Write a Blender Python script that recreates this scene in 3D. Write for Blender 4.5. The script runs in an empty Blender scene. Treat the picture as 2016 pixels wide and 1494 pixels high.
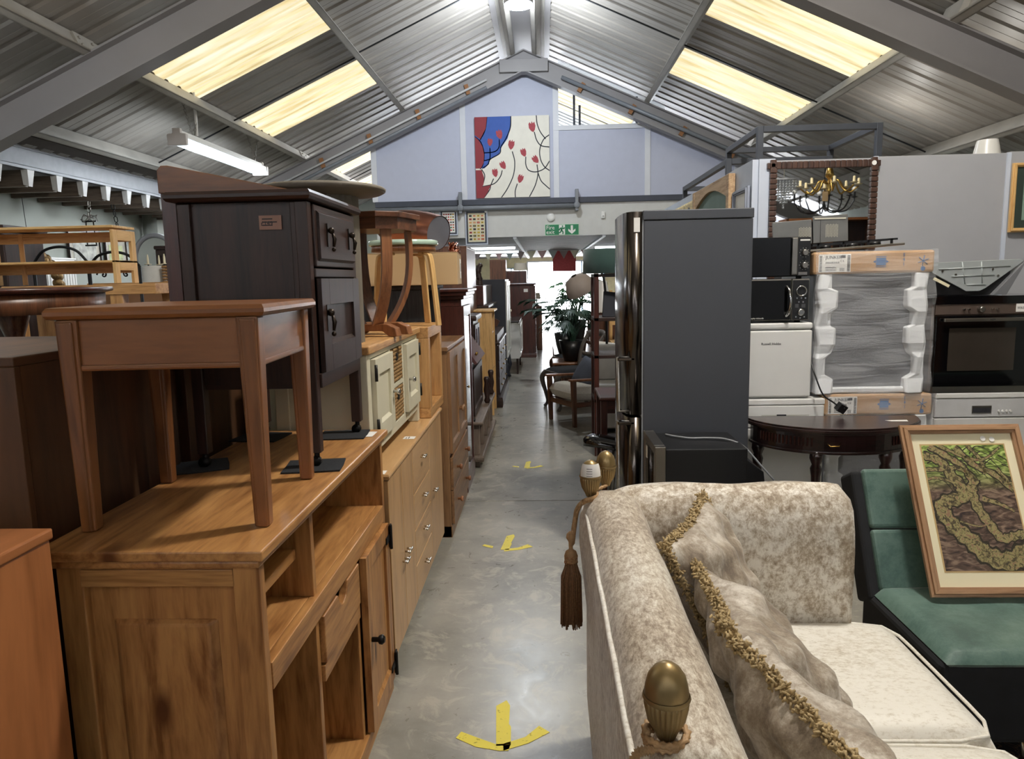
import bpy, bmesh, math, random
from mathutils import Vector, Matrix
from math import pi, sin, cos, radians as R
random.seed(7)
sc = bpy.context.scene
col = sc.collection
# ---------- camera, world, lights, exposure ----------
cd = bpy.data.cameras.new('camera'); cam = bpy.data.objects.new('camera', cd); col.objects.link(cam)
cd.sensor_width = 36.0; cd.lens = 1420 / 2016 * 36.0; cd.clip_start = 0.05; cd.clip_end = 200
cam.rotation_mode = 'QUATERNION'
def cam_axes(f=1420.0, vp=(1068, 548), roll=0.015):
    d = Vector(((vp[0] - 1008) / f, -(vp[1] - 747) / f, 1)).normalized()
    u = Vector((-sin(roll), cos(roll), 0)); u = (u - d * u.dot(d)).normalized()
    x = Vector((d[2]*u[1]-d[1]*u[2], d[0]*u[2]-d[2]*u[0], d[1]*u[0]-d[0]*u[1]))
    if x[0] < 0: x = -x
    # world components of the camera axes right, up, forward
    return Vector((x[0], d[0], u[0])), Vector((x[1], d[1], u[1])), Vector((x[2], d[2], u[2]))
_r, _u, _w = cam_axes()
cam.matrix_world = Matrix(((_r[0], _u[0], -_w[0], 0), (_r[1], _u[1], -_w[1], 0), (_r[2], _u[2], -_w[2], 1.5), (0, 0, 0, 1)))
sc.camera = cam
sc.view_settings.view_transform = 'Standard'; sc.view_settings.look = 'None'
sc.view_settings.gamma = 1.0; sc.view_settings.use_curve_mapping = False
sc.view_settings.exposure = 0.0
wd = bpy.data.worlds.new('sky'); sc.world = wd; wd.use_nodes = True
wb = wd.node_tree.nodes['Background']; wb.inputs[0].default_value = (0.93, 0.96, 1.0, 1); wb.inputs[1].default_value = 26.0
def area(name, loc, sx, sy, power, colr, rot=(0, 0, 0), shape='RECTANGLE'):
    l = bpy.data.lights.new(name, 'AREA'); l.shape = shape; l.size = sx; l.size_y = sy; l.energy = power; l.color = colr
    o = bpy.data.objects.new(name, l); o.location = loc; o.rotation_euler = rot; col.objects.link(o); return o
def point(name, loc, power, colr, rad=0.15):
    l = bpy.data.lights.new(name, 'POINT'); l.energy = power; l.color = colr; l.shadow_soft_size = rad
    o = bpy.data.objects.new(name, l); o.location = loc; col.objects.link(o); return o
COOL = (0.86, 0.93, 1.0); NEUT = (1.0, 0.96, 0.9)
point('high_bay_light', (-0.27, 10.35, 5.0), 235, COOL, 0.12)
point('near_bay_light', (1.35, 2.6, 4.45), 430, NEUT, 0.16)
point('rear_fill_light', (-0.4, -3.4, 4.6), 50, NEUT, 0.16)  # added fill behind the camera, unseen and without a fitting
for yy in (9.4, 11.1): point('batten_light', (-4.4, yy, 3.13), 30, COOL, 0.06)
for yy in (3.0, 4.8): point('left_fill_light', (-4.4, yy, 3.13), 26, COOL, 0.06)  # unseen fill pair added on the near left, no batten hangs here
for yy in (7.6, 9.4): point('right_fill_light', (4.3, yy, 3.1), 13, NEUT, 0.06)  # unseen fill pair added to brighten the right roof, no batten here
for k in range(3): area('far_batten_light', (-1.6, 16.8 + 2.4 * k, 2.18), 1.6, 0.12, 45, COOL)
area('far_right_batten_light', (2.1, 17.6, 2.18), 1.6, 0.12, 45, COOL)

# ---------- helpers ----------
class G:
    """collects geometry for ONE mesh object"""
    def __init__(s): s.v = []; s.f = []; s.m = []; s.s = []; s.cur = 0; s.sm = False
    def add(s, vs, fs, m=None, sm=None):
        o = len(s.v); s.v += [tuple(v) for v in vs]
        for f in fs: s.f.append([i + o for i in f]); s.m.append(s.cur if m is None else m); s.s.append(s.sm if sm is None else sm)
        return s
    def box(s, x0, x1, y0, y1, z0, z1, m=None):
        if x0 > x1: x0, x1 = x1, x0
        if y0 > y1: y0, y1 = y1, y0
        if z0 > z1: z0, z1 = z1, z0
        v = [(x0,y0,z0),(x1,y0,z0),(x1,y1,z0),(x0,y1,z0),(x0,y0,z1),(x1,y0,z1),(x1,y1,z1),(x0,y1,z1)]
        return s.add(v, [(0,3,2,1),(4,5,6,7),(0,1,5,4),(1,2,6,5),(2,3,7,6),(3,0,4,7)], m, False)
    def hexa(s, b, t, m=None):
        """b, t: four bottom and four top points (counter-clockwise seen from above)"""
        return s.add(list(b) + list(t), [(0,3,2,1),(4,5,6,7),(0,1,5,4),(1,2,6,5),(2,3,7,6),(3,0,4,7)], m, False)
    def taper(s, cx, cy, z0, z1, a0, b0, a1, b1, dx=0, dy=0, m=None):
        f = lambda x, y, z, a, b: [(x-a/2,y-b/2,z),(x+a/2,y-b/2,z),(x+a/2,y+b/2,z),(x-a/2,y+b/2,z)]
        return s.hexa(f(cx+dx, cy+dy, z0, a0, b0), f(cx, cy, z1, a1, b1), m)
    def prism(s, poly, h0, h1, ax='z', m=None, sm=False):
        n = len(poly); P = {'z': lambda a,b,h:(a,b,h), 'y': lambda a,b,h:(a,h,b), 'x': lambda a,b,h:(h,a,b)}[ax]
        v = [P(a,b,h0) for a,b in poly] + [P(a,b,h1) for a,b in poly]
        s.add(v, [tuple(range(n))[::-1], tuple(range(n, 2*n))], m, False)
        o = len(s.v) - 2*n
        for i in range(n):
            j = (i+1) % n; s.f.append([o+i, o+j, o+n+j, o+n+i]); s.m.append(s.cur if m is None else m); s.s.append(sm)
        return s
    def lathe(s, prof, c=(0,0,0), n=20, ax='z', m=None, sm=True, flute=0, fa=0.0, cap=True):
        c = Vector(c); v = []
        for r, h in prof:
            for i in range(n):
                a = 2*pi*i/n; rr = r * (1 - fa * (0.5 + 0.5*cos(a*flute))) if flute else r
                p = (rr*cos(a), rr*sin(a), h)
                if ax == 'x': p = (h, p[0], p[1])
                if ax == 'y': p = (p[0], h, p[1])
                v.append(c + Vector(p))
        k = len(prof); fs = [(j*n+i, j*n+(i+1)%n, (j+1)*n+(i+1)%n, (j+1)*n+i) for j in range(k-1) for i in range(n)]
        s.add(v, fs, m, sm)
        if cap:
            o = len(s.v) - k*n
            s.f += [[o+i for i in range(n)][::-1], [o+(k-1)*n+i for i in range(n)]]; s.m += [s.cur if m is None else m]*2; s.s += [False]*2
        return s
    def cyl(s, p0, p1, r, n=12, r1=None, m=None): return s.tube([p0, p1], [r, r if r1 is None else r1], n, m=m)
    def tube(s, pts, r, n=8, m=None, closed=False, flat=None, sm=True, upv=None):
        pts = [Vector(p) for p in pts]; k = len(pts); v = []; up = None
        for i, p in enumerate(pts):
            if closed: t = pts[(i+1)%k] - pts[i-1]
            else: t = pts[min(i+1,k-1)] - pts[max(i-1,0)]
            t = t.normalized() if t.length > 1e-9 else Vector((0,0,1))
            if up is None:
                up = Vector(upv) if upv else (Vector((0,0,1)) if abs(t.z) < 0.9 else Vector((1,0,0)))
            a = t.cross(up)
            if a.length < 1e-6: a = t.cross(Vector((1,0.3,0)))
            a.normalize(); b = a.cross(t).normalized()
            if upv is None: up = b
            rr = r[i] if isinstance(r, (list, tuple)) else r
            ra, rb = (rr, rr) if flat is None else (rr*flat[0], rr*flat[1])
            for q in range(n):
                w = 2*pi*(q + (0.5 if n == 4 else 0))/n; v.append(p + a*ra*cos(w) + b*rb*sin(w))
        kk = k if closed else k-1
        fs = [(j*n+q, j*n+(q+1)%n, ((j+1)%k)*n+(q+1)%n, ((j+1)%k)*n+q) for j in range(kk) for q in range(n)]
        if not closed: fs += [tuple(range(n))[::-1], tuple((k-1)*n+q for q in range(n))]
        return s.add(v, fs, m, sm)
    def ball(s, c, r, n=12, k=8, m=None, sc_=(1,1,1)):
        pr = [(max(1e-4, sin(pi*i/k))*1.0, -cos(pi*i/k)) for i in range(k+1)]
        v = []; 
        for a, h in pr:
            for i in range(n): v.append((c[0]+r*sc_[0]*a*cos(2*pi*i/n), c[1]+r*sc_[1]*a*sin(2*pi*i/n), c[2]+r*sc_[2]*h))
        return s.add(v, [(j*n+i, j*n+(i+1)%n, (j+1)*n+(i+1)%n, (j+1)*n+i) for j in range(k) for i in range(n)], m, True)
    def loft(s, rings, m=None, sm=True, closed=True, caps=True):
        n = len(rings[0]); v = [p for r_ in rings for p in r_]
        q = n if closed else n-1
        fs = [(j*n+i, j*n+(i+1)%n, (j+1)*n+(i+1)%n, (j+1)*n+i) for j in range(len(rings)-1) for i in range(q)]
        if caps and closed: fs += [tuple(range(n))[::-1], tuple((len(rings)-1)*n+i for i in range(n))]
        return s.add(v, fs, m, sm)
    def xf(s, mat, start=0):
        for i in range(start, len(s.v)): s.v[i] = tuple(mat @ Vector(s.v[i]))
        return s
    def mesh(s, name, mats):
        me = bpy.data.meshes.new(name); me.from_pydata(s.v, [], s.f)
        for m in (mats if isinstance(mats, (list, tuple)) else [mats]): me.materials.append(m)
        me.polygons.foreach_set('material_index', s.m); me.polygons.foreach_set('use_smooth', s.s); me.update()
        bm = bmesh.new(); bm.from_mesh(me); bmesh.ops.recalc_face_normals(bm, faces=bm.faces); bm.to_mesh(me); bm.free()
        return me
    def part(s, name, mats, parent=None, bev=0, loc=(0,0,0), rot=(0,0,0), seg=2, sub=0, label=None, kind=None):
        o = bpy.data.objects.new(name, s.mesh(name, mats)); col.objects.link(o)
        o.location = loc; o.rotation_euler = rot
        if parent is not None: o.parent = parent
        if bev: b = o.modifiers.new('bevel', 'BEVEL'); b.width = bev; b.segments = seg; b.limit_method = 'ANGLE'; b.angle_limit = R(35)
        if sub: b = o.modifiers.new('subsurf', 'SUBSURF'); b.levels = sub; b.render_levels = sub
        if label: o['label'] = label
        if kind: o['kind'] = kind
        return o
    def thing(s, name, mats, label, cat, group=None, **k):
        o = s.part(name, mats, **k); o['label'] = label; o['category'] = cat
        if group: o['group'] = group
        return o
def T(name, label, cat, loc=(0,0,0), rz=0, group=None, rot=None):
    o = bpy.data.objects.new(name, None); col.objects.link(o); o.empty_display_size = 0.1
    o.location = loc; o.rotation_euler = rot if rot else (0, 0, R(rz)); o['label'] = label; o['category'] = cat
    if group: o['group'] = group
    return o
def S(name, g, mats, parent=None, **k):
    o = g.part(name, mats, parent, **k)
    if parent is None: o['kind'] = 'structure'
    return o
def SE(name, loc=(0,0,0), rz=0):
    o = bpy.data.objects.new(name, None); col.objects.link(o); o.location = loc; o.rotation_euler = (0,0,R(rz)); o['kind'] = 'structure'; return o
def kids(o): return [c for c in bpy.data.objects if c.parent == o]
def dup(o, loc=None, rz=None, label=None, group=None, parent=None):
    c = o.copy(); col.objects.link(c)
    if parent is not None: c.parent = parent
    if loc is not None: c.location = loc
    if rz is not None: c.rotation_euler = (0, 0, R(rz))
    if label: c['label'] = label
    if group: c['group'] = group
    for k in kids(o): dup(k, parent=c)
    return c
def inst(o, parent, loc, rot=(0,0,0)):
    c = o.copy(); col.objects.link(c); c.parent = parent; c.location = loc; c.rotation_euler = rot; return c
def B(x0, x1, y0, y1, z0, z1): return G().box(x0, x1, y0, y1, z0, z1)
def arc(cx, cy, r, a0, a1, n): return [(cx + r*cos(R(a0+(a1-a0)*i/n)), cy + r*sin(R(a0+(a1-a0)*i/n))) for i in range(n+1)]
def bez(p0, p1, p2, p3, n=10):
    o = []
    for i in range(n+1):
        t = i/n; u = 1-t; o.append(tuple(u*u*u*a+3*u*u*t*b+3*u*t*t*c+t*t*t*d for a,b,c,d in zip(p0,p1,p2,p3)))
    return o
def spl(P, n=6):
    """smooth curve through points (Catmull-Rom)"""
    P = [Vector(p) for p in P]; Q = [2*P[0]-P[1]] + P + [2*P[-1]-P[-2]]; o = []
    for i in range(1, len(Q)-2):
        a, b, c, d = Q[i-1:i+3]
        for k in range(n):
            t = k/n; o.append(0.5*((2*b)+(c-a)*t+(2*a-5*b+4*c-d)*t*t+(3*b-a-3*c+d)*t**3))
    return o + [P[-1]]
def text(s, size, name, mat, parent, loc, rot, depth=0.0006, align='LEFT', label=None):
    cu = bpy.data.curves.new('t', 'FONT'); cu.body = s; cu.size = size; cu.extrude = depth; cu.align_x = align; cu.resolution_u = 2
    to = bpy.data.objects.new('t', cu); col.objects.link(to); bpy.context.view_layer.update()
    me = bpy.data.meshes.new_from_object(to.evaluated_get(bpy.context.evaluated_depsgraph_get()))
    bpy.data.objects.remove(to); bpy.data.curves.remove(cu); me.name = name
    me.materials.clear(); me.materials.append(mat)
    o = bpy.data.objects.new(name, me); col.objects.link(o); o.location = loc; o.rotation_euler = rot
    if parent is not None: o.parent = parent
    if label: o['label'] = label
    return o

# ---------- materials ----------
MC = {}
def newmat(name):
    m = bpy.data.materials.new(name); m.use_nodes = True; nt = m.node_tree; b = nt.nodes['Principled BSDF']; return m, nt, b
def N(nt, t, **k):
    n = nt.nodes.new(t)
    for a, v in k.items(): setattr(n, a, v)
    return n
def ramp(nt, stops):
    r = N(nt, 'ShaderNodeValToRGB'); e = r.color_ramp.elements
    while len(e) < len(stops): e.new(0.5)
    for i, (p, c) in enumerate(stops): e[i].position = p; e[i].color = (c[0], c[1], c[2], 1)
    return r
def lin(c): return tuple(((v/255)/12.92 if v/255 <= 0.04045 else (((v/255)+0.055)/1.055)**2.4) for v in c)
def plain(name, rgb, rough=0.5, metal=0.0, var=0.08, scale=8.0, bump=0.0, coat=0.0, spec=0.5, sheen=0.0, trans=0.0, emit=0.0, bscale=None):
    """rgb in 0-255 sRGB"""
    if name in MC: return MC[name]
    m, nt, b = newmat(name); c = lin(rgb)
    b.inputs['Roughness'].default_value = rough; b.inputs['Metallic'].default_value = metal
    b.inputs['Coat Weight'].default_value = coat; b.inputs['Specular IOR Level'].default_value = spec
    b.inputs['Sheen Weight'].default_value = sheen; b.inputs['Transmission Weight'].default_value = trans
    tc = N(nt, 'ShaderNodeTexCoord'); no = N(nt, 'ShaderNodeTexNoise'); no.inputs['Scale'].default_value = scale; no.inputs['Detail'].default_value = 4
    nt.links.new(tc.outputs['Object'], no.inputs['Vector'])
    r = ramp(nt, [(0.3, [v*(1-var) for v in c]), (0.7, [min(1, v*(1+var)) for v in c])])
    nt.links.new(no.outputs['Fac'], r.inputs[0]); nt.links.new(r.outputs[0], b.inputs['Base Color'])
    if emit: nt.links.new(r.outputs[0], b.inputs['Emission Color']); b.inputs['Emission Strength'].default_value = emit
    if bump:
        n2 = N(nt, 'ShaderNodeTexNoise'); n2.inputs['Scale'].default_value = bscale or scale*8; n2.inputs['Detail'].default_value = 3
        nt.links.new(tc.outputs['Object'], n2.inputs['Vector'])
        bu = N(nt, 'ShaderNodeBump'); bu.inputs['Strength'].default_value = bump; bu.inputs['Distance'].default_value = 0.002
        nt.links.new(n2.outputs['Fac'], bu.inputs['Height']); nt.links.new(bu.outputs[0], b.inputs['Normal'])
    MC[name] = m; return m
def wood(name, light, dark, ax='z', scale=3.0, rough=0.42, knots=0.0, coat=0.15, stretch=14.0, dist=1.2):
    key = name + '_' + ax
    if key in MC: return MC[key]
    m, nt, b = newmat(key); L = lin(light); D = lin(dark)
    b.inputs['Roughness'].default_value = rough; b.inputs['Coat Weight'].default_value = coat; b.inputs['Coat Roughness'].default_value = 0.3
    tc = N(nt, 'ShaderNodeTexCoord'); oi = N(nt, 'ShaderNodeObjectInfo'); mp = N(nt, 'ShaderNodeMapping'); va = N(nt, 'ShaderNodeVectorMath', operation='ADD')
    ml = N(nt, 'ShaderNodeVectorMath', operation='SCALE'); cb = N(nt, 'ShaderNodeCombineXYZ')
    for i in range(3): nt.links.new(oi.outputs['Random'], cb.inputs[i])
    ml.inputs['Scale'].default_value = 7.0; nt.links.new(cb.outputs[0], ml.inputs[0])
    nt.links.new(tc.outputs['Object'], va.inputs[0]); nt.links.new(ml.outputs[0], va.inputs[1]); nt.links.new(va.outputs[0], mp.inputs['Vector'])
    sv = [stretch]*3; sv['xyz'.index(ax)] = 1.0
    mp.inputs['Scale'].default_value = [v*scale/3.0 for v in sv]
    n1 = N(nt, 'ShaderNodeTexNoise'); n1.inputs['Scale'].default_value = 1.6; n1.inputs['Detail'].default_value = 7; n1.inputs['Roughness'].default_value = 0.62; n1.inputs['Distortion'].default_value = dist
    nt.links.new(mp.outputs[0], n1.inputs['Vector'])
    n2 = N(nt, 'ShaderNodeTexNoise'); n2.inputs['Scale'].default_value = 14; n2.inputs['Detail'].default_value = 3
    nt.links.new(mp.outputs[0], n2.inputs['Vector'])
    mx = N(nt, 'ShaderNodeMix'); mx.inputs[0].default_value = 0.3; nt.links.new(n1.outputs['Fac'], mx.inputs[2]); nt.links.new(n2.outputs['Fac'], mx.inputs[3])
    r = ramp(nt, [(0.37, [v*0.85 for v in D]), (0.48, [(a+c_)/2 for a, c_ in zip(L, D)]), (0.6, L)]); nt.links.new(mx.outputs[0], r.inputs[0])
    out = r.outputs[0]
    if knots:
        mp2 = N(nt, 'ShaderNodeMapping'); s2 = [4.2]*3; s2['xyz'.index(ax)] = 1.9; mp2.inputs['Scale'].default_value = s2; nt.links.new(va.outputs[0], mp2.inputs['Vector'])
        vo = N(nt, 'ShaderNodeTexVoronoi'); vo.inputs['Scale'].default_value = 1.15; nt.links.new(mp2.outputs[0], vo.inputs['Vector'])
        r2 = ramp(nt, [(0.05, (1,1,1)), (0.16*knots+0.05, (0,0,0))]); nt.links.new(vo.outputs['Distance'], r2.inputs[0])
        m2 = N(nt, 'ShaderNodeMix', data_type='RGBA'); nt.links.new(r2.outputs[0], m2.inputs[0]); nt.links.new(out, m2.inputs[6]); m2.inputs[7].default_value = (D[0]*0.4, D[1]*0.3, D[2]*0.25, 1); out = m2.outputs[2]
    nt.links.new(out, b.inputs['Base Color'])
    bu = N(nt, 'ShaderNodeBump'); bu.inputs['Strength'].default_value = 0.12; bu.inputs['Distance'].default_value = 0.001; nt.links.new(n2.outputs['Fac'], bu.inputs['Height']); nt.links.new(bu.outputs[0], b.inputs['Normal'])
    MC[key] = m; return m
def pine(ax='z'): return wood('antique_pine', (190,140,84), (138,88,44), ax, 2.0, 0.42, 0.6, 0.15, 9, 2.2)
def cherry(ax='z'): return wood('cherry', (134,84,44), (98,58,28), ax, 1.8, 0.36, 0, 0.3, 8)
def dark(ax='z'): return wood('dark_mahogany', (54,33,25), (31,18,14), ax, 2.4, 0.42, 0, 0.12)
def mahog(ax='z'): return wood('red_mahogany', (84,44,34), (48,24,22), ax, 2.4, 0.3, 0, 0.4)
def oak(ax='z'): return wood('honey_oak', (206,160,104), (168,120,70), ax, 3.0, 0.45, 0, 0.1)
def birch(ax='z'): return wood('pale_birch', (226,186,124), (200,156,96), ax, 3.0, 0.45, 0.0, 0.1)
def beech(ax='z'): return wood('beech_veneer', (205,165,115), (186,142,92), ax, 2.0, 0.34, 0, 0.2, 9)
def brownw(ax='z'): return wood('brown_back_board', (92,60,36), (60,38,22), ax, 1.5, 0.5, 0, 0.05, 7)
def walnut(ax='z'): return wood('walnut', (112,70,46), (70,42,28), ax, 2.6, 0.36, 0, 0.2)
cream = plain('cream_paint', (214,208,184), 0.45, var=0.03)
steelgrey = plain('grey_steel_paint', (134,134,136), 0.5, var=0.06, scale=3)
black = plain('black_plastic', (22,22,24), 0.35)
blackgl = plain('black_glass', (8,8,10), 0.06, spec=0.6)
chrome = plain('chrome', (200,200,200), 0.12, 1.0)
brushed = plain('brushed_steel', (150,146,140), 0.32, 1.0)
brass = plain('brass', (196,160,90), 0.22, 1.0)
whitem = plain('white_enamel', (225,224,220), 0.3, var=0.02)
paper = plain('white_paper', (235,233,228), 0.6, var=0.02)
ink = plain('ink', (40,40,46), 0.6)
def emis(name, rgb, st):
    m, nt, b = newmat(name); c = lin(rgb); b.inputs['Base Color'].default_value = (*c, 1); b.inputs['Emission Color'].default_value = (*c, 1); b.inputs['Emission Strength'].default_value = st; return m
lampw = emis('lamp_white', (235,245,255), 9.0)
def velvet(name, base, lightc, darkc, scale=1.0, stretch=(1,1,1), cover=0.5):
    m, nt, b = newmat(name)
    tc = N(nt, 'ShaderNodeTexCoord'); mp = N(nt, 'ShaderNodeMapping'); mp.inputs['Scale'].default_value = [s*scale for s in stretch]; nt.links.new(tc.outputs['Object'], mp.inputs['Vector'])
    n1 = N(nt, 'ShaderNodeTexNoise'); n1.inputs['Scale'].default_value = 17; n1.inputs['Detail'].default_value = 10; n1.inputs['Roughness'].default_value = 0.8; n1.inputs['Distortion'].default_value = 0.15
    n2 = N(nt, 'ShaderNodeTexNoise'); n2.inputs['Scale'].default_value = 3.0; n2.inputs['Detail'].default_value = 3
    nt.links.new(mp.outputs[0], n1.inputs['Vector']); nt.links.new(tc.outputs['Object'], n2.inputs['Vector'])
    mx = N(nt, 'ShaderNodeMix'); mx.inputs[0].default_value = 0.25; nt.links.new(n1.outputs['Fac'], mx.inputs[2]); nt.links.new(n2.outputs['Fac'], mx.inputs[3])
    c = 0.5 + (0.5-cover)*0.3
    r = ramp(nt, [(c-0.13, lin(darkc)), (c-0.045, lin(base)), (c+0.06, lin(lightc))]); nt.links.new(mx.outputs[0], r.inputs[0]); nt.links.new(r.outputs[0], b.inputs['Base Color'])  # shimmer of the pile painted into the colour as light and dark flecks
    rr = N(nt, 'ShaderNodeMapRange'); rr.inputs[1].default_value = c-0.1; rr.inputs[2].default_value = c+0.1; rr.inputs[3].default_value = 0.62; rr.inputs[4].default_value = 0.42
    nt.links.new(mx.outputs[0], rr.inputs[0]); nt.links.new(rr.outputs[0], b.inputs['Roughness'])
    b.inputs['Sheen Weight'].default_value = 0.35; b.inputs['Sheen Roughness'].default_value = 0.35
    bu = N(nt, 'ShaderNodeBump'); bu.inputs['Strength'].default_value = 0.25; bu.inputs['Distance'].default_value = 0.003; nt.links.new(n1.outputs['Fac'], bu.inputs['Height']); nt.links.new(bu.outputs[0], b.inputs['Normal'])
    MC[name] = m; return m
def concrete():
    m, nt, b = newmat('worn_concrete')
    tc = N(nt, 'ShaderNodeTexCoord'); gm = N(nt, 'ShaderNodeNewGeometry')
    n1 = N(nt, 'ShaderNodeTexNoise'); n1.inputs['Scale'].default_value = 1.6; n1.inputs['Detail'].default_value = 8; n1.inputs['Roughness'].default_value = 0.65
    n2 = N(nt, 'ShaderNodeTexNoise'); n2.inputs['Scale'].default_value = 7; n2.inputs['Detail'].default_value = 10; n2.inputs['Roughness'].default_value = 0.7; n2.inputs['Distortion'].default_value = 0.9
    for n in (n1, n2): nt.links.new(gm.outputs['Position'], n.inputs['Vector'])
    r = ramp(nt, [(0.34, lin((118,116,107))), (0.5, lin((144,141,131))), (0.66, lin((162,159,148)))]); nt.links.new(n1.outputs['Fac'], r.inputs[0])
    r2 = ramp(nt, [(0.52, (0,0,0)), (0.62, (0.65,0.65,0.65))]); nt.links.new(n2.outputs['Fac'], r2.inputs[0])
    mx = N(nt, 'ShaderNodeMix', data_type='RGBA'); nt.links.new(r2.outputs[0], mx.inputs[0]); nt.links.new(r.outputs[0], mx.inputs[6]); mx.inputs[7].default_value = (*lin((176,170,156)), 1)
    nt.links.new(mx.outputs[2], b.inputs['Base Color'])
    rr = N(nt, 'ShaderNodeMapRange'); rr.inputs[3].default_value = 0.2; rr.inputs[4].default_value = 0.4; nt.links.new(n2.outputs['Fac'], rr.inputs[0]); nt.links.new(rr.outputs[0], b.inputs['Roughness'])
    bu = N(nt, 'ShaderNodeBump'); bu.inputs['Strength'].default_value = 0.15; bu.inputs['Distance'].default_value = 0.003; nt.links.new(n2.outputs['Fac'], bu.inputs['Height']); nt.links.new(bu.outputs[0], b.inputs['Normal'])
    return m
def skysheet():
    m, nt, b = newmat('translucent_roof_sheet'); gm = N(nt, 'ShaderNodeNewGeometry'); mp = N(nt, 'ShaderNodeMapping'); mp.inputs['Scale'].default_value = (0.5, 5.0, 0.5)
    nt.links.new(gm.outputs['Position'], mp.inputs['Vector']); n = N(nt, 'ShaderNodeTexNoise'); n.inputs['Scale'].default_value = 2.2; n.inputs['Detail'].default_value = 6
    nt.links.new(mp.outputs[0], n.inputs['Vector'])
    r = ramp(nt, [(0.28, lin((200,176,126))), (0.45, lin((238,222,176))), (0.68, lin((252,245,218)))]); nt.links.new(n.outputs['Fac'], r.inputs[0])
    nt.links.new(r.outputs[0], b.inputs['Base Color']); nt.links.new(r.outputs[0], b.inputs['Emission Color']); b.inputs['Emission Strength'].default_value = 0.95; b.inputs['Roughness'].default_value = 0.5
    return m
def worn(name, rgb, thr=0.42, soft=0.06, scale=30):
    m, nt, b = newmat(name); b.inputs['Base Color'].default_value = (*lin(rgb), 1); b.inputs['Roughness'].default_value = 0.5
    tc = N(nt, 'ShaderNodeTexCoord'); n = N(nt, 'ShaderNodeTexNoise'); n.inputs['Scale'].default_value = scale; n.inputs['Detail'].default_value = 6; n.inputs['Roughness'].default_value = 0.7
    nt.links.new(tc.outputs['Object'], n.inputs['Vector']); r = ramp(nt, [(thr-soft, (0,0,0)), (thr, (1,1,1))]); nt.links.new(n.outputs['Fac'], r.inputs[0])
    nt.links.new(r.outputs[0], b.inputs['Alpha']); return m
# ---------- building shell ----------
RX, RZ, SL = -0.27, 5.67, 0.445
def rz_(x): return RZ - SL*abs(x - RX)
conc = concrete(); skyl = skysheet()
sheet_m = plain('roof_sheet_grey', (152,147,140), 0.48, 0.0, var=0.16, scale=1.2)
raft_m = plain('rafter_grey_paint', (146,143,143), 0.5, var=0.05, scale=2)
purl_m = plain('purlin_galvanised', (170,166,158), 0.45, 0.2, var=0.12, scale=3)
lilac = plain('lilac_board_paint', (186,190,208), 0.6, var=0.02)
header = plain('off_white_board', (205,204,200), 0.6, var=0.03)
wtrim = plain('white_trim', (214,216,222), 0.5, var=0.02)
navy = plain('dark_beam', (58,62,74), 0.5)
sidewall = plain('pale_green_wall', (166,172,164), 0.7, var=0.05, scale=2)
partg = plain('partition_grey', (164,165,169), 0.55, var=0.02)
partl = plain('partition_lilac_white', (196,204,218), 0.5, var=0.02)
# floor: slabs with open joints
fl = SE('floor')
ys = [-6.5, -2.9, 0.95, 4.76, 8.67, 12.6, 16.6, 21.0, 27.2]
for i in range(len(ys)-1):
    G().box(-7.2, 6.4, ys[i]+0.004, ys[i+1]-0.004, -0.12, 0).part('floor_slab', conc, fl, bev=0.003, seg=1)
B(-7.2, 6.4, -6.5, 27.2, -0.16, -0.125).part('sub_base', plain('joint_dark', (52,50,47), 0.9), fl)
# ceiling: roof sheets, roof lights, purlins and rafters
ce = SE('ceiling')
def sheetg(y0, y1, xa, xb):
    g = G(); pr = []; y = y0; per = 0.3
    while y < y1 - 1e-6:
        for dy, dz in ((0,0),(0.06,0),(0.065,0.004),(0.07,0),(0.13,0),(0.155,0.02),(0.215,0.02),(0.24,0)):
            if y+dy < y1: pr.append((y+dy, dz))
        y += per
    pr.append((y1, 0)); g.loft([[(xa, a, rz_(xa)+d) for a, d in pr], [(xb, a, rz_(xb)+d) for a, d in pr]], closed=False, sm=False); return g
cols_y = [-5.6,-4.4,-3.15,-1.95,-0.7,0.55,1.8,3.05,4.3,5.55,6.85,8.12,9.42,10.7,11.95,13.5,14.8,16.1,17.4,18.7,20.0]
light_cols = {8.12, 10.7, 1.8, 4.3, -3.15, 14.8, 17.4}
for i in range(len(cols_y)-1):
    a, b = cols_y[i], cols_y[i+1]
    for s in (-1, 1):
        e0, e1, e2 = RX+s*0.12, (-2.54 if s < 0 else 1.98), (-4.33 if s < 0 else 3.80)
        e3 = -6.3 if s < 0 else 6.3
        if s > 0 and a in (14.8, 16.1): sheetg(a, b, e0, e1).part('roof_light_sheet', skyl, ce)
        elif a in light_cols: sheetg(a, b, e0, e1).part('roof_sheet', sheet_m, ce)
        if a in light_cols:
            sheetg(a, b, e1, e2).part('roof_light_sheet', skyl, ce, label='glowing cream translucent roof sheet')
            sheetg(a, b, e2, e3).part('roof_sheet', sheet_m, ce)
        else: sheetg(a, b, e1 if s > 0 and a == 16.1 else e0, e3).part('roof_sheet', sheet_m, ce)
g = G(); g.prism([(RX-0.45, rz_(RX-0.45)-0.005), (RX-0.2, RZ-0.13), (RX+0.2, RZ-0.13), (RX+0.45, rz_(RX+0.45)-0.005), (RX+0.45, rz_(RX+0.45)+0.02), (RX, RZ+0.05), (RX-0.45, rz_(RX-0.45)+0.02)], -5.6, 20.0, 'y')
g.part('ridge_cap', raft_m, ce)
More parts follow.
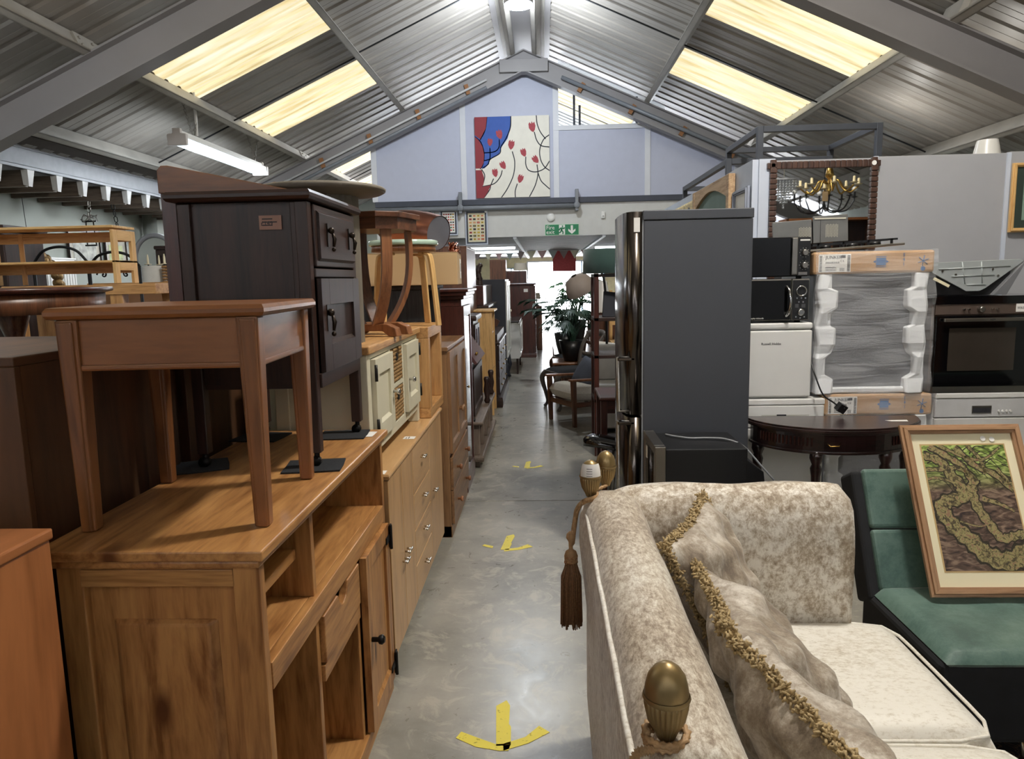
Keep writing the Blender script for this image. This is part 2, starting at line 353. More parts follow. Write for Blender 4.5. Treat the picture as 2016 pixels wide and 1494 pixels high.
def purlin(x, y0=-5.6, y1=20.0, h=0.225, name='purlin'):
    s = -1 if x < RX else 1; g = G(); z = rz_(x)-0.012; q = Vector((s, 0, -SL)).normalized(); n = Vector((s*SL, 0, 1)).normalized()
    def P(a, b): v = Vector((x, 0, z)) + q*a - n*b; return (v.x, v.z)
    t = 0.012
    g.prism([P(0,0), P(0.075,0), P(0.075,t), P(t,t), P(t,h-t), P(t*1.0,h-t), P(-0.0,h-t), P(0,h)], y0, y1, 'y') if 0 else None
    g.prism([P(0,0), P(0.07,0), P(0.07,t), P(t,t), P(t,h), P(0,h)], y0, y1, 'y')
    g.prism([P(-0.07,h-t), P(t,h-t), P(t,h), P(-0.07,h)], y0, y1, 'y')
    g.prism([P(-0.07,h-0.03), P(-0.07+t,h-0.03), P(-0.07+t,h), P(-0.07,h)], y0, y1, 'y')
    return g.part(name, purl_m, ce)
PX = [RX-0.3, -2.52, -4.32, -5.5, RX+0.3, 1.96, 3.78, 5.3]
for x in PX: purlin(x)
rod = plain('dark_tie_rod', (60,62,66), 0.5, 0.5)
for yb in (-2.4, 3.9, 10.25, 16.4):
    for k, (a, b) in enumerate(((PX[0], PX[1]), (PX[1], PX[2]), (PX[2], PX[3]), (PX[4], PX[5]), (PX[5], PX[6]), (PX[6], PX[7]))):
        y2 = yb + 0.1*(k%3)
        G().tube([(a, y2, rz_(a)-0.1), (b, y2, rz_(b)-0.1)], 0.011, 6).part('tie_rod', rod, ce)
for xx, yy in ((-2.52, 7.0), (-4.32, 7.0), (-5.5, 7.0), (1.96, 7.0), (3.78, 7.0), (-4.32, 13.3), (3.78, 13.3)):
    s = -1 if xx < RX else 1; g = G(); g.box(-0.05, 0.02, -0.16, 0.16, -0.2, -0.03)
    for a in (-0.1, 0.1): g.cyl((0.02, a, -0.08), (0.035, a, -0.08), 0.014, 6); g.cyl((0.02, a, -0.15), (0.035, a, -0.15), 0.014, 6)
    g.part('purlin_cleat', purl_m, ce, loc=(xx, yy, rz_(xx)), rot=(0, s*math.atan(SL), 0), label='bolted purlin joint plate')
cleat_m = plain('raw_wood_block', (150,104,66), 0.7); conduit = plain('white_conduit', (200,200,200), 0.5); dpipe = plain('grey_pipe', (120,124,130), 0.4)
def rafter(yc, s, full=True):
    x0, x1 = RX, (-6.35 if s < 0 else 6.35); top = -0.24; d = 0.36
    g = G(); Z = lambda x, o: rz_(x)+o
    g.prism([(x0,Z(x0,top)),(x1,Z(x1,top)),(x1,Z(x1,top-0.022)),(x0,Z(x0,top-0.022))], yc-0.1, yc+0.1, 'y')
    g.prism([(x0,Z(x0,top-d+0.022)),(x1,Z(x1,top-d+0.022)),(x1,Z(x1,top-d)),(x0,Z(x0,top-d))], yc-0.1, yc+0.1, 'y')
    g.prism([(x0,Z(x0,top-0.02)),(x1,Z(x1,top-0.02)),(x1,Z(x1,top-d+0.02)),(x0,Z(x0,top-d+0.02))], yc-0.012, yc+0.012, 'y')
    o = g.part('rafter', raft_m, ce)
    if yc == 13.2:
        for k in range(6):
            x = RX + s*(1.0+0.88*k)
            h = G().box(-0.035, 0.035, -0.045, 0.0, -0.1, 0.07); h.part('wood_block', cleat_m, o, loc=(x, yc-0.012, Z(x, top-0.17 if s < 0 else top-0.2)), rot=(0, s*math.atan(SL)+0.15, 0))
        a, b = RX+s*0.65, RX+s*5.6
        G().tube([(a, yc-0.09, Z(a, top-0.2)), (b, yc-0.09, Z(b, top-0.2))], 0.02 if s < 0 else 0.035, 8).part('conduit', conduit if s < 0 else dpipe, o, label='white conduit' if s < 0 else 'grey pipe')
        if s < 0: G().tube([(a, yc-0.1, Z(a, top-0.33)), (b, yc-0.1, Z(b, top-0.33))], 0.03, 8).part('grey_pipe', dpipe, o)
    return o
for yc in (-5.5, 0.75, 7.0, 13.2): rafter(yc, -1); rafter(yc, 1)
for yc in (0.75, 7.0, 13.2):
    G().prism([(RX-0.42, rz_(RX-0.42)-0.22), (RX+0.42, rz_(RX+0.42)-0.22), (RX+0.42, RZ-0.62), (RX-0.42, RZ-0.62)], yc-0.11, yc+0.11, 'y').part('apex_plate', raft_m, ce, bev=0.006)
# left eaves beam and lean-to joists
g = G().box(-6.32, -6.0, -5.6, 20, 2.885, 3.15); g.box(-6.05, -5.97, -5.6, 20, 2.885, 2.92); g.box(-6.05, -5.97, -5.6, 20, 3.115, 3.15)
g.part('eaves_beam', plain('eaves_beam_paint', (172,176,182), 0.5), ce, bev=0.004)
G().prism([(-6.0, 3.14), (-5.72, 3.2), (-5.72, 3.24), (-6.0, 3.18)], -5.6, 20, 'y').part('gutter_lining', plain('dull_brown_lining', (92,84,78), 0.8), ce)
jd = wood('old_joist', (112,98,84), (76,64,56), 'x', 2, 0.75)
jend = plain('white_joist_end', (228,228,226), 0.6)
y = -4.27
while y < 19:
    j = B(-6.98, -6.06, y-0.035, y+0.035, 2.695, 2.885).part('joist', jd, ce)
    G().hexa([(-6.06,y-0.04,2.715),(-6.0,y-0.03,2.695),(-6.0,y+0.03,2.695),(-6.06,y+0.04,2.715)], [(-6.06,y-0.06,2.885),(-5.98,y-0.06,2.885),(-5.98,y+0.06,2.885),(-6.06,y+0.06,2.885)]).part('joist_end', jend, j, label='white painted joist end')
    y += 0.51
B(-7.0, -6.0, -5.6, 20, 2.89, 2.93).part('lean_to_board', plain('lean_to_board', (140,132,122), 0.8), ce)
# outer walls
S('wall_left', B(-7.15, -7.0, -6, 20.2, 0, 3.0), sidewall)
S('wall_right', B(6.3, 6.45, -6, 20.2, 0, 3.1), sidewall)
g = G().prism([(-7.1,0),(6.4,0),(6.4,2.8),(RX,RZ),(-6.3,3.0),(-7.1,3.0)], -6.2, -6.05, 'y'); S('wall_rear', g, partg)
g = G().prism([(-7.1,0),(-3.15,0),(-3.15,4.45),(-6.3,3.0),(-7.1,3.0)], 20.0, 20.15, 'y'); S('wall_far_left', g, sidewall)
# gable wall at the end of the hall
YG = 13.5
gw = SE('wall_gable')
def tp(x): return rz_(x)-0.25
B(-3.05, 6.3, YG, YG+0.1, 2.27, 2.86).part('header_board', header, gw)
def gpanel(x0, x1, z0=2.95, z1=None, poly=None):
    p = poly or [(x0, z0), (x1, z0), (x1, z1 or tp(x1)), (x0, z1 or tp(x0))]
    return G().prism(p, YG, YG+0.08, 'y').part('board_panel', lilac, gw, bev=0.002, seg=1)
gpanel(-3.05, -1.42)
gpanel(0, 0, poly=[(-1.38, 2.95), (0.23, 2.95), (0.23, tp(0.23)), (RX, tp(RX)), (-1.38, tp(-1.38))])
gpanel(0.33, 1.9, z1=4.13); gpanel(1.94, 3.5, poly=[(1.94, 2.95), (3.5, 2.95), (3.5, tp(3.5)), (2.4, 4.13), (1.94, 4.13)]); gpanel(3.54, 6.3)
for x, zt in ((-3.05, tp(-3.05)), (-1.4, tp(-1.4)), (0.28, tp(0.28)), (1.92, 4.15), (3.52, tp(3.52))):
    B(x-0.05, x+0.05, YG-0.015, YG+0.08, 2.95, zt).part('cover_strip', wtrim, gw)
B(0.25, 2.4, YG-0.02, YG+0.06, 4.13, 4.21).part('window_sill', wtrim, gw)
B(-3.05, 6.3, YG-0.05, YG+0.05, 2.85, 2.95).part('beam', navy, gw, bev=0.004)
g = G(); g.prism([(0.33, 4.22), (2.35, 4.22), (2.2, tp(2.2)+0.2), (0.33, tp(0.33)+0.2)], YG+0.03, YG+0.036, 'y')
glass = plain('window_glass', (225,230,232), 0.04, var=0); glass.node_tree.nodes['Principled BSDF'].inputs['Transmission Weight'].default_value = 1.0
w = g.part('window_1', glass); w['kind'] = 'structure'
g = G().tube([(-3.05, YG-0.11, 2.79), (0.66, YG-0.11, 2.79)], 0.045, 10)
pp = g.thing('heating_pipe', dpipe, 'grey pipe running along the dark beam under the tulip painting', 'pipe')
for x in (-1.47, 0.64):
    G().box(x-0.03, x+0.03, YG-0.16, YG-0.05, 2.7, 3.08).cyl((x, YG-0.18, 2.8), (x, YG-0.04, 2.8), 0.06, 8).part('pipe_bracket', dpipe, pp, bev=0.008)
# window mullions behind the pane, seen dark against the roof light beyond
for x, zt in ((0.62, 4.8), (0.72, 4.6), (1.75, 4.72)): B(x-0.02, x+0.02, YG+0.2, YG+0.24, 4.1, zt).part('window_post', navy, gw)
# room beyond the gable
fc = SE('ceiling_2'); ceilw = wood('stained_ceiling_board', (124,114,114), (52,44,46), 'x', 2.5, 0.72, 0, 0.0, 7, 2.5)
y = YG+0.1; k = 0
while y < 26.9:
    B(-3.05, 4.6, y+0.004, min(y+0.17, 27)-0.004, 2.27, 2.3).part('ceiling_plank', ceilw, fc); y += 0.17; k += 1
B(-3.05, 4.6, YG+0.1, 27, 2.31, 2.36).part('ceiling_deck', navy, fc)
for x in (-0.5, 1.14): B(x-0.03, x+0.03, YG+0.02, 26.9, 2.235, 2.27).part('white_trunking', wtrim, fc)
S('wall_back_left', B(-3.15, -3.05, YG+0.1, 27, 0, 2.3), sidewall)
S('wall_back_right', B(4.6, 4.7, YG+0.1, 27, 0, 2.3), sidewall)
YB = 27.0
wb_ = SE('wall_back'); bm_ = plain('cream_yellow_wall', (236,224,186), 0.7)
B(-3.1, -1.45, YB, YB+0.12, 0, 2.3).part('wall_panel', bm_, wb_); B(-1.45, -0.55, YB, YB+0.12, 0, 1.5).part('wall_panel', bm_, wb_); B(2.3, 4.7, YB, YB+0.12, 0, 2.3).part('wall_panel', bm_, wb_)
B(-1.45, -0.55, YB, YB+0.12, 1.9, 2.3).part('wall_panel', bm_, wb_); B(-0.55, 2.3, YB, YB+0.12, 2.12, 2.3).part('wall_panel', bm_, wb_)
bluef = plain('pale_blue_window_frame', (150,190,220), 0.5)
wf = SE('window_2')
for x in (-1.45, -1.15, -0.85, -0.57): B(x-0.02, x+0.02, YB-0.02, YB+0.08, 1.5, 1.9).part('window_bar', bluef, wf)
for z in (1.52, 1.88): B(-1.45, -0.55, YB-0.02, YB+0.08, z-0.02, z+0.02).part('window_rail', bluef, wf)
df = SE('door_1')
for x in (-0.55, 1.45, 2.28): B(x-0.025, x+0.025, YB-0.02, YB+0.1, 0, 2.12).part('door_post', wtrim if x < 1.2 else bluef, df)
B(-0.55, 2.3, YB-0.02, YB+0.1, 2.09, 2.14).part('door_head', wtrim, df)
B(-5, 7, YB+0.2, YB+9, -0.12, -0.02).part('forecourt', plain('pale_forecourt', (190,190,188), 0.8)).__setitem__('kind', 'structure')
# bunting
bn = T('bunting', 'string of patchwork triangle flags hanging across the far doorway', 'bunting', (0, 20.3, 2.262))
bc = [plain('flag_pink', (214,176,176), 0.8), plain('flag_grey', (170,176,172), 0.8), plain('flag_taupe', (150,134,130), 0.8), plain('flag_cream', (224,216,190), 0.8)]
G().tube([(x, 0, 0.012*cos(x*5)) for x in [i*0.2-2.6 for i in range(26)]], 0.006, 4).part('cord', wtrim, bn)
for i in range(15):
    x = -2.4 + 0.3*i; G().prism([(x-0.13, 0), (x+0.13, 0), (x, -0.24)], -0.004, 0.004, 'y').part('flag', bc[i % 4], bn)
G().box(0.2, 0.86, -0.01, 0.01, -0.58, 0.0).thing('red_banner', plain('red_brick_cloth', (176,74,74), 0.8, var=0.2, scale=60), 'red patterned cloth panel hanging behind the bunting at the doorway', 'banner', loc=(0.1, 20.9, 2.27))
# ceiling battens in the far room
def far_batten(x0, x1, y, lab):
    t = T('fluorescent_batten', lab, 'light', ((x0+x1)/2, y, 2.2), group='fluorescent battens in the far room')
    h = (x1-x0)/2
    B(-h, h, -0.05, 0.05, 0.025, 0.07).part('housing', whitem, t, bev=0.005); B(-h+0.02, h-0.02, -0.06, 0.06, -0.02, 0.025).part('diffuser', lampw, t, bev=0.01)
far_batten(-2.3, -0.6, 16.8, 'white fluorescent batten on the far room ceiling, nearest of the left three')
far_batten(-2.3, -0.6, 19.2, 'white fluorescent batten on the far room ceiling, middle of the left three')
far_batten(-2.3, -0.6, 21.6, 'white fluorescent batten on the far room ceiling, farthest of the left three')
far_batten(1.25, 2.9, 17.6, 'white fluorescent batten on the far room ceiling, right of the trunking near the fridge')
# partition room on the right
pw = SE('wall_partition'); YP = 5.2
for i, (a, b) in enumerate(((1.62, 2.285), (2.3, 3.17), (3.185, 4.1), (4.115, 5.1), (5.115, 6.3))):
    B(a, b, YP, YP+0.04, 0, 2.27+0.008*i).part('wall_board', partg, pw, bev=0.002, seg=1)
B(1.5, 1.61, YP-0.02, YP+0.06, 0, 2.28).part('corner_post', partl, pw, bev=0.003)
for x in (2.2925, 3.1775, 4.1075): B(x-0.014, x+0.014, YP-0.008, YP+0.01, 0, 2.28).part('joint_strip', partl, pw)
ps = SE('wall_partition_side')
B(1.46, 1.5, 5.2, 6.3, 0, 2.28).part('wall_board', partl, ps); B(1.46, 1.5, 6.31, 9.2, 0, 2.28).part('wall_board', partl, ps)
B(1.46, 6.3, 9.2, 9.24, 0, 2.28).part('wall_board', partg, ps)
B(1.505, 6.3, 5.245, 9.2, 2.2, 2.215).part('top_deck', plain('mdf_top', (150,140,126), 0.8), ps)
# ---------- left row of furniture ----------
def pdoor(x0, x1, z0, z1, y=0.0, t=0.02, fw=0.06, rec=0.009, bead=True):
    """frame-and-panel door or side as one mesh; its front lies at y-t"""
    g = G(); g.box(x0, x0+fw, y-t, y, z0, z1); g.box(x1-fw, x1, y-t, y, z0, z1)
    g.box(x0+fw, x1-fw, y-t, y, z0, z0+fw); g.box(x0+fw, x1-fw, y-t, y, z1-fw, z1)
    g.box(x0+fw-0.002, x1-fw+0.002, y-t+rec, y, z0+fw-0.002, z1-fw+0.002)
    if bead:
        b = 0.012; a, c, d, e = x0+fw, x1-fw, z0+fw, z1-fw
        g.hexa([(a,y-t+0.001,d),(c,y-t+0.001,d),(c-b,y-t+rec,d+b),(a+b,y-t+rec,d+b)], [(a,y-t+0.003,d),(c,y-t+0.003,d),(c-b,y-t+rec+0.002,d+b),(a+b,y-t+rec+0.002,d+b)])
    return g
def knob(parent, loc, mat, r=0.014, l=0.025, name='knob'):
    pr = [(r*0.45, 0), (r*0.4, -l*0.45), (r*0.95, -l*0.6), (r, -l*0.8), (r*0.7, -l)]
    return G().lathe([(a, b) for a, b in pr], n=12, ax='y').part(name, mat, parent, loc=loc)
iron = plain('black_iron', (28,27,27), 0.45, 0.6)
def label_card(parent, x, y, z, w, h, rot=(0,0,0), lines=2, name='price_label', m=None):
    c = B(-w/2, w/2, -h/2, h/2, 0, 0.0012).part(name, m or paper, parent, loc=(x, y, z), rot=rot)
    g = G()
    for i in range(lines): yy = h*(0.25-0.22*i); g.box(-w*0.36, w*(0.1+0.2*(i%2)), yy-h*0.04, yy+h*0.04, 0.0011, 0.0016)
    g.part('writing', ink, c); return c
# pine dresser base
D = T('pine_sideboard', 'knotty pine open sideboard with drawer and door, two tables standing on it', 'sideboard', (-0.579, 1.36, 0), 90)
L, Dp, H = 1.12, 0.42, 0.98
gt = G().box(-0.025, L+0.02, -0.02, Dp+0.03, H-0.022, H); gt.part('top', pine('x'), D, bev=0.004)
G().box(-0.015, L+0.01, -0.008, Dp+0.02, H-0.04, H-0.024).part('top_moulding', pine('x'), D, bev=0.005)
# near side (frame and panel), far side, back
g = G(); g.box(0, 0.03, 0, 0.055, 0, H-0.04); g.box(0, 0.03, Dp-0.055, Dp, 0, H-0.04); g.box(0, 0.03, 0.055, Dp-0.055, H-0.085, H-0.04); g.box(0, 0.03, 0.055, Dp-0.055, 0, 0.12)
g.part('side_frame', pine('z'), D, bev=0.003)
g = G(); g.box(0.02, 0.03, 0.053, Dp-0.053, 0.12, H-0.087)
g.part('side_panel', pine('z'), D)
B(-0.004, 0.004, 0.052, Dp-0.052, H-0.082, H-0.046).part('trim_strip', wood('light_pine_strip', (196,150,92), (160,112,62), 'y', 2.4, 0.45), D, bev=0.002)
x0, y0, y1, z0, z1, b = 0.021, 0.1, Dp-0.1, 0.18, H-0.16, 0.035
G().hexa([(x0,y0-0.002,z0),(x0-0.014,y0+0.016,z0+b*0.2),(x0-0.014,y1-0.016,z0+b*0.2),(x0,y1+0.002,z0)], [(x0,y0-0.002,z1),(x0-0.014,y0+0.016,z1-0.01),(x0-0.014,y1-0.016,z1-0.01),(x0,y1+0.002,z1)]).part('raised_panel', pine('z'), D, bev=0.004)
B(L-0.03, L, 0, Dp, 0, H-0.04).part('side', pine('z'), D)
B(0.03, L-0.03, Dp-0.015, Dp, 0.04, H-0.04).part('back', pine('z'), D)
xd = 0.36; xe = 0.745   # two upright dividers
B(xd-0.012, xd+0.012, 0.01, Dp-0.015, 0.715, H-0.04).part('divider', pine('z'), D, bev=0.002)
B(xd-0.012, xd+0.012, 0.01, Dp-0.015, 0.05, 0.69).part('divider', pine('z'), D, bev=0.002)
B(xe-0.012, xe+0.012, 0.01, Dp-0.015, 0.05, 0.69).part('divider', pine('z'), D, bev=0.002)
B(0.03, xd-0.012, 0.05, Dp-0.015, 0.815, 0.842).part('shelf', pine('x'), D, bev=0.003)
B(0.03, L-0.03, 0.0225, Dp-0.015, 0.69, 0.715).part('shelf', pine('x'), D, bev=0.003)
B(0.0302, L-0.0302, -0.002, 0.022, 0.655, 0.7155).part('front_rail', pine('x'), D, bev=0.002)
B(0.0, L, -0.004, Dp-0.015, 0.0, 0.06).part('plinth', pine('x'), D, bev=0.003)
g = G(); x0, x1, z0, z1 = xd+0.016, xe-0.016, 0.52, 0.648
xm = (x0+x1)/2
g.prism([(x0,z0),(x1,z0),(x1,z1),(xm+0.05,z1),(xm+0.03,z1-0.035),(xm,z1-0.045),(xm-0.03,z1-0.035),(xm-0.05,z1),(x0,z1)], -0.004, 0.02, 'y')
g.part('drawer', pine('x'), D, bev=0.003)
B(x0+0.003, x1-0.003, 0.03, 0.05, z0, z1).part('drawer_shadow_gap', plain('dark_gap', (30,20,14), 0.9), D)  # solid dark panel, paints the shade inside the drawer notch
B(xd+0.012, xe-0.012, 0.0, 0.02, 0.47, 0.515).part('rail', pine('x'), D, bev=0.002)
d = pdoor(xe+0.015, L-0.03, 0.065, 0.65, 0.004, 0.022, 0.055).part('door', pine('z'), D, bev=0.003)
G().lathe([(0.008,0),(0.008,-0.02),(0.014,-0.024),(0.016,-0.034),(0.009,-0.042)], n=12, ax='y').part('knob', iron, d, loc=(xe+0.04, -0.018, 0.37))
for z in (0.60, 0.12):
    G().box(L-0.035, L-0.004, -0.024, -0.018, z-0.04, z+0.04).box(L-0.085, L-0.035, -0.023, -0.018, z-0.012, z+0.012).cyl((L-0.033,-0.026,z-0.045),(L-0.033,-0.026,z+0.045),0.006,8).part('hinge', iron, d, bev=0.002)
# small cherry side table standing on the pine sideboard
t = T('side_table', 'small cherry-wood lamp table standing near the front of the pine sideboard', 'table', (-0.812, 1.665, 0.981), 4)
w, dd, h = 0.425, 0.42, 0.48
ga = []; 
def rim(g, x0, x1, y0, y1, z, th, o):
    prof = [(0,0),(o*0.6,0.002),(o,th*0.35),(o,th*0.65),(o*0.6,th-0.001),(0,th)]
    g.loft([[(x0-a,y0-a,z+b_),(x1+a,y0-a,z+b_),(x1+a,y1+a,z+b_),(x0-a,y1+a,z+b_)] for a, b_ in prof], sm=False); return g
rim(G(), -w/2, w/2, -dd/2+0.005, dd/2, h-0.026, 0.026, 0.012).part('top', cherry('x'), t)
for sx in (-1, 1):
    for sy in (-1, 1):
        cx, cy = sx*(w/2-0.028), sy*(dd/2-0.024); g = G(); g.taper(cx, cy, 0, h-0.026, 0.032, 0.032, 0.046, 0.046)
        g.taper(cx+sx*0.002, cy+sy*0.002, 0.0, h-0.03, 0.024, 0.037, 0.034, 0.052)
        g.part('leg', cherry('z'), t, bev=0.004)
for sy in (-1, 1):
    y = sy*(dd/2-0.02); B(-w/2+0.045, w/2-0.045, y-0.01, y+0.01, h-0.125, h-0.026).part('apron', cherry('x'), t, bev=0.002)
    B(-w/2+0.045, w/2-0.045, y-0.014, y+0.012, h-0.133, h-0.12).part('bead', cherry('x'), t, bev=0.004)
    x = sy*(w/2-0.022); B(x-0.01, x+0.01, -dd/2+0.045, dd/2-0.045, h-0.125, h-0.026).part('apron', cherry('y'), t, bev=0.002)
    B(x-0.013, x+0.013, -dd/2+0.045, dd/2-0.045, h-0.133, h-0.12).part('bead', cherry('y'), t, bev=0.004)
# dark mahogany pot cupboard on castors
t = T('dark_cupboard', 'tall dark mahogany bedside cupboard on castors, carpet squares under its feet', 'cupboard', (-0.632, 1.965, 0.981), 90)
L, Dp, H = 0.49, 0.36, 0.77
rim(G(), -0.012, L+0.012, -0.004, Dp+0.008, H-0.028, 0.028, 0.014).part('top', dark('y'), t)
for cx in (0.018, L-0.018):
    for cy in (0.018, Dp-0.018):
        l = G().taper(cx, cy, 0.042, H-0.03, 0.032, 0.032, 0.036, 0.036).part('leg', dark('z'), t, bev=0.003)
        G().cyl((cx,cy,0.02),(cx,cy,0.045),0.008,8).cyl((cx-0.009,cy+0.004,0.016),(cx+0.009,cy+0.004,0.016),0.0155,12).part('castor', iron, l)
B(0.012, 0.022, 0.036, Dp-0.036, 0.24, H-0.03).part('side_panel', dark('z'), t)
B(0.004, 0.02, 0.03, 0.05, 0.24, H-0.03).part('side_moulding', dark('z'), t, bev=0.003)
B(L-0.022, L-0.012, 0.036, Dp-0.036, 0.24, H-0.03).part('side_panel', dark('z'), t)
B(0.036, L-0.036, Dp-0.02, Dp-0.01, 0.24, H-0.03).part('back', dark('z'), t)
B(0.022, L-0.022, 0.01, Dp-0.02, 0.225, 0.245).part('bottom', dark('y'), t)
B(0.03, L-0.03, -0.006, 0.012, 0.225, 0.265).part('lower_rail', dark('x'), t, bev=0.002)
B(0.034, L-0.034, -0.004, 0.012, 0.535, 0.56).part('mid_rail', dark('x'), t, bev=0.003)
g = G().box(0.04, L-0.04, -0.006, 0.01, 0.565, H-0.035); rim_ = g.part('drawer', dark('x'), t, bev=0.003)
G().hexa([(0.06,-0.006,0.58),(L-0.06,-0.006,0.58),(L-0.06,-0.014,0.588),(0.06,-0.014,0.588)], [(0.06,-0.006,H-0.05),(L-0.06,-0.006,H-0.05),(L-0.06,-0.014,H-0.058),(0.06,-0.014,H-0.058)]).part('drawer_panel', dark('x'), rim_)
d = pdoor(0.04, L-0.04, 0.268, 0.532, -0.002, 0.014, 0.075, 0.008).part('door', dark('z'), t, bev=0.002)
def drop_pull(parent, x, z, s=1.0):
    g = G(); g.box(-0.008*s, 0.008*s, -0.004, 0, -0.03*s, 0.03*s).ball((0, -0.012, 0.012*s), 0.009*s, 8, 6)
    g.tube([(0,-0.014,0.008*s), (0.003,-0.02,-0.01*s), (0,-0.017,-0.03*s)], [0.003, 0.006*s, 0.004], 8).ball((0,-0.017,-0.037*s), 0.006*s, 8, 6)
    g.part('drop_handle', plain('aged_bronze', (60,52,46), 0.3, 0.9), parent, bev=0, loc=(x, -0.014, z))
drop_pull(rim_, 0.13, 0.655, 1.1); drop_pull(rim_, 0.36, 0.655, 1.1); drop_pull(d, 0.085, 0.42, 1.25)
pl_m = plain('brown_price_sticker', (150,118,104), 0.7)
c = label_card(t, 0.008, 0.105, H-0.085, 0.062, 0.038, (R(90), 0, R(-90)), 3, 'price_sticker', pl_m)
text('£149', 0.017, 'price_writing', ink, c, (-0.027, -0.008, 0.001), (0, 0, 0))
# galleried tray top (sloping board) seen above the cupboard, behind it
t2 = T('writing_slope', 'red-brown wooden board with a sloping edge behind the dark cupboard top', 'board', (-1.06, 2.02, 1.755), 0)
G().prism([(0,0),(0.36,0),(0.36,0.004),(0.03,0.075),(0.012,0.075),(0,0.062)], -0.012, 0.012, 'y').part('board', cherry('x'), t2, bev=0.002)
G().taper(0.02, 0.4, -0.34, 0.06, 0.04, 0.8, 0.04, 0.8).part('body', mahog('z'), t2)
# carpet squares
cm = plain('charcoal_carpet', (44,46,50), 0.95, var=0.4, scale=260, bump=1.0)
for i, (x, y, r, lab) in enumerate(((-0.66, 1.985, 8, 'charcoal carpet square under the near front castor of the dark cupboard'), (-0.69, 2.4, 4, 'charcoal carpet square under the far front castor beside a white card'), (-1.0, 1.99, 25, 'curling charcoal carpet square under the near rear castor of the dark cupboard'), (-0.97, 2.38, -6, 'charcoal carpet square under the far rear castor of the dark cupboard'))):
    g = G(); n = 6; v = []
    for a in range(n+1):
        for b in range(n+1): v.append((-0.08+0.16*a/n + random.uniform(-1,1)*0.002, -0.07+0.14*b/n + random.uniform(-1,1)*0.002))
    g.prism([(-0.08,-0.07),(0,-0.072),(0.08,-0.068),(0.082,0),(0.079,0.07),(0,0.071),(-0.081,0.068),(-0.079,0)], 0, 0.0045, 'z')
    g.thing('carpet_square', cm, lab, 'carpet', 'carpet squares on the pine sideboard', loc=(x, y, 0.9805), rot=(0,0,R(r)))
B(-0.03, 0.03, -0.04, 0.04, 0, 0.001).thing('white_card', paper, 'white card lying on the pine sideboard beside the far carpet square', 'card', loc=(-0.615, 2.41, 0.981))
# brown backs of furniture in the next row
def carcass(name, lab, cat, x0, x1, y0, y1, z0, z1, m, m2=None, panels=True, over=0.0):
    t = T(name, lab, cat, ((x0+x1)/2, (y0+y1)/2, z0)); a, b, h = (x1-x0)/2, (y1-y0)/2, z1-z0
    B(-a-over, a+over, -b-over, b+over, h-0.02, h).part('top', (m2 or m)('y'), t, bev=0.003)
    B(-a+0.018, a-0.006, -b+0.018, b-0.018, 0.03, h-0.02).part('body', m('z'), t)
    for s in (-1, 1): B(-a, a, s*(b-0.009)-0.009, s*(b-0.009)+0.009, 0, h-0.02).part('side', m('z'), t, bev=0.002)
    B(a-0.012, a, -b+0.018, b-0.018, 0.0, h-0.02).part('back_panel', m('z'), t)
    B(-a+0.01, a-0.01, -b+0.01, b-0.01, 0, 0.03).part('plinth', m('y'), t)
    return t
t = carcass('wooden_cabinet', 'brown wooden cabinet back standing behind the pine sideboard, nearest the camera', 'cabinet', -1.62, -1.068, 1.40, 2.02, 0, 1.365, brownw)
G().cyl((0.277,-0.16,1.325),(0.285,-0.16,1.325),0.005,8).part('bracket', chrome, t)
t = carcass('panelled_cabinet', 'brown cabinet with framed back between the nearest cabinet and the dark cupboard', 'cabinet', -1.55, -1.1, 2.08, 2.62, 0, 1.33, brownw)
B(-0.02, 0.02, 0.2, 0.25, 0.02, 1.3).part('stile', brownw('z'), t, loc=(0.235,0,0), bev=0.003); B(-0.02, 0.02, -0.26, -0.21, 0.02, 1.3).part('stile', brownw('z'), t, loc=(0.235,0,0), bev=0.003)
# foreground box at the left edge
t = T('veneered_chest', 'orange-brown veneered chest cut off by the lower left corner of the photo', 'chest', (-1.26, 0.76, 0)); 
cv = wood('orange_veneer', (168,108,66), (130,78,42), 'z', 1.2, 0.35, 0, 0.3, 5, 3.0); cv2 = wood('orange_veneer', (168,108,66), (130,78,42), 'y', 1.2, 0.35, 0, 0.3, 5, 3.0)
B(-0.335, 0.335, -0.5, 0.505, 1.035, 1.056).part('top', cv2, t, bev=0.004)
B(-0.33, 0.33, -0.5, 0.5, 0.06, 1.034).part('body', cv, t, bev=0.003)
B(-0.32, 0.32, -0.49, 0.49, 0, 0.06).part('plinth', cv2, t)
# long beech sideboard
t = T('beech_sideboard', 'long low beech sideboard with doors and drawers next along the aisle', 'sideboard', (-0.57, 2.51, 0), 90)
L, Dp, H = 1.36, 0.40, 0.812
rim(G(), 0, L, 0.0, Dp, H-0.022, 0.022, 0.008).part('top', beech('x'), t)
B(0.008, L-0.008, 0.02, Dp, 0.09, H-0.022).part('carcass', beech('z'), t)
B(0.03, L-0.03, 0.05, Dp-0.02, 0, 0.09).part('plinth', plain('dark_plinth', (70,56,40), 0.7), t)
bar = plain('satin_bar_handle', (190,186,180), 0.25, 1.0)
def barh(parent, x, z, l=0.06, vert=False):
    g = G().tube([(-l/2,-0.02,0),(l/2,-0.02,0)], 0.0045, 8).cyl((-l*0.3,-0.02,0),(-l*0.3,0.0,0),0.004,6).cyl((l*0.3,-0.02,0),(l*0.3,0.0,0),0.004,6)
    return g.part('bar_handle', bar, parent, loc=(x, 0.0, z))
for a, b, hx in ((0.004, 0.246, 0.22), (0.25, 0.49, 0.275)):
    d = B(a, b, 0.0, 0.018, 0.1, H-0.028).part('door', beech('z'), t, bev=0.002); barh(d, hx, 0.42 - (0.02 if hx < 0.25 else 0))
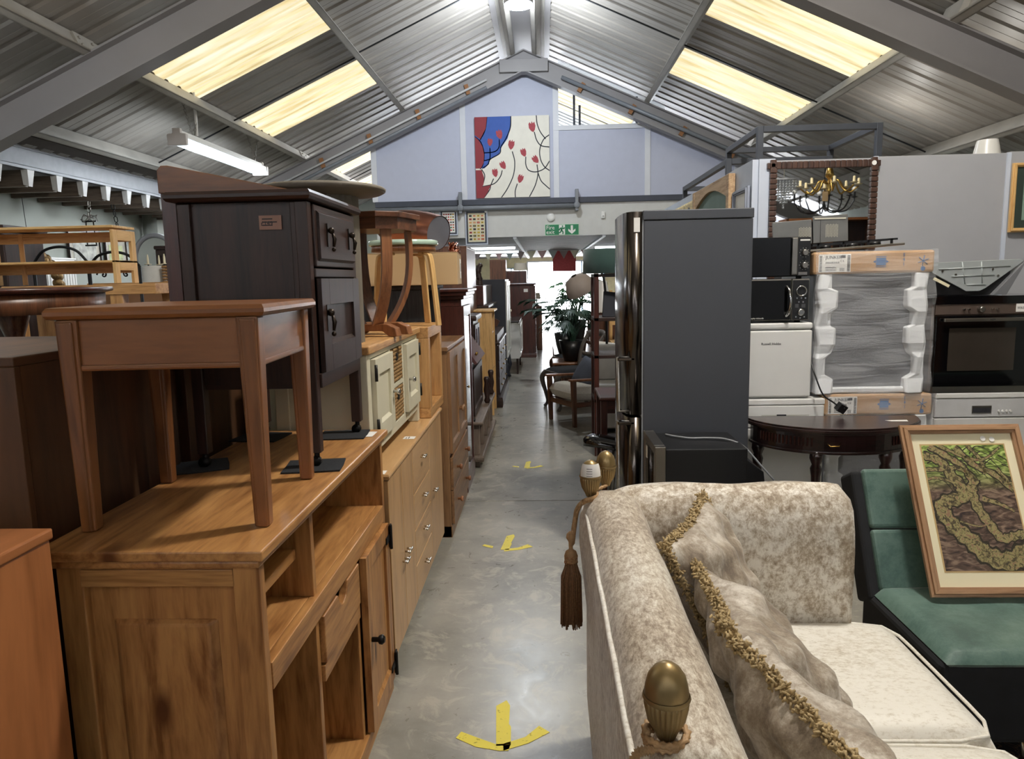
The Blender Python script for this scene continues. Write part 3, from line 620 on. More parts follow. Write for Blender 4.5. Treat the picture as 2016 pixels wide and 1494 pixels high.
zz = [0.1, 0.26, 0.42, 0.58, 0.785]
for i in range(4):
    d = B(0.494, 0.93, 0.0, 0.018, zz[i]+0.002, zz[i+1]-0.002).part('drawer', beech('x'), t, bev=0.002); barh(d, 0.71, (zz[i]+zz[i+1])/2+0.02)
d = B(0.934, L-0.004, 0.0, 0.018, 0.1, H-0.028).part('door', beech('z'), t, bev=0.002); barh(d, 1.02, 0.45)
label_card(t, 0.02, 0.045, H+0.0002, 0.05, 0.07); label_card(t, 0.60, 0.03, H+0.0002, 0.05, 0.05)
# cream sideboard with baskets
t = T('cream_sideboard', 'cream painted sideboard with oak top and two seagrass basket drawers', 'sideboard', (-0.625, 2.512, 0.813), 90)
L, Dp, H = 1.02, 0.34, 0.463
ot = B(-0.02, L+0.02, -0.015, Dp+0.01, H-0.03, H).part('top', oak('x'), t, bev=0.005)
for x in (0.0, L-0.05):
    for y in (0, Dp-0.05): B(x, x+0.05, y, y+0.05, 0, H-0.03).part('leg', cream, t, bev=0.003)
B(0.006, 0.02, 0.05, Dp-0.05, 0.08, H-0.03).part('side', cream, t); B(L-0.02, L-0.006, 0.05, Dp-0.05, 0.08, H-0.03).part('side', cream, t)
B(0.05, L-0.05, Dp-0.02, Dp-0.006, 0.08, H-0.03).part('back', cream, t)
B(0.02, L-0.02, 0.02, Dp-0.02, 0.085, 0.1).part('bottom', cream, t)
B(0.05, L-0.05, 0.0, 0.02, H-0.05, H-0.03).part('rail', cream, t); B(0.05, L-0.05, 0.0, 0.02, 0.06, 0.1).part('rail', cream, t, bev=0.002)
for x in (0.375, 0.645): B(x-0.012, x+0.012, 0.0, Dp-0.02, 0.1, H-0.05).part('divider', cream, t)
B(0.387, 0.633, 0.0, Dp-0.03, 0.245, 0.262).part('shelf', cream, t)
hz_m = plain('black_hinge', (40,38,36), 0.4, 0.7)
for a, b, kx, hx in ((0.055, 0.36, 0.335, 0.05), (0.66, 0.965, 0.69, 0.97)):
    d = pdoor(a, b, 0.104, H-0.054, 0.002, 0.02, 0.06, 0.01).part('door', cream, t, bev=0.002)
    knob(d, (kx, -0.018, 0.25), chrome, 0.013, 0.03)
    for z in (0.16, 0.36): G().cyl((hx,-0.02,z-0.03),(hx,-0.02,z+0.03),0.006,8).part('hinge', hz_m, d)
rope1 = plain('seagrass', (150,118,76), 0.9, var=0.35, scale=60, bump=0.8)
def basket(z0, z1):
    g = G(); n = 9; dz = (z1-z0)/n
    for i in range(n):
        z = z0 + dz*(i+0.5); x = 0.393; row = []
        m = 22
        for k in range(m):
            cx = 0.395 + (0.23/m)*(k+0.5); g.ball((cx, 0.004 - 0.002*((k+i)%2), z), 0.0075, 6, 4, sc_=(0.85, 0.8, 1.15*dz/0.0165))
    g.box(0.392, 0.628, 0.006, 0.3, z0, z1)
    o = g.part('basket_drawer', rope1, t); G().box(0.495, 0.525, -0.006, 0.001, z1-0.052, z1-0.02).part('hand_slot', plain('slot_dark', (26,20,14), 0.9), o, bev=0.006)
basket(0.105, 0.24); basket(0.267, 0.408)
# fluted round pedestal table
tg = plain('taupe_paint', (118,110,98), 0.6, var=0.03)
t = T('fluted_pedestal_table', 'taupe round table with fluted drum pedestal behind the dark cupboard', 'table', (-0.80, 2.68, 1.277))
G().lathe([(0.128,0),(0.128,0.535)], n=96, flute=24, fa=0.07, sm=False).part('fluted_pedestal', tg, t)
G().lathe([(0.10,0.53),(0.215,0.545),(0.228,0.552),(0.23,0.56),(0.222,0.566)], n=40).part('top', tg, t)
# x-frame table with curved legs, hexagonal-ish top
t = T('curved_leg_table', 'brown lamp table with curved crossing legs and an angled top on the cream sideboard', 'table', (-0.70, 3.02, 1.277), -14)
wl = walnut('z'); wx = wood('warm_ply', (158,104,66), (122,76,46), 'z', 2.2, 0.4, 0, 0.2)
oct_ = [(-0.19,-0.12),(-0.12,-0.17),(0.10,-0.17),(0.17,-0.10),(0.17,0.10),(0.10,0.17),(-0.12,0.17),(-0.19,0.12)]
G().prism(oct_, 0.475, 0.497, 'z').part('top', walnut('x'), t, bev=0.003)
G().prism([(a*0.92, b*0.92) for a, b in oct_], 0.43, 0.475, 'z').part('apron', walnut('x'), t)
for (sx, sy) in ((1,-1),(-1,-1),(1,1),(-1,1)):
    pts = bez((sx*0.105, sy*0.10, 0.485), (sx*0.125, sy*0.12, 0.25), (sx*0.10, sy*0.10, 0.16), (sx*0.03, sy*0.06, 0.045), 12)
    n0 = [(p[0], p[1], p[2]) for p in pts]
    G().tube(n0, 0.03, 4, flat=(1.0, 0.42), sm=False, upv=(sx, sy, 0)).part('leg', wx if sx > 0 else wl, t)
for sy in (-1, 1):
    G().prism([(-0.13,0),(-0.09,0),(-0.06,0.022),(0.06,0.022),(0.09,0),(0.13,0),(0.12,0.035),(0.08,0.052),(-0.08,0.052),(-0.12,0.035)], sy*0.055-0.022, sy*0.055+0.022, 'y').part('foot', wx, t, bev=0.004)
# oak open cube
t = T('oak_cube_frame', 'honey oak open box shelf standing on the end of the beech sideboard', 'shelf', (-0.572, 3.56, 0.813), 90)
L, Dp, H = 0.46, 0.44, 0.458
B(0, L, 0, Dp, H-0.055, H).part('top', oak('x'), t, bev=0.003); B(0, L, 0, Dp, 0, 0.05).part('bottom', oak('x'), t, bev=0.003)
for x in (0, L-0.055): B(x, x+0.055, 0, Dp, 0.05, H-0.055).part('side', oak('z'), t, bev=0.003)
B(0.055, L-0.055, Dp-0.02, Dp-0.005, 0.05, H-0.055).part('back', oak('z'), t)
# bentwood stool with glass-green top
t = T('bentwood_stool', 'pale bentwood stool with a thick pale green round top on the oak box', 'stool', (-0.715, 3.76, 1.272), 20)
G().lathe([(0.172,0.408),(0.178,0.412),(0.178,0.43),(0.172,0.434)], n=40).part('top', plain('green_glass_top', (176,200,182), 0.15, coat=0.5), t)
G().lathe([(0.165,0.378),(0.165,0.408)], n=40).part('seat_board', wx, t)
for a in (45, 135, 225, 315):
    c, s = cos(R(a)), sin(R(a)); pts = spl([(0.10*c,0.10*s,0.366),(0.145*c,0.145*s,0.364),(0.166*c,0.166*s,0.33),(0.185*c,0.185*s,0.16),(0.20*c,0.20*s,0.0)], 6)
    G().tube(pts, 0.03, 4, flat=(0.85, 0.32), sm=False, upv=(c, s, 0.0)).part('leg', birch('z'), t, bev=0.002)
# tallboy
t = T('tallboy_cabinet', 'oak tallboy with an open glazed door and four drawers after the beech sideboard', 'cabinet', (-0.555, 4.06, 0), 90)
L, Dp, H = 0.86, 0.45, 1.125
lo = wood('limed_oak', (150,112,76), (112,80,52), 'z', 2.6, 0.45, 0, 0.2); lox = wood('limed_oak', (150,112,76), (112,80,52), 'x', 2.6, 0.45, 0, 0.2)
B(-0.01, L+0.01, -0.012, Dp, H-0.025, H).part('top', lox, t, bev=0.004)
for x in (0, L-0.02): B(x, x+0.02, 0, Dp, 0, H-0.025).part('side', lo, t, bev=0.002)
B(0.02, L-0.02, Dp-0.02, Dp, 0.06, H-0.025).part('back', lo, t); B(0.02, L-0.02, 0, Dp-0.02, 0.48, 0.5).part('shelf', lox, t)
B(0.0, L, -0.004, Dp-0.03, 0, 0.07).part('plinth', lox, t, bev=0.003)
d = pdoor(0.02, L/2-0.002, 0.5, H-0.03, 0, 0.02, 0.05).part('door', lo, t, bev=0.002); knob(d, (L/2-0.03, -0.02, 0.7), lo, 0.018, 0.03)
d = pdoor(L/2+0.002, L-0.02, 0.5, H-0.03, 0, 0.02, 0.05).part('door', lo, t, bev=0.002); knob(d, (L/2+0.03, -0.02, 0.7), lo, 0.018, 0.03)
for i, (z0, z1) in enumerate(((0.075,0.275),(0.28,0.475))):
    d = B(0.02, L-0.02, -0.018, 0, z0, z1).part('drawer', lox, t, bev=0.003)
    for x in (0.2, 0.66): knob(d, (x, -0.018, (z0+z1)/2), wx, 0.018, 0.035)
# black distressed fluted cabinet
bd = wood('distressed_black', (60,58,58), (28,26,28), 'z', 4, 0.6, 0, 0)
t = T('black_carved_cabinet', 'black distressed cabinet with a ridged carved corner, under the cardboard box', 'cabinet', (-0.64, 4.15, 1.13), 90)
G().box(0, 0.5, 0.02, 0.62, 0, 0.32).part('body', bd, t, bev=0.004)
B(-0.02, 0.52, 0.0, 0.64, 0.32, 0.345).part('top', bd, t, bev=0.006)
for i in range(5): G().cyl((0.012+0.018*i, 0.012, 0.0), (0.012+0.018*i, 0.012, 0.315), 0.009, 6).part('ridge', bd, t)
# cardboard box
kb = plain('cardboard', (190,160,118), 0.75, var=0.04, scale=2); kb2 = plain('cardboard_shade', (178,146,106), 0.75, var=0.05, scale=2)
t = T('cardboard_box', 'closed brown cardboard box with a white lamp label on top of the black cabinet', 'box', (-0.84, 4.28, 1.476), 4)
B(-0.34, 0.35, -0.24, 0.28, 0, 0.175).part('carton', kb, t, bev=0.003)
for s in (-1, 1): G().hexa([(-0.34,s*0.005,0.176),(0.35,s*0.005,0.176),(0.35,(0.28 if s>0 else -0.24),0.176),(-0.34,(0.28 if s>0 else -0.24),0.176)], [(-0.34,s*0.005,0.18),(0.35,s*0.005,0.18),(0.35,(0.28 if s>0 else -0.24),0.181),(-0.34,(0.28 if s>0 else -0.24),0.181)]).part('flap', kb2, t)
lb = B(0.351, 0.353, 0.03, 0.17, 0.035, 0.15).part('label', paper, t)
G().box(0.353, 0.3545, 0.095, 0.13, 0.075, 0.125).part('lamp_picture', plain('label_grey', (110,112,118), 0.6), lb, bev=0.01)
# copper dome
cop = plain('copper', (178,122,104), 0.27, 1.0, var=0.1)
t = T('copper_dome_shade', 'large copper dome lampshade tipped on its side on the cardboard box', 'lampshade', (-0.60, 4.27, 1.775)); t.scale = (1.12,1.0,0.92)
_q = Vector((0,0,1)).rotation_difference(Vector((-0.86,0.42,0.16)).normalized()).to_matrix().to_4x4()
g = G(); pr = [(0.108,0),(0.112,0.02),(0.122,0.08),(0.127,0.16),(0.122,0.24),(0.102,0.31),(0.068,0.36),(0.03,0.385),(0.004,0.39)]
g.lathe(pr, n=40, cap=False); g.xf(_q); g.part('dome', cop, t)
g = G(); g.lathe([(0.107, 0.004), (0.107, 0.006)], n=40); g.xf(_q); g.part('grey_inside', plain('grey_inside', (96,98,106), 0.6), t)
t = T('copper_wire_ball', 'small tangle of twisted copper strips beside the copper dome', 'ornament', (-0.53, 4.40, 1.66))
g = G()
for i in range(9):
    a = random.uniform(0, 6.28); b = random.uniform(0, 3.1); g.tube([(0.035*cos(a+q*1.1)*sin(b), 0.035*sin(a+q*1.1), 0.034+0.03*cos(b+q)) for q in range(5)], 0.007, 5)
g.part('strips', cop, t)
# red mahogany wardrobe with cornice
t = T('mahogany_bookcase', 'tall red mahogany glazed cabinet with moulded cornice halfway down the left row', 'cabinet', (-0.56, 4.96, 0), 90)
L, Dp, H = 0.52, 0.5, 1.44
for i, (o, z0, z1) in enumerate(((0.0, H-0.12, H-0.07), (0.02, H-0.07, H-0.045), (0.04, H-0.045, H-0.02), (0.055, H-0.02, H))): B(-o, L+o, -o, Dp, z0, z1).part('cornice', mahog('x'), t, bev=0.005)
for x in (0, L-0.025): B(x, x+0.025, 0, Dp, 0, H-0.12).part('side', mahog('z'), t)
B(0.025, L-0.025, Dp-0.02, Dp, 0, H-0.12).part('back', mahog('z'), t)
B(-0.01, L+0.01, -0.012, Dp, 0, 0.09).part('plinth', mahog('x'), t, bev=0.004)
g = G(); 
for a, b in ((0.025, 0.07), (L-0.07, L-0.025)): g.box(a, b, -0.012, 0.01, 0.09, H-0.12)
g.box(0.07, L-0.07, -0.012, 0.01, 0.09, 0.15); g.box(0.07, L-0.07, -0.012, 0.01, H-0.19, H-0.12); g.box(0.07, L-0.07, -0.006, 0.0, 0.15, H-0.19, 1)
d = g.part('glazed_door', [mahog('z'), blackgl], t, bev=0.002); knob(d, (0.09, -0.012, 0.75), brass, 0.01, 0.02)
# carved grey-brown bench and fall-front bureau
gb = wood('grey_oak', (128,112,98), (84,70,60), 'y', 3, 0.5, 0, 0.1); gbx = wood('grey_oak', (128,112,98), (84,70,60), 'x', 3, 0.5, 0, 0.1); gbz = wood('grey_oak', (128,112,98), (84,70,60), 'z', 3, 0.5, 0, 0.1)
t = T('plank_bench', 'low grey oak shelf unit with moulded edge beside the aisle', 'bench', (-0.50, 5.6, 0), 90)
rim(G(), 0, 1.5, 0, 0.40, 0.355, 0.03, 0.012).part('top', gbx, t)
rim(G(), 0, 1.5, 0.0, 0.40, 0.06, 0.05, 0.015).part('base', gbx, t)
for x in (0.02, 0.4, 0.75, 1.1, 1.43): B(x, x+0.05, 0.02, 0.36, 0.11, 0.355).part('upright', gbz, t, bev=0.006)
for x in (0.06, 1.4): B(x, x+0.05, 0.03, 0.09, 0, 0.06).part('foot', gbz, t)
B(0, 0.06, 0.05, 0.1, 0.386, 0.4).part('black_tag', black, t)
t = T('fall_front_bureau', 'dark bureau with sloping fall lid standing behind the grey oak shelf unit', 'bureau', (-0.58, 5.68, 0.387), 90)
L, Dp = 0.85, 0.36
G().prism([(0.0,0),(0.0,0.42),(0.0,0.44),(0.16,0.66),(Dp,0.66),(Dp,0)], 0.02, L-0.02, 'x').part('body', dark('x'), t, bev=0.003)
for x in (0.0, L-0.02): G().prism([(-0.01,0),(-0.01,0.45),(0.16,0.68),(Dp,0.68),(Dp,0)], x, x+0.02, 'x').part('side', dark('z'), t, bev=0.004)
ld = G().hexa([(0.03,-0.03,0.435),(L-0.03,-0.03,0.435),(L-0.03,0.13,0.66),(0.03,0.13,0.66)], [(0.03,-0.05,0.45),(L-0.03,-0.05,0.45),(L-0.03,0.11,0.675),(0.03,0.11,0.675)]).part('fall_lid', plain('matt_red_lid', (84,52,50), 0.65), t, bev=0.003)
G().lathe([(0.009,0),(0.012,0.015),(0.006,0.03)], n=8).part('knob', brass, ld, loc=(0.2,-0.02,0.5), rot=(R(35),0,0))
g = pdoor(0.03, L-0.03, 0.02, 0.4, 0.0, 0.02, 0.05).part('front_panel', dark('x'), t, bev=0.002)
for x in (0.1, 0.6): G().lathe([(0.02,0),(0.03,0.02),(0.02,0.05),(0.032,0.12),(0.022,0.18),(0.03,0.22),(0.02,0.24)], c=(x+0.7,-0.06,0), n=12).part('turned_post', dark('z'), t)
t = T('dark_glazed_top', 'dark display top with carved cornice above and behind the fall-front bureau', 'cabinet', (-0.64, 6.58, 0.387), 90)
B(0, 0.5, 0, 0.25, 0, 0.74).part('body', dark('z'), t); rim(G(), -0.02, 0.52, -0.02, 0.27, 0.74, 0.05, 0.015).part('cornice', dark('x'), t)
for x in (0.03, 0.26): pdoor(x, x+0.21, 0.03, 0.7, -0.002, 0.015, 0.04).part('door', dark('z'), t)
# pale pine bookcase
t = T('pine_bookcase', 'pale pine bookcase with plank sides rising above the dark bureau', 'bookcase', (-0.56, 7.9, 0), 90)
B(-0.03, 0.47, -0.03, 0.20, 1.15, 1.17).part('top', birch('x'), t, bev=0.003)
g = G().prism([(0,0.0),(0.02,0.0),(0.05,0.05),(0.13,0.05),(0.16,0),(0.18,0),(0.18,1.15),(0,1.15)], 0, 0.022, 'x'); g.part('side', birch('z'), t); 
B(0.42, 0.442, 0, 0.18, 0, 1.15).part('side', birch('z'), t)
B(0.022, 0.42, 0.165, 0.18, 0.08, 1.15).part('back', birch('z'), t)
for z in (0.1, 0.5, 0.9): B(0.022, 0.42, 0.01, 0.165, z, z+0.02).part('shelf', birch('x'), t)
# tall brown wardrobes behind the mahogany bookcase
t = carcass('plank_wardrobe', 'tall brown plank wardrobe side behind the cardboard box', 'wardrobe', -1.4, -0.76, 7.33, 8.3, 0, 1.84, walnut)
t = 0 and carcass('pine_wardrobe', 'brown pine wardrobe with knots between the mahogany cabinet and the bureau', 'wardrobe', -1.25, -0.78, 6.75, 7.15, 0, 1.74, lambda a: wood('brown_pine', (150,112,80), (110,78,54), a, 2, 0.5, 0.4))
# mahogany dresser with hutch
t = T('mahogany_dresser', 'dark mahogany dresser with open upper shelves and scalloped sides', 'dresser', (-0.53, 8.4, 0), 90)
L, Dp = 1.5, 0.5
rim(G(), -0.01, L+0.01, -0.01, Dp, 0.745, 0.025, 0.012).part('worktop', dark('x'), t)
B(0.01, L-0.01, 0.01, Dp, 0.12, 0.86).part('base_carcass', dark('z'), t); rim(G(), -0.02, L+0.02, -0.03, Dp, 0.0, 0.12, 0.015).part('plinth', dark('x'), t)
for i in range(3):
    for j in range(3):
        d = B(0.04+0.48*i, 0.48+0.48*i, -0.008, 0.01, 0.15+0.195*j, 0.335+0.195*j).part('drawer', dark('x'), t, bev=0.003)
        G().tube([(-0.04,0,0),(-0.03,-0.02,-0.01),(0.03,-0.02,-0.01),(0.04,0,0)], 0.005, 6).part('swan_handle', brass, d, loc=(0.26+0.48*i, -0.008, 0.245+0.195*j))
for x in (0.02, L-0.04): G().prism([(0.02,0),(0.1,0.12),(0.06,0.22),(0.16,0.3),(0.16,0.55),(0.46,0.55),(0.46,0)], x, x+0.02, 'x').part('scalloped_side', walnut('z'), t, loc=(0,0,0.77)).scale = (1,1,0.75)
B(0.0, L, 0.1, 0.48, 1.17, 1.2).part('upper_shelf', dark('x'), t, bev=0.004); B(0.04, L-0.04, 0.46, 0.48, 0.77, 1.43).part('back', dark('z'), t)
B(0.03, L-0.03, 0.16, 0.47, 1.2, 1.43).part('top_box', mahog('x'), t, bev=0.004)
B(0.04, L-0.04, 0.15, 0.46, 0.97, 0.99).part('shelf', dark('x'), t)
t = T('carved_figure', 'dark carved wooden figure with a jagged outline on the mahogany dresser', 'ornament', (-0.78, 8.95, 1.431)); t.scale = (0.65,0.65,0.65)
g = G(); pts = [(0,0,0.0),(0.01,0,0.12),(-0.02,0,0.24),(0.0,0,0.34),(0.06,0,0.40)]
g.tube(spl(pts, 3), [0.09,0.07,0.05,0.06,0.05,0.06,0.05,0.07,0.05,0.06,0.05,0.05,0.03], 7)
for i in range(16): g.ball((random.uniform(-0.08,0.04), random.uniform(-0.05,0.05), 0.05+0.02*i), random.uniform(0.02,0.035), 6, 4)
g.part('carving', dark('z'), t)
t = T('black_tall_cabinet', 'tall black cabinet beyond the mahogany dresser with white doors', 'cabinet', (-0.50, 10.1, 0), 90)
bk = plain('black_blue_paint', (52,56,66), 0.4)
B(0, 1.1, 0.02, 0.62, 0.35, 1.5).part('body', bk, t, bev=0.004); 
for k in range(2): pdoor(0.02+0.53*k, 0.54+0.53*k, 0.4, 1.47, 0.02, 0.02, 0.06).part('door', whitem, t, bev=0.003)
for x in (0.04, 1.0):
    for y in (0.05, 0.55): G().tube([(x,y,0.35),(x-0.02,y-0.03,0.2),(x+0.01,y,0.08),(x,y-0.02,0.0)], [0.035,0.03,0.02,0.025], 8).part('cabriole_leg', bk, t)
carcass('narrow_bookcase', 'grey-brown plank tower cabinet standing behind the carved figure', 'cabinet', -0.92, -0.64, 12.75, 13.15, 0, 1.84, walnut)
carcass('small_pine_cupboard', 'small honey pine cupboard left of the carved figure', 'cupboard', -1.35, -1.12, 9.0, 9.3, 1.32, 1.80, birch)
carcass('brown_low_wardrobe', 'dark brown low wardrobe carrying the small pine cupboard', 'wardrobe', -1.5, -1.06, 8.9, 9.8, 0, 1.318, walnut)
t = T('white_dresser', 'white painted sideboard on slim legs beyond the black cabinet', 'sideboard', (-0.38, 11.35, 0), 90)
B(0, 1.3, 0, 0.45, 0.25, 0.82).part('body', whitem, t, bev=0.004); rim(G(), 0, 1.3, 0, 0.45, 0.82, 0.025, 0.012).part('top', dark('x'), t)
for k in range(3): pdoor(0.02+0.42*k, 0.42+0.42*k, 0.28, 0.8, 0, 0.02, 0.05).part('door', whitem, t)
for x in (0.02, 1.25):
    for y in (0.02, 0.4): G().taper(x+0.015, y+0.015, 0, 0.25, 0.025, 0.025, 0.04, 0.04).part('leg', dark('z'), t)
t = T('cherub_ornament', 'small pale cherub ornament standing on the white sideboard', 'ornament', (-0.58, 11.7, 0.846))
G().lathe([(0.06,0),(0.05,0.05),(0.03,0.07),(0.05,0.12),(0.055,0.17),(0.03,0.2)], n=12).ball((0,0,0.235), 0.045, 10, 8).ball((0.05,0,0.15), 0.025, 8, 6).ball((-0.05,0,0.13), 0.025, 8, 6).part('figure', plain('cream_ceramic', (220,212,190), 0.3), t)
t = T('brown_far_wardrobe', 'reddish brown wardrobe with a price card, far down the left row', 'wardrobe', (-0.16, 13.8, 0), 90)
B(0, 1.0, 0, 0.75, 0.08, 1.38).part('body', mahog('z'), t, bev=0.004); rim(G(), -0.02, 1.02, -0.02, 0.77, 1.38, 0.04, 0.015).part('cornice', mahog('x'), t); rim(G(), -0.02, 1.02, -0.02, 0.77, 0, 0.08, 0.01).part('plinth', mahog('x'), t)
for k in range(2): pdoor(0.02+0.49*k, 0.49+0.49*k, 0.1, 1.36, 0, 0.02, 0.07).part('door', mahog('z'), t)
B(-0.001, 0.0, 0.12, 0.2, 1.25, 1.31).part('price_card', paper, t)
def tshade(nm, lab, loc, r0, r1, h, m, cat='lampshade', hs=0.0, grp=None):
    t = T(nm, lab, cat, loc, group=grp); G().lathe([(r0,hs),(r1,hs+h)], n=32, cap=False).part('shade', m, t)
    if hs: G().lathe([(0.06,0),(0.06,0.015),(0.012,0.03),(0.015,hs*0.6),(0.01,hs+h*0.5)], n=12).part('base', black, t)
    else: G().tube([(r0*0.98*cos(a), r0*0.98*sin(a), 0.004) for a in [i*pi/12 for i in range(24)]], 0.004, 5, closed=True).cyl((-r1,0,h*0.9),(r1,0,h*0.9),0.003,5).part('ring', brass, t)
    return t
linen = plain('linen_shade', (206,198,184), 0.85, var=0.03, scale=30)
tshade('drum_lampshade', 'pale beige lampshade on top of the far brown wardrobe stack', (-0.42, 14.0, 1.66), 0.14, 0.11, 0.14, linen)
t = carcass('drawer_box', 'small red-brown drawer box on the far brown wardrobe under a lampshade', 'box', -0.72, -0.3, 13.85, 14.3, 1.421, 1.655, mahog)
tshade('small_beige_shade', 'little square-looking beige lampshade glowing by the bright doorway', (-0.13, 15.4, 0.932), 0.085, 0.07, 0.13, linen, hs=0.14)
t = carcass('slim_dark_cabinet', 'slim dark brown cabinet nearest the bright doorway on the left', 'cabinet', -0.3, -0.02, 15.2, 15.9, 0, 0.93, walnut)
carcass('gap_cabinet', 'white chest of drawers between the far brown wardrobe and the doorway', 'cabinet', -0.55, -0.2, 16.4, 17.3, 0, 0.9, lambda a: whitem)
# yellow floor arrows
ym = worn('worn_yellow_paint', (226,210,70), 0.41)
def arrow(y, s, lab, rot=0, broken=0, ax=-0.15):
    g = G(); st = 0.001
    g.prism([(-0.028*s,0.0),(0.03*s,0.0),(0.034*s,0.12*s),(0.026*s,0.14*s),(0.034*s,0.27*s),(0.02*s,0.31*s),(-0.026*s,0.27*s)], 0, st, 'z')
    if not broken: g.prism([(-0.015*s,-0.03*s),(0.02*s,-0.03*s),(0.03*s,0.01*s),(-0.03*s,0.012*s),(-0.10*s,0.055*s),(-0.17*s,0.10*s),(-0.19*s,0.06*s),(-0.11*s,0.0)], 0, st, 'z')
    else: g.prism([(-0.09*s,0.06*s),(-0.16*s,0.09*s),(-0.17*s,0.06*s),(-0.09*s,0.02*s)], 0, st, 'z')
    g.prism([(0.0,-0.03*s),(0.1*s,0.01*s),(0.19*s,0.075*s),(0.15*s,0.12*s),(0.09*s,0.05*s),(0.0,0.012*s)], 0, st, 'z')
    g.thing('floor_arrow', ym, lab, 'arrow', 'yellow arrows on the floor', loc=(ax, y, 0.0006), rot=(0,0,R(rot)))
arrow(2.15, 0.82, 'worn yellow floor arrow nearest the camera', 4)
arrow(3.86, 0.8, 'worn yellow floor arrow, middle of the three', -6, 1, -0.235)
arrow(5.62, 0.7, 'faint yellow floor arrow farthest down the aisle', -3, 1)
# ---------- crushed velvet sofa ----------
vel = velvet('crushed_velvet', (174,158,136), (230,224,212), (132,114,96), 2.6, (1,1,0.8), 0.5)
velr = velvet('crushed_velvet_roll', (184,170,150), (226,220,206), (136,118,98), 2.6, (2.2,1.0,1.2), 0.4)
vels = velvet('crushed_velvet_seat', (204,196,180), (234,230,220), (160,146,126), 3.2, (0.8,1.4,1), 0.62)
velc = velvet('cushion_velvet', (158,144,126), (206,198,186), (120,106,92), 0.9, (1,0.6,1), 0.42)
gold = plain('gold_fringe', (190,166,122), 0.8, var=0.3, scale=120, bump=0.8)
ropem = plain('bronze_rope', (170,136,96), 0.6, var=0.25, scale=90)
SX, SY = 0.12, 0.86
S_ = T('velvet_sofa', 'champagne crushed velvet sofa with high back along the aisle and brass finials', 'sofa', (SX, SY, 0))
prof = [(0.012,0.04),(0.0,0.2),(0.0,0.5),(-0.004,0.72),(-0.002,0.80),(0.008,0.835),(0.03,0.862),(0.065,0.878),(0.105,0.878),(0.14,0.858),(0.162,0.82),(0.172,0.76),(0.178,0.68),(0.186,0.5),(0.19,0.3),(0.19,0.04)]
rings = []
for i in range(25):
    t = i/24; y = 0.0 + 1.25*t
    e = 1 - 0.25*max(0, (t-0.93)/0.07)**2; ring = []
    for x, z in prof:
        sag = 0.006*sin(t*19+x*20)*(0.4 if z > 0.6 else 0.2)
        cx = 0.09
        xx = cx + (x-cx)*(1.0 if z < 0.6 else (0.94+0.06*e)) - (0.018*max(0,(t-0.8)/0.2)**2 if x < 0.1 and z > 0.6 else 0)
        ring.append((xx+sag*0.3, y, z*(1 if z < 0.7 else 1-(1-e)*0.06) + sag*0.4))
    rings.append(ring)
G().loft(rings).part('back', velr, S_)
# far arm and near arm
def armr(y0, sgn, nm):
    pr = [(-0.005,0.04),(-0.005,0.5),(-0.012,0.66),(-0.012,0.74),(0.0,0.80),(0.03,0.855),(0.075,0.882),(0.125,0.872),(0.165,0.835),(0.18,0.78),(0.182,0.7),(0.18,0.4),(0.18,0.04)]
    rg = []
    for i in range(21):
        t = i/20; x = 0.06 + 0.72*t
        drop = 0.035*max(0, 1-t/0.14)**2 + 0.045*max(0,(t-0.93)/0.07)**2
        rg.append([(x - 0.012*abs(y-0.09)/0.09*(t > 0.96), y0+sgn*y*(1-0.15*max(0,(t-0.95)/0.05)**2), z - (drop if z > 0.6 else 0) + 0.004*sin(t*14+y*30)) for y, z in pr])
    return G().loft(rg).part(nm, vel, S_)
armr(1.175, 1, 'arm'); armr(-0.02, -1, 'arm')
G().tube([(-0.001, 0.02+1.2*k/14, 0.815+0.003*sin(k*2.1)) for k in range(15)], 0.006, 8).part('piping', vels, S_)
G().box(0.19, 0.86, 0.03, 1.17, 0.08, 0.35).part('seat_base', vel, S_, bev=0.03, seg=3)
for x in (0.05, 0.78):
    for y in (0.05, 1.15): G().lathe([(0.022,0),(0.03,0.04),(0.02,0.08)], n=12).part('foot', dark('z'), S_, loc=(x, y, 0))
def pil(w, d, h, n=22, p=2.4, q=0.55, pinch=0.08, sag=0.0, wr=0.0, seed=1):
    """puffed cushion centred at 0; returns G"""
    g = G(); rnd = random.Random(seed); ph = [rnd.uniform(0, 6.3) for _ in range(8)]
    def P(i, j, s):
        u, v = -1+2*i/n, -1+2*j/n
        k = 1 - pinch*(1-abs(u)**1.5)*abs(v)**3; l = 1 - pinch*(1-abs(v)**1.5)*abs(u)**3
        th = (max(0, 1-abs(u)**p)*max(0, 1-abs(v)**p))**q
        wv = wr*(sin(5*u+3*v+ph[0]) + 0.7*sin(9*u-7*v+ph[1]) + 0.5*sin(13*v+ph[2]+4*u))*min(1, th*2)
        return (u*w/2*l, v*d/2*k, s*h/2*th + wv*h*0.5)
    top = [[P(i, j, 1) for i in range(n+1)] for j in range(n+1)]; bot = [[P(i, j, -1) for i in range(n+1)] for j in range(n+1)]
    m = n+1
    g.add([p_ for r_ in top for p_ in r_], [(j*m+i, j*m+i+1, (j+1)*m+i+1, (j+1)*m+i) for j in range(n) for i in range(n)], sm=True)
    g.add([p_ for r_ in bot for p_ in r_], [(j*m+i, (j+1)*m+i, (j+1)*m+i+1, j*m+i+1) for j in range(n) for i in range(n)], sm=True)
    return g
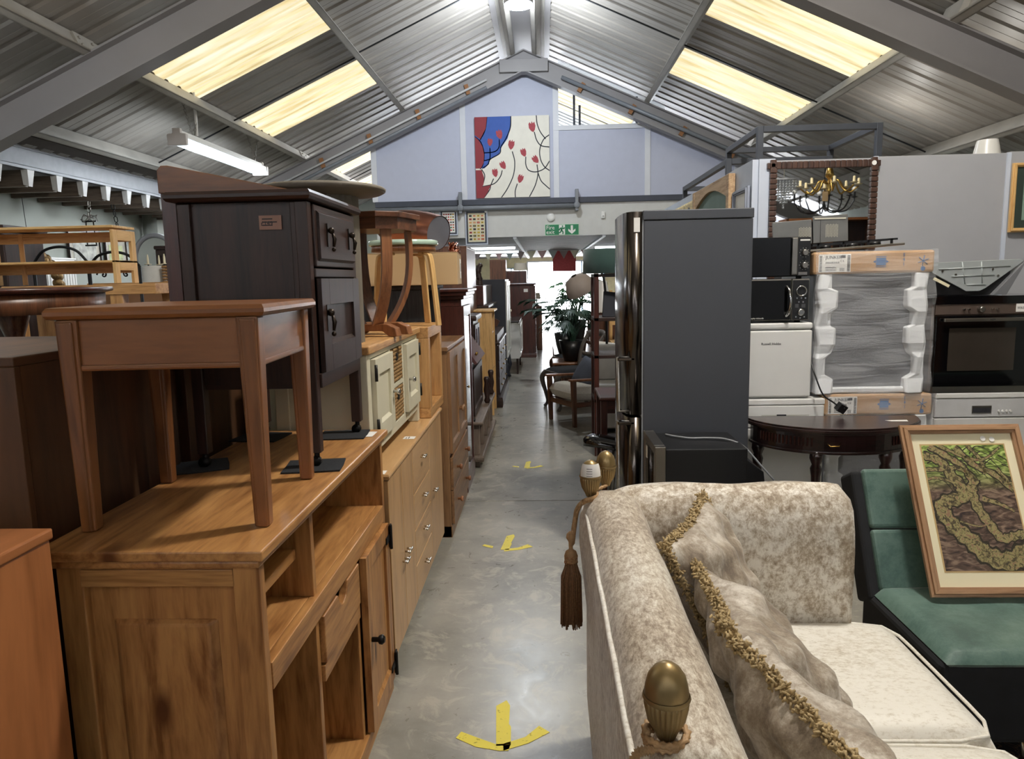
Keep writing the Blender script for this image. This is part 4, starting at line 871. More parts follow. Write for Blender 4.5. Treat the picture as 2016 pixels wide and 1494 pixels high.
for k, y in enumerate((0.35, 0.915)):
    g = pil(0.70, 0.56, 0.16, 26, 9, 0.4, 0.0, wr=0.01, seed=k)
    c = g.part('seat_cushion', vels, S_, loc=(0.535, y, 0.42))
    c['label'] = ('near ' if k == 0 else 'far ') + 'seat cushion, pale crushed velvet'
    pts = []
    for a in range(40):
        th = 2*pi*a/40; cx, sy = cos(th), sin(th); rr = (abs(cx)**9+abs(sy)**9)**(-1/9); pts.append((cx*rr*0.345, sy*rr*0.275, 0.052))
    G().tube(pts, 0.0045, 6, closed=True).part('piping', vels, c)
# finials: fluted cup and plain egg
fb = plain('aged_gold_finial', (146,124,84), 0.36, 0.6, var=0.15, scale=20)
def finial(x, y, z, lab=None, tag=False):
    f = G().lathe([(0.012,-0.012),(0.017,0),(0.026,0.016),(0.0305,0.036),(0.031,0.05)], n=96, flute=24, fa=0.13).part('finial_cup', fb, S_, loc=(x, y, z))
    G().lathe([(0.0295,0.049),(0.0305,0.054),(0.029,0.066),(0.0255,0.079),(0.018,0.090),(0.008,0.097),(0.001,0.0985)], n=28).part('finial_egg', fb, f)
    G().lathe([(0.0315,0.046),(0.033,0.049),(0.0315,0.053)], n=28, cap=False).part('finial_rim', fb, f)
    if tag:
        g = G(); 
        g.loft([[((0.0312-0.0)*cos(R(a))*k, (0.0312)*sin(R(a))*k, zz) for a in range(-160, -10, 10)] for zz, k in ((0.05,1.0),(0.066,0.985),(0.082,0.88),(0.09,0.78))], closed=False)
        tg_ = g.part('white_tag', paper, f); 
        g = G(); 
        for i in range(4): zz = 0.056+0.007*i; k = 1.012*(1.0-0.006*i*i); g.loft([[(0.0312*cos(R(a))*k, 0.0312*sin(R(a))*k, zz+h) for a in range(-115, -75, 8)] for h in (0, 0.0015)], closed=False)
        g.part('writing', ink, tg_)
finial(0.04, 0.06, 0.885); finial(0.012, 1.21, 0.872, tag=True); finial(0.066, 1.31, 0.875)
def rope(pts, r, turns, nm='rope', parent=None, mat=None):
    P = [Vector(p) for p in pts]; g = G(); n = len(P)
    for ph in (0, pi*2/3, pi*4/3):
        q = []
        for i, p in enumerate(P):
            t = (P[min(i+1,n-1)]-P[max(i-1,0)]).normalized(); a = t.cross(Vector((0.2,0.3,1))).normalized(); b = a.cross(t); w = 2*pi*turns*i/(n-1)+ph
            q.append(p + a*r*0.55*cos(w) + b*r*0.55*sin(w))
        g.tube(q, r*0.62, 6)
    return g.part(nm, mat or ropem, parent)
coil = [(0.04+0.028*cos(2*pi*k/20), 0.06+0.028*sin(2*pi*k/20), 0.868+0.012*(k/40)) for k in range(52)]
rope(coil, 0.006, 26, parent=S_)
rope(spl([(0.02,0.04,0.868),(-0.005,0.03,0.868),(-0.02,0.0,0.84),(-0.035,-0.03,0.78),(-0.04,-0.05,0.6),(-0.04,-0.06,0.45)], 12), 0.0065, 30, parent=S_)
rope(spl([(0.012,1.24,0.862),(0.03,1.22,0.864),(0.02,1.185,0.862),(-0.01,1.185,0.85),(-0.03,1.19,0.82),(-0.038,1.19,0.78),(-0.045,1.19,0.72)], 12), 0.008, 24, parent=S_)
rope(spl([(0.066,1.28,0.872),(0.03,1.25,0.866),(0.02,1.24,0.862)], 8), 0.006, 8, parent=S_)
tas = G().lathe([(0.004,0.0),(0.012,-0.008),(0.014,-0.02),(0.007,-0.032),(0.006,-0.055),(0.016,-0.062),(0.020,-0.075),(0.019,-0.092),(0.015,-0.097)], n=20).part('tassel_head', ropem, S_, loc=(-0.048, 1.19, 0.76))
tm = plain('brown_tassel_thread', (120,86,56), 0.7, var=0.3, scale=200)
g = G(); rnd = random.Random(4)
for k in range(110):
    a = rnd.uniform(0, 2*pi); r0 = 0.015*rnd.uniform(0.5,1); r1 = 0.031*rnd.uniform(0.75,1.05); l = -0.285+rnd.uniform(-0.012,0.006)
    g.tube([(r0*cos(a), r0*sin(a), -0.09), (r1*cos(a)*0.9, r1*sin(a)*0.9, -0.14), (r1*cos(a), r1*sin(a), l)], 0.0022, 4)
g.lathe([(0.012,-0.09),(0.024,-0.15),(0.0285,-0.28)], n=30, flute=15, fa=0.1); o = g.part('tassel_skirt', tm, tas); o['kind'] = 'stuff'
g = G()
for k in range(60): a = rnd.uniform(0, 2*pi); g.ball((0.018*cos(a), 0.018*sin(a), -0.085+rnd.uniform(-0.012,0.012)), 0.003, 5, 4)
g.part('beads', plain('copper_beads', (190,150,120), 0.25, 0.9), tas)
def scatter(lab, P0, P1, vdir, hgt, thick, seed, wr=0.05, fr=('t',)):
    P0, P1, v = Vector(P0), Vector(P1), Vector(vdir).normalized(); u = (P1-P0); w = u.length; u = u.normalized(); v = (v - u*v.dot(u)).normalized(); n = u.cross(v).normalized()
    if n.x < 0: n = -n
    c = (P0+P1)/2 + v*hgt/2; M = Matrix(((u.x,-v.x,n.x,c.x),(u.y,-v.y,n.y,c.y),(u.z,-v.z,n.z,c.z),(0,0,0,1)))
    t = T('scatter_cushion', lab, 'cushion', (0,0,0), group='fringed velvet scatter cushions on the sofa'); t.matrix_world = M
    pil(w, hgt, thick, 30, 2.3, 0.5, 0.10, wr=wr, seed=seed).part('cushion', velc, t)
    g = G(); r_ = random.Random(seed); 
    def run(a, b, m):
        for k in range(m):
            q = k/m; x = a[0]+(b[0]-a[0])*q; y = a[1]+(b[1]-a[1])*q
            for _ in range(3):
                cx = x + r_.uniform(-1,1)*0.010; cy = y + r_.uniform(-1,1)*0.010; cz = r_.uniform(-1,1)*0.009
                d = Vector((r_.uniform(-1,1), r_.uniform(-1,1), r_.uniform(-1,1))).normalized()*0.012
                g.tube([(cx,cy,cz),(cx+d.x,cy+d.y,cz+d.z)], [0.0034,0.0022], 4)
    hw, hh = w/2, hgt/2
    def edge(a, b, m, inward):   # follows the pinched outline
        pts = []
        for k in range(13):
            q = k/12; s_ = -1+2*q; p_ = 1-0.10*(1-abs(s_)**1.5); 
            x = a[0]+(b[0]-a[0])*q; y = a[1]+(b[1]-a[1])*q
            if inward == 'y': y *= p_
            else: x *= p_
            pts.append((x, y))
        for i in range(12): run(pts[i], pts[i+1], m//12)
    m = int(w/0.0018)
    edge((-hw, hh), (hw, hh), m, 'y')
    if 'l' in fr: edge((-hw, -hh), (-hw, hh), m, 'x')
    if 'r' in fr: edge((hw, -hh), (hw, hh), m, 'x')
    if 'b' in fr: edge((-hw, -hh), (hw, -hh), m, 'y')
    o = g.part('fringe', gold, t); o['kind'] = 'stuff'
    return t
scatter('fringed velvet cushion standing in the far corner of the sofa', (0.285,1.70,0.845), (0.455,2.04,0.87), (0.42,-0.16,-0.9), 0.40, 0.15, 3, 0.12, fr=('l','r'))
scatter('fringed velvet cushion in the middle, leaning on the sofa back', (0.36,1.30,0.80), (0.365,1.72,0.795), (0.62,0.05,-0.75), 0.42, 0.17, 5, 0.13, fr=('r',))
scatter('fringed velvet cushion nearest the camera on the sofa', (0.475,0.93,0.775), (0.345,1.40,0.81), (0.42,0.14,-0.85), 0.42, 0.17, 8, 0.12, fr=('r',))
# ---------- green sofa bed, rug and framed print ----------
green = velvet('green_suede', (72,99,90), (92,117,107), (57,82,74), 0.35, (1,1,1), 0.5)
blk = plain('black_fabric', (24,25,28), 0.9, var=0.2, scale=20)
SB = T('sofa_bed', 'dark green suede sofa bed with black fabric sides behind the velvet sofa', 'sofa bed', (1.12, 1.97, 0))
G().box(0, 2.1, 0.0, 0.52, 0.14, 0.385).part('base', blk, SB, bev=0.02, seg=3)
for k in range(3):
    x0 = 0.012+0.69*k; g = pil(0.685, 0.475, 0.07, 24, 12, 0.35, 0.0, wr=0.04, seed=k+20); g.part('seat_pad', green, SB, loc=(x0+0.343, 0.235, 0.388))
def slab(x0, x1, a0, a1, th, m, nm, off):
    """panel of the reclined back between heights a0..a1 along the slope"""
    d = Vector((0, 0.44, 0.90)).normalized(); n = Vector((0, -0.90, 0.44)).normalized(); o = Vector((0, 0.455, 0.40))
    A = o + d*a0 + n*off; Bv = o + d*a1 + n*off
    p = lambda x, v, k: (x, (v - n*k).y, (v - n*k).z)
    G().hexa([p(x0,A,0),p(x1,A,0),p(x1,A,th),p(x0,A,th)], [p(x0,Bv,0),p(x1,Bv,0),p(x1,Bv,th),p(x0,Bv,th)]).part(nm, m, SB, bev=0.014, seg=3)
slab(-0.005, 2.1, -0.03, 0.425, 0.11, blk, 'back', -0.004)
for k in range(3):
    x0 = 0.03+0.69*k
    slab(x0, x0+0.685, 0.0, 0.213, 0.03, green, 'back_pad', 0.012); slab(x0, x0+0.685, 0.216, 0.43, 0.03, green, 'back_pad', 0.012)
for x in (0.3, 1.8):
    for y in (0.06, 0.42): G().cyl((x,y,0.014),(x,y,0.14),0.02,10).part('leg', chrome, SB)
rm, rnt, rb = newmat('patterned_rug'); tc_ = N(rnt,'ShaderNodeTexCoord'); vo_ = N(rnt,'ShaderNodeTexNoise'); vo_.inputs['Scale'].default_value = 11; vo_.inputs['Distortion'].default_value = 4.5; vo_.inputs['Detail'].default_value = 1
rnt.links.new(tc_.outputs['Object'], vo_.inputs['Vector']); rr_ = ramp(rnt, [(0.5, lin((26,22,22))), (0.54, lin((112,84,62))), (0.6, lin((40,30,28)))]); rnt.links.new(vo_.outputs['Fac'], rr_.inputs[0]); rnt.links.new(rr_.outputs[0], rb.inputs['Base Color']); rb.inputs['Roughness'].default_value = 1
B(-0.9, 0.9, -0.5, 0.6, 0, 0.012).thing('patterned_rug', rm, 'black and brown patterned rug on the floor under the green sofa bed', 'rug', loc=(2.25, 2.0, 0.001))
FP = T('framed_print', 'framed picture of mossy twisting tree branches leaning on the green sofa bed', 'picture', (1.46, 2.30, 0.436), rot=(R(-28), 0, R(0)))
ff = wood('light_walnut_frame', (172,134,100), (136,100,70), 'x', 3, 0.45, 0, 0.15); ffz = wood('light_walnut_frame', (172,134,100), (136,100,70), 'z', 3, 0.45, 0, 0.15)
W2, Hh = 0.205, 0.585; fw = 0.032
def framerails(t, W2, Hh, fw, mx, mz, th=0.022, nm='frame_rail'):
    for (a, b, zin, zout) in (((-1), 1, fw, 0), (-1, 1, Hh-fw, Hh)):
        g = G()
        for k, (f0, f1, y0) in enumerate(((0, 0.3, -0.6), (0.3, 0.7, -1.0), (0.7, 1.0, -0.7))):
            z0 = zout + (zin-zout)*f0; z1 = zout + (zin-zout)*f1; x0 = W2-fw*f0; x1 = W2-fw*f1
            zl, zh = (z0, z1) if z0 < z1 else (z1, z0); xl, xh = (x0, x1) if z0 < z1 else (x1, x0)
            g.hexa([(-xl, th*y0, zl), (xl, th*y0, zl), (xl, 0, zl), (-xl, 0, zl)], [(-xh, th*y0, zh), (xh, th*y0, zh), (xh, 0, zh), (-xh, 0, zh)])
        g.part(nm, mx, t, bev=0.001, seg=1)
    for s in (-1, 1):
        g = G()
        for k, (f0, f1, y0) in enumerate(((0, 0.3, -0.6), (0.3, 0.7, -1.0), (0.7, 1.0, -0.7))):
            xa, xb = s*(W2-fw*f0), s*(W2-fw*f1); za, zb = fw*f0, fw*f1
            q = [(xa, th*y0, za), (xb, th*y0, zb), (xb, 0, zb), (xa, 0, za)]; q2 = [(xa, th*y0, Hh-za), (xb, th*y0, Hh-zb), (xb, 0, Hh-zb), (xa, 0, Hh-za)]
            g.hexa(q, q2)
        g.part(nm, mz, t, bev=0.001, seg=1)
framerails(FP, W2, Hh, fw, ff, ffz)
matc = plain('cream_mount', (232,222,188), 0.8, var=0.01)
B(-W2+fw-0.002, W2-fw+0.002, -0.004, 0.0, fw-0.002, Hh-fw+0.002).part('mount', matc, FP)
aw, ah = 0.14, 0.428; az = 0.084
B(-aw-0.005, aw+0.005, -0.0048, -0.003, az-0.005, az+ah+0.005).part('mount_line', plain('gold_line', (190,160,110), 0.6), FP)
am, ant, ab = newmat('woodland_print'); ab.inputs['Roughness'].default_value = 0.5
tc_ = N(ant,'ShaderNodeTexCoord'); nn = N(ant,'ShaderNodeTexNoise'); nn.inputs['Scale'].default_value = 38; nn.inputs['Detail'].default_value = 6; nn.inputs['Distortion'].default_value = 1.5; mpp = N(ant,'ShaderNodeMapping'); mpp.inputs['Scale'].default_value = (0.5,1,1.4); ant.links.new(tc_.outputs['Object'], mpp.inputs[0]); ant.links.new(mpp.outputs[0], nn.inputs[0])
sx_ = N(ant,'ShaderNodeSeparateXYZ'); ant.links.new(tc_.outputs['Object'], sx_.inputs[0]); mr = N(ant,'ShaderNodeMapRange'); mr.inputs[1].default_value = az+ah*0.62; mr.inputs[2].default_value = az+ah*0.85; ant.links.new(sx_.outputs[2], mr.inputs[0])
r1 = ramp(ant, [(0.35, lin((46,34,30))), (0.5, lin((92,72,60))), (0.65, lin((140,118,100)))]); r2 = ramp(ant, [(0.35, lin((44,56,24))), (0.5, lin((116,138,60))), (0.62, lin((190,206,120)))])
ant.links.new(nn.outputs['Fac'], r1.inputs[0]); ant.links.new(nn.outputs['Fac'], r2.inputs[0]); mxx = N(ant,'ShaderNodeMix', data_type='RGBA'); ant.links.new(mr.outputs[0], mxx.inputs[0]); ant.links.new(r1.outputs[0], mxx.inputs[6]); ant.links.new(r2.outputs[0], mxx.inputs[7]); ant.links.new(mxx.outputs[2], ab.inputs['Base Color'])
art = B(-aw, aw, -0.0055, -0.003, az, az+ah).part('print', am, FP)
bm1, bnt, bb = newmat('mossy_bark_print'); tc_ = N(bnt,'ShaderNodeTexCoord'); nn = N(bnt,'ShaderNodeTexNoise'); nn.inputs['Scale'].default_value = 75; nn.inputs['Detail'].default_value = 6; nn.inputs['Distortion'].default_value = 1.2; bnt.links.new(tc_.outputs['Object'], nn.inputs[0]); rr_ = ramp(bnt, [(0.36, lin((62,54,40))), (0.46, lin((112,100,66))), (0.54, lin((158,150,100))), (0.62, lin((138,104,82)))]); bnt.links.new(nn.outputs['Fac'], rr_.inputs[0]); bnt.links.new(rr_.outputs[0], bb.inputs['Base Color'])
bdk = plain('dark_bark_print', (50,44,32), 0.7, var=0.3, scale=80)
def ribbon(g, pts, w, y, m, cl=None):
    P = spl([(u, 0, v) for u, v in pts], 6); n = len(P); L_ = []; R_ = []
    for i, p in enumerate(P):
        t = (P[min(i+1,n-1)]-P[max(i-1,0)]).normalized(); nx, nz = -t.z, t.x; ww = (w[0]+(w[1]-w[0])*i/(n-1))*(1+0.18*sin(i*1.7))
        cx = lambda u: -aw+2*aw*min(1, max(0, u)); cz = lambda v: az+ah*(1-min(1, max(0, v)))
        L_.append((cx(p.x+nx*ww), y, cz(p.z+nz*ww*0.62))); R_.append((cx(p.x-nx*ww), y, cz(p.z-nz*ww*0.62)))
    g.loft([L_, R_], m, closed=False, sm=False)
g = G(); rb_ = random.Random(2)
for k in range(26):
    u = rb_.uniform(0,1); v = rb_.uniform(0,0.32); a = rb_.uniform(-0.6,0.6); ribbon(g, [(u, v), (u+0.12*cos(a), v+0.12*sin(a)), (u+0.26*cos(a+0.4), v+0.2*sin(a+0.4))], (0.008, 0.004), -0.0058, 1)
for pts, w in (([(0.08,0),(0.3,0.1),(0.45,0.18),(0.52,0.30)],(0.04,0.03)),([(0.4,0.02),(0.6,0.17),(0.8,0.24),(1,0.38)],(0.035,0.03)),([(0,0.2),(0.22,0.2),(0.4,0.19),(0.56,0.27)],(0.02,0.03)),([(0.6,0.44),(0.78,0.48),(0.95,0.54)],(0.03,0.015)),([(0.85,0.2),(0.95,0.3),(1,0.36)],(0.02,0.03)),([(0.0,0.28),(0.1,0.27),(0.28,0.30),(0.4,0.36)],(0.012,0.02)),([(0.2,0.0),(0.5,0.1),(0.72,0.12),(0.95,0.02)],(0.02,0.012)),([(0.55,0.0),(0.68,0.12),(0.7,0.24)],(0.018,0.02)),([(0.28,0.62),(0.5,0.66),(0.66,0.62)],(0.01,0.008))):
    ribbon(g, pts, (w[0]*1.5, w[1]*1.5), -0.0059, 1); ribbon(g, pts, w, -0.0061, 0)
for pts, w in (([(0.56,0.27),(0.5,0.38),(0.52,0.5),(0.62,0.64),(0.72,0.75),(0.85,0.74),(1,0.72)],(0.055,0.05)),([(0.0,0.08),(0.18,0.13),(0.28,0.24),(0.38,0.34),(0.36,0.43),(0.18,0.46),(0.1,0.53),(0.2,0.66),(0.36,0.77),(0.52,0.88),(0.75,0.93),(1,0.86)],(0.045,0.12))):
    ribbon(g, pts, (w[0]*1.35, w[1]*1.3), -0.0060, 1); ribbon(g, pts, w, -0.0063, 0)
g.part('painted_branches', [bm1, bdk], art)
for x in (0.075, 0.105): G().lathe([(0.009,-0.006),(0.009,-0.0068)], n=16, ax='y').part('round_sticker', paper, FP, loc=(x, 0, Hh-0.05 if x < 0.1 else Hh-0.053))
# ---------- appliances ----------
fdk = plain('graphite_side', (72,74,80), 0.42, 0.1, var=0.04, scale=2)
fst = plain('dark_mirror_steel', (92,86,82), 0.2, 1.0, var=0.03)
F = T('fridge_freezer', 'tall graphite fridge freezer with dark steel doors facing the aisle', 'fridge', (0.51, 3.70, 0))
G().box(0, 0.54, 0, 0.60, 0.02, 1.775).part('body', fdk, F, bev=0.004)
G().box(-0.004, 0.543, -0.004, 0.6, 1.777, 1.825).part('top_cap', fdk, F, bev=0.004)
def fdoor(z0, z1):
    pr = [(-0.008,0),(-0.06,0.0),(-0.082,0.03),(-0.094,0.1),(-0.1,0.3),(-0.094,0.5),(-0.082,0.57),(-0.06,0.6),(-0.008,0.6)]
    return G().prism(pr, z0, z1, 'z', sm=True).part('door', fst, F)
d1 = fdoor(0.79, 1.82); d2 = fdoor(0.03, 0.775)
G().box(-0.008, 0.0, 0.005, 0.595, 0.02, 1.8).part('door_seal', plain('grey_seal', (150,152,156), 0.6), F)
for d, z0, z1 in ((d1, 0.80, 1.09), (d2, 0.35, 0.755)):
    G().tube([(-0.06,0.02,z0+0.005),(-0.125,0.03,z0+0.005),(-0.125,0.03,z1-0.005),(-0.06,0.02,z1-0.005)], 0.011, 8).part('bar_handle', brushed, d)
    G().box(-0.13, -0.04, 0.0, 0.05, z1-0.02, z1).part('handle_bracket', fst, d, bev=0.006)
B(-0.066, -0.064, 0.01, 0.05, 1.70, 1.78).part('energy_sticker', plain('green_sticker', (90,170,90), 0.5), d1)
B(-0.05, -0.02, -0.002, 0.0, 1.72, 1.79).part('white_sticker', paper, d1)
t = T('white_dishwasher', 'white dishwasher under the small white fridge beside the tall graphite fridge', 'dishwasher', (1.062, 3.86, 0))
B(0, 0.43, 0.02, 0.55, 0.0, 0.80).part('body', whitem, t, bev=0.004); B(0, 0.433, -0.005, 0.55, 0.802, 0.835).part('worktop', whitem, t, bev=0.006)
B(0, 0.43, -0.004, 0.02, 0.68, 0.80).part('control_panel', whitem, t, bev=0.005); B(0, 0.43, -0.004, 0.02, 0.08, 0.676).part('door', whitem, t, bev=0.005)
G().box(0.1, 0.35, -0.0055, -0.004, 0.74, 0.75).box(0.18, 0.23, -0.006, -0.004, 0.735, 0.752, 1).part('display', [plain('pale_grey', (190,188,180), 0.5), ink], t)
t = T('small_fridge', 'small white table-top fridge with a curved lid under the two microwaves', 'fridge', (1.062, 3.86, 0.836))
B(0, 0.355, 0.03, 0.5, 0, 0.385).part('body', whitem, t, bev=0.004); B(0, 0.357, 0.0, 0.5, 0.372, 0.405).part('lid', whitem, t, bev=0.01, seg=3)
dd_ = B(0.0, 0.355, -0.0, 0.03, 0.01, 0.365).part('door', whitem, t, bev=0.008, seg=3)
text('Russell Hobbs', 0.018, 'maker_writing', ink, dd_, (0.09, -0.0006, 0.29), (R(90),0,0))
cw = spl([(0.357,0.02,0.2),(0.365,-0.04,0.12),(0.40,-0.055,0.03),(0.45,-0.06,-0.01),(0.475,-0.065,-0.03)], 6)
G().tube(cw, 0.0045, 6).part('power_cord', black, t)
G().box(-0.022,0.022,-0.02,0.02,-0.022,0.022).cyl((0.0,-0.03,0.01),(0,-0.02,0.01),0.004,6).part('plug', black, t, loc=(0.49,-0.07,-0.04), rot=(0.3,0.5,0.2), bev=0.006)
def microwave(lab, z, w, h, style):
    t = T('microwave', lab, 'microwave', (0.95, 3.87, z)); 
    B(0.112, w, 0.02, 0.36, 0.012, h).part('body', black, t, bev=0.004)
    for x in (0.15, w-0.04): G().cyl((x,0.05,0),(x,0.05,0.012),0.015,10).part('foot', black, t)
    if style == 0:
        B(0.112, 0.345, -0.004, 0.02, 0.014, h-0.003).part('door', blackgl, t, bev=0.003)
        B(0.345, 0.375, -0.022, 0.0, 0.02, h-0.005).part('handle', brushed, t, bev=0.005)
        cp = B(0.378, w, -0.004, 0.02, 0.014, h-0.003).part('control_panel', black, t, bev=0.003)
        for zz in (0.135, 0.07):
            G().lathe([(0.017,-0.004),(0.016,-0.02),(0.013,-0.024)], n=24, ax='y').part('dial', brushed, cp, loc=(0.413,0,zz))
            g = G()
            for a in range(0, 360, 36): g.box(0.413+0.024*cos(R(a))-0.0012, 0.413+0.024*cos(R(a))+0.0012, -0.0048, -0.004, zz+0.024*sin(R(a))-0.0012, zz+0.024*sin(R(a))+0.0012)
            g.part('tick_marks', paper, cp)
        G().box(0.39, 0.44, -0.005, -0.004, h-0.022, h-0.014).part('white_strip', paper, cp); G().box(0.385, 0.43, -0.005, -0.004, 0.02, 0.035).part('silver_label', brushed, cp)
        text('Russell Hobbs', 0.014, 'maker_writing', paper, t, (0.06, -0.0046, h-0.03), (R(90),0,0))
    else:
        B(0.112, 0.352, -0.006, 0.02, 0.012, h).part('door_edge', brushed, t, bev=0.003); B(0.113, 0.349, -0.009, 0.0, 0.016, h-0.006).part('door', blackgl, t, bev=0.003)
        B(0.355, w, -0.006, 0.02, 0.012, h).part('panel_edge', brushed, t, bev=0.003); cp = B(0.358, w-0.004, -0.009, 0.0, 0.016, h-0.006).part('control_panel', black, t, bev=0.003)
        G().tube(spl([(0.325,-0.01,0.035),(0.332,-0.035,0.06),(0.336,-0.045,0.11),(0.332,-0.035,0.165),(0.325,-0.01,0.19)], 6), 0.009, 10).part('curved_handle', chrome, t)
        G().tube([(0.402+0.025*cos(2*pi*k/28), -0.012, 0.165+0.025*sin(2*pi*k/28)) for k in range(28)], 0.004, 8, closed=True).part('chrome_ring', chrome, cp)
        for x, zz in ((0.38,0.128),(0.402,0.128),(0.423,0.128),(0.39,0.108),(0.412,0.108),(0.377,0.03),(0.399,0.024),(0.42,0.03)): G().lathe([(0.0045,-0.009),(0.0045,-0.012)], n=10, ax='y').part('button', chrome, cp, loc=(x,0,zz))
        G().lathe([(0.019,-0.009),(0.018,-0.018),(0.012,-0.022)], n=24, ax='y').part('dial', chrome, cp, loc=(0.402,0,0.055))
        g = G()
        for i in range(4): g.box(0.372, 0.372+0.018, -0.0098, -0.009, 0.08+0.005*i, 0.0815+0.005*i); g.box(0.405, 0.405+0.02, -0.0098, -0.009, 0.08+0.005*i, 0.0815+0.005*i)
        g.part('small_print', plain('mid_grey', (130,130,134), 0.5), cp)
        text('morphy richards', 0.012, 'maker_writing', paper, t, (0.13, -0.0096, 0.022), (R(90),0,0))
    return t
microwave('black microwave with a curved chrome handle and round dials, lower of the two', 1.2415, 0.445, 0.228, 1)
microwave('black microwave with a straight silver handle, upper of the two', 1.470, 0.445, 0.217, 0)
# wrapped dishwashers
foam = plain('white_polystyrene', (232,234,236), 0.75, var=0.03, scale=10, bump=0.3)
grym = plain('mid_grey_panel', (112,113,116), 0.4, 0.1, var=0.03)
film_m, fnt, fb_ = newmat('clear_film'); fb_.inputs['Base Color'].default_value = (0.95,0.97,1,1); fb_.inputs['Roughness'].default_value = 0.12; fb_.inputs['Alpha'].default_value = 0.18; fb_.inputs['Specular IOR Level'].default_value = 1.0
tc_ = N(fnt,'ShaderNodeTexCoord'); mp_ = N(fnt,'ShaderNodeMapping'); mp_.inputs['Rotation'].default_value = (0,R(18),0); mp_.inputs['Scale'].default_value = (2,2,16); nn = N(fnt,'ShaderNodeTexNoise'); nn.inputs['Scale'].default_value = 1.4; nn.inputs['Detail'].default_value = 4; nn.inputs['Distortion'].default_value = 1.0
fnt.links.new(tc_.outputs['Object'], mp_.inputs[0]); fnt.links.new(mp_.outputs[0], nn.inputs[0]); bu_ = N(fnt,'ShaderNodeBump'); bu_.inputs['Strength'].default_value = 0.9; bu_.inputs['Distance'].default_value = 0.02; fnt.links.new(nn.outputs['Fac'], bu_.inputs['Height']); fnt.links.new(bu_.outputs[0], fb_.inputs['Normal'])
bluep = plain('blue_print', (70,110,160), 0.6); kbox = plain('packing_card', (190,152,112), 0.7, var=0.06, scale=4)
def foamstrip(x0, x1, z0, z1, side, t, seed):
    r_ = random.Random(seed); g = G(); P = []; z = z0; x = x1
    inner = [(0.0,0.10),(0.12,0.10),(0.16,0.055),(0.30,0.055),(0.34,0.085),(0.42,0.105),(0.55,0.105),(0.57,0.075),(0.68,0.075),(0.72,0.11),(0.86,0.11),(0.88,0.075),(1.0,0.075)]
    wx_ = x1-x0; H_ = z1-z0
    for k, (f, w) in enumerate(inner):
        P.append((x0 if side > 0 else x1, z0+f*H_, (x0+w) if side > 0 else (x1-w)))
    lf = []; 
    for xo, z, xi in P:
        o = 0.006*sin(z*31); a, b = (xo+o, xi) if xo < xi else (xi, xo+o); dp = -0.02-0.012*sin(z*44+1)
        lf.append([(a, 0.08, z), (a, dp+0.01, z), (a+0.012, dp, z), (b-0.02, dp+0.008, z), (b, 0.0, z), (b, 0.08, z)])
    g.loft(lf, sm=False)
    g.part('foam_edge', foam, t, bev=0.006, seg=2)
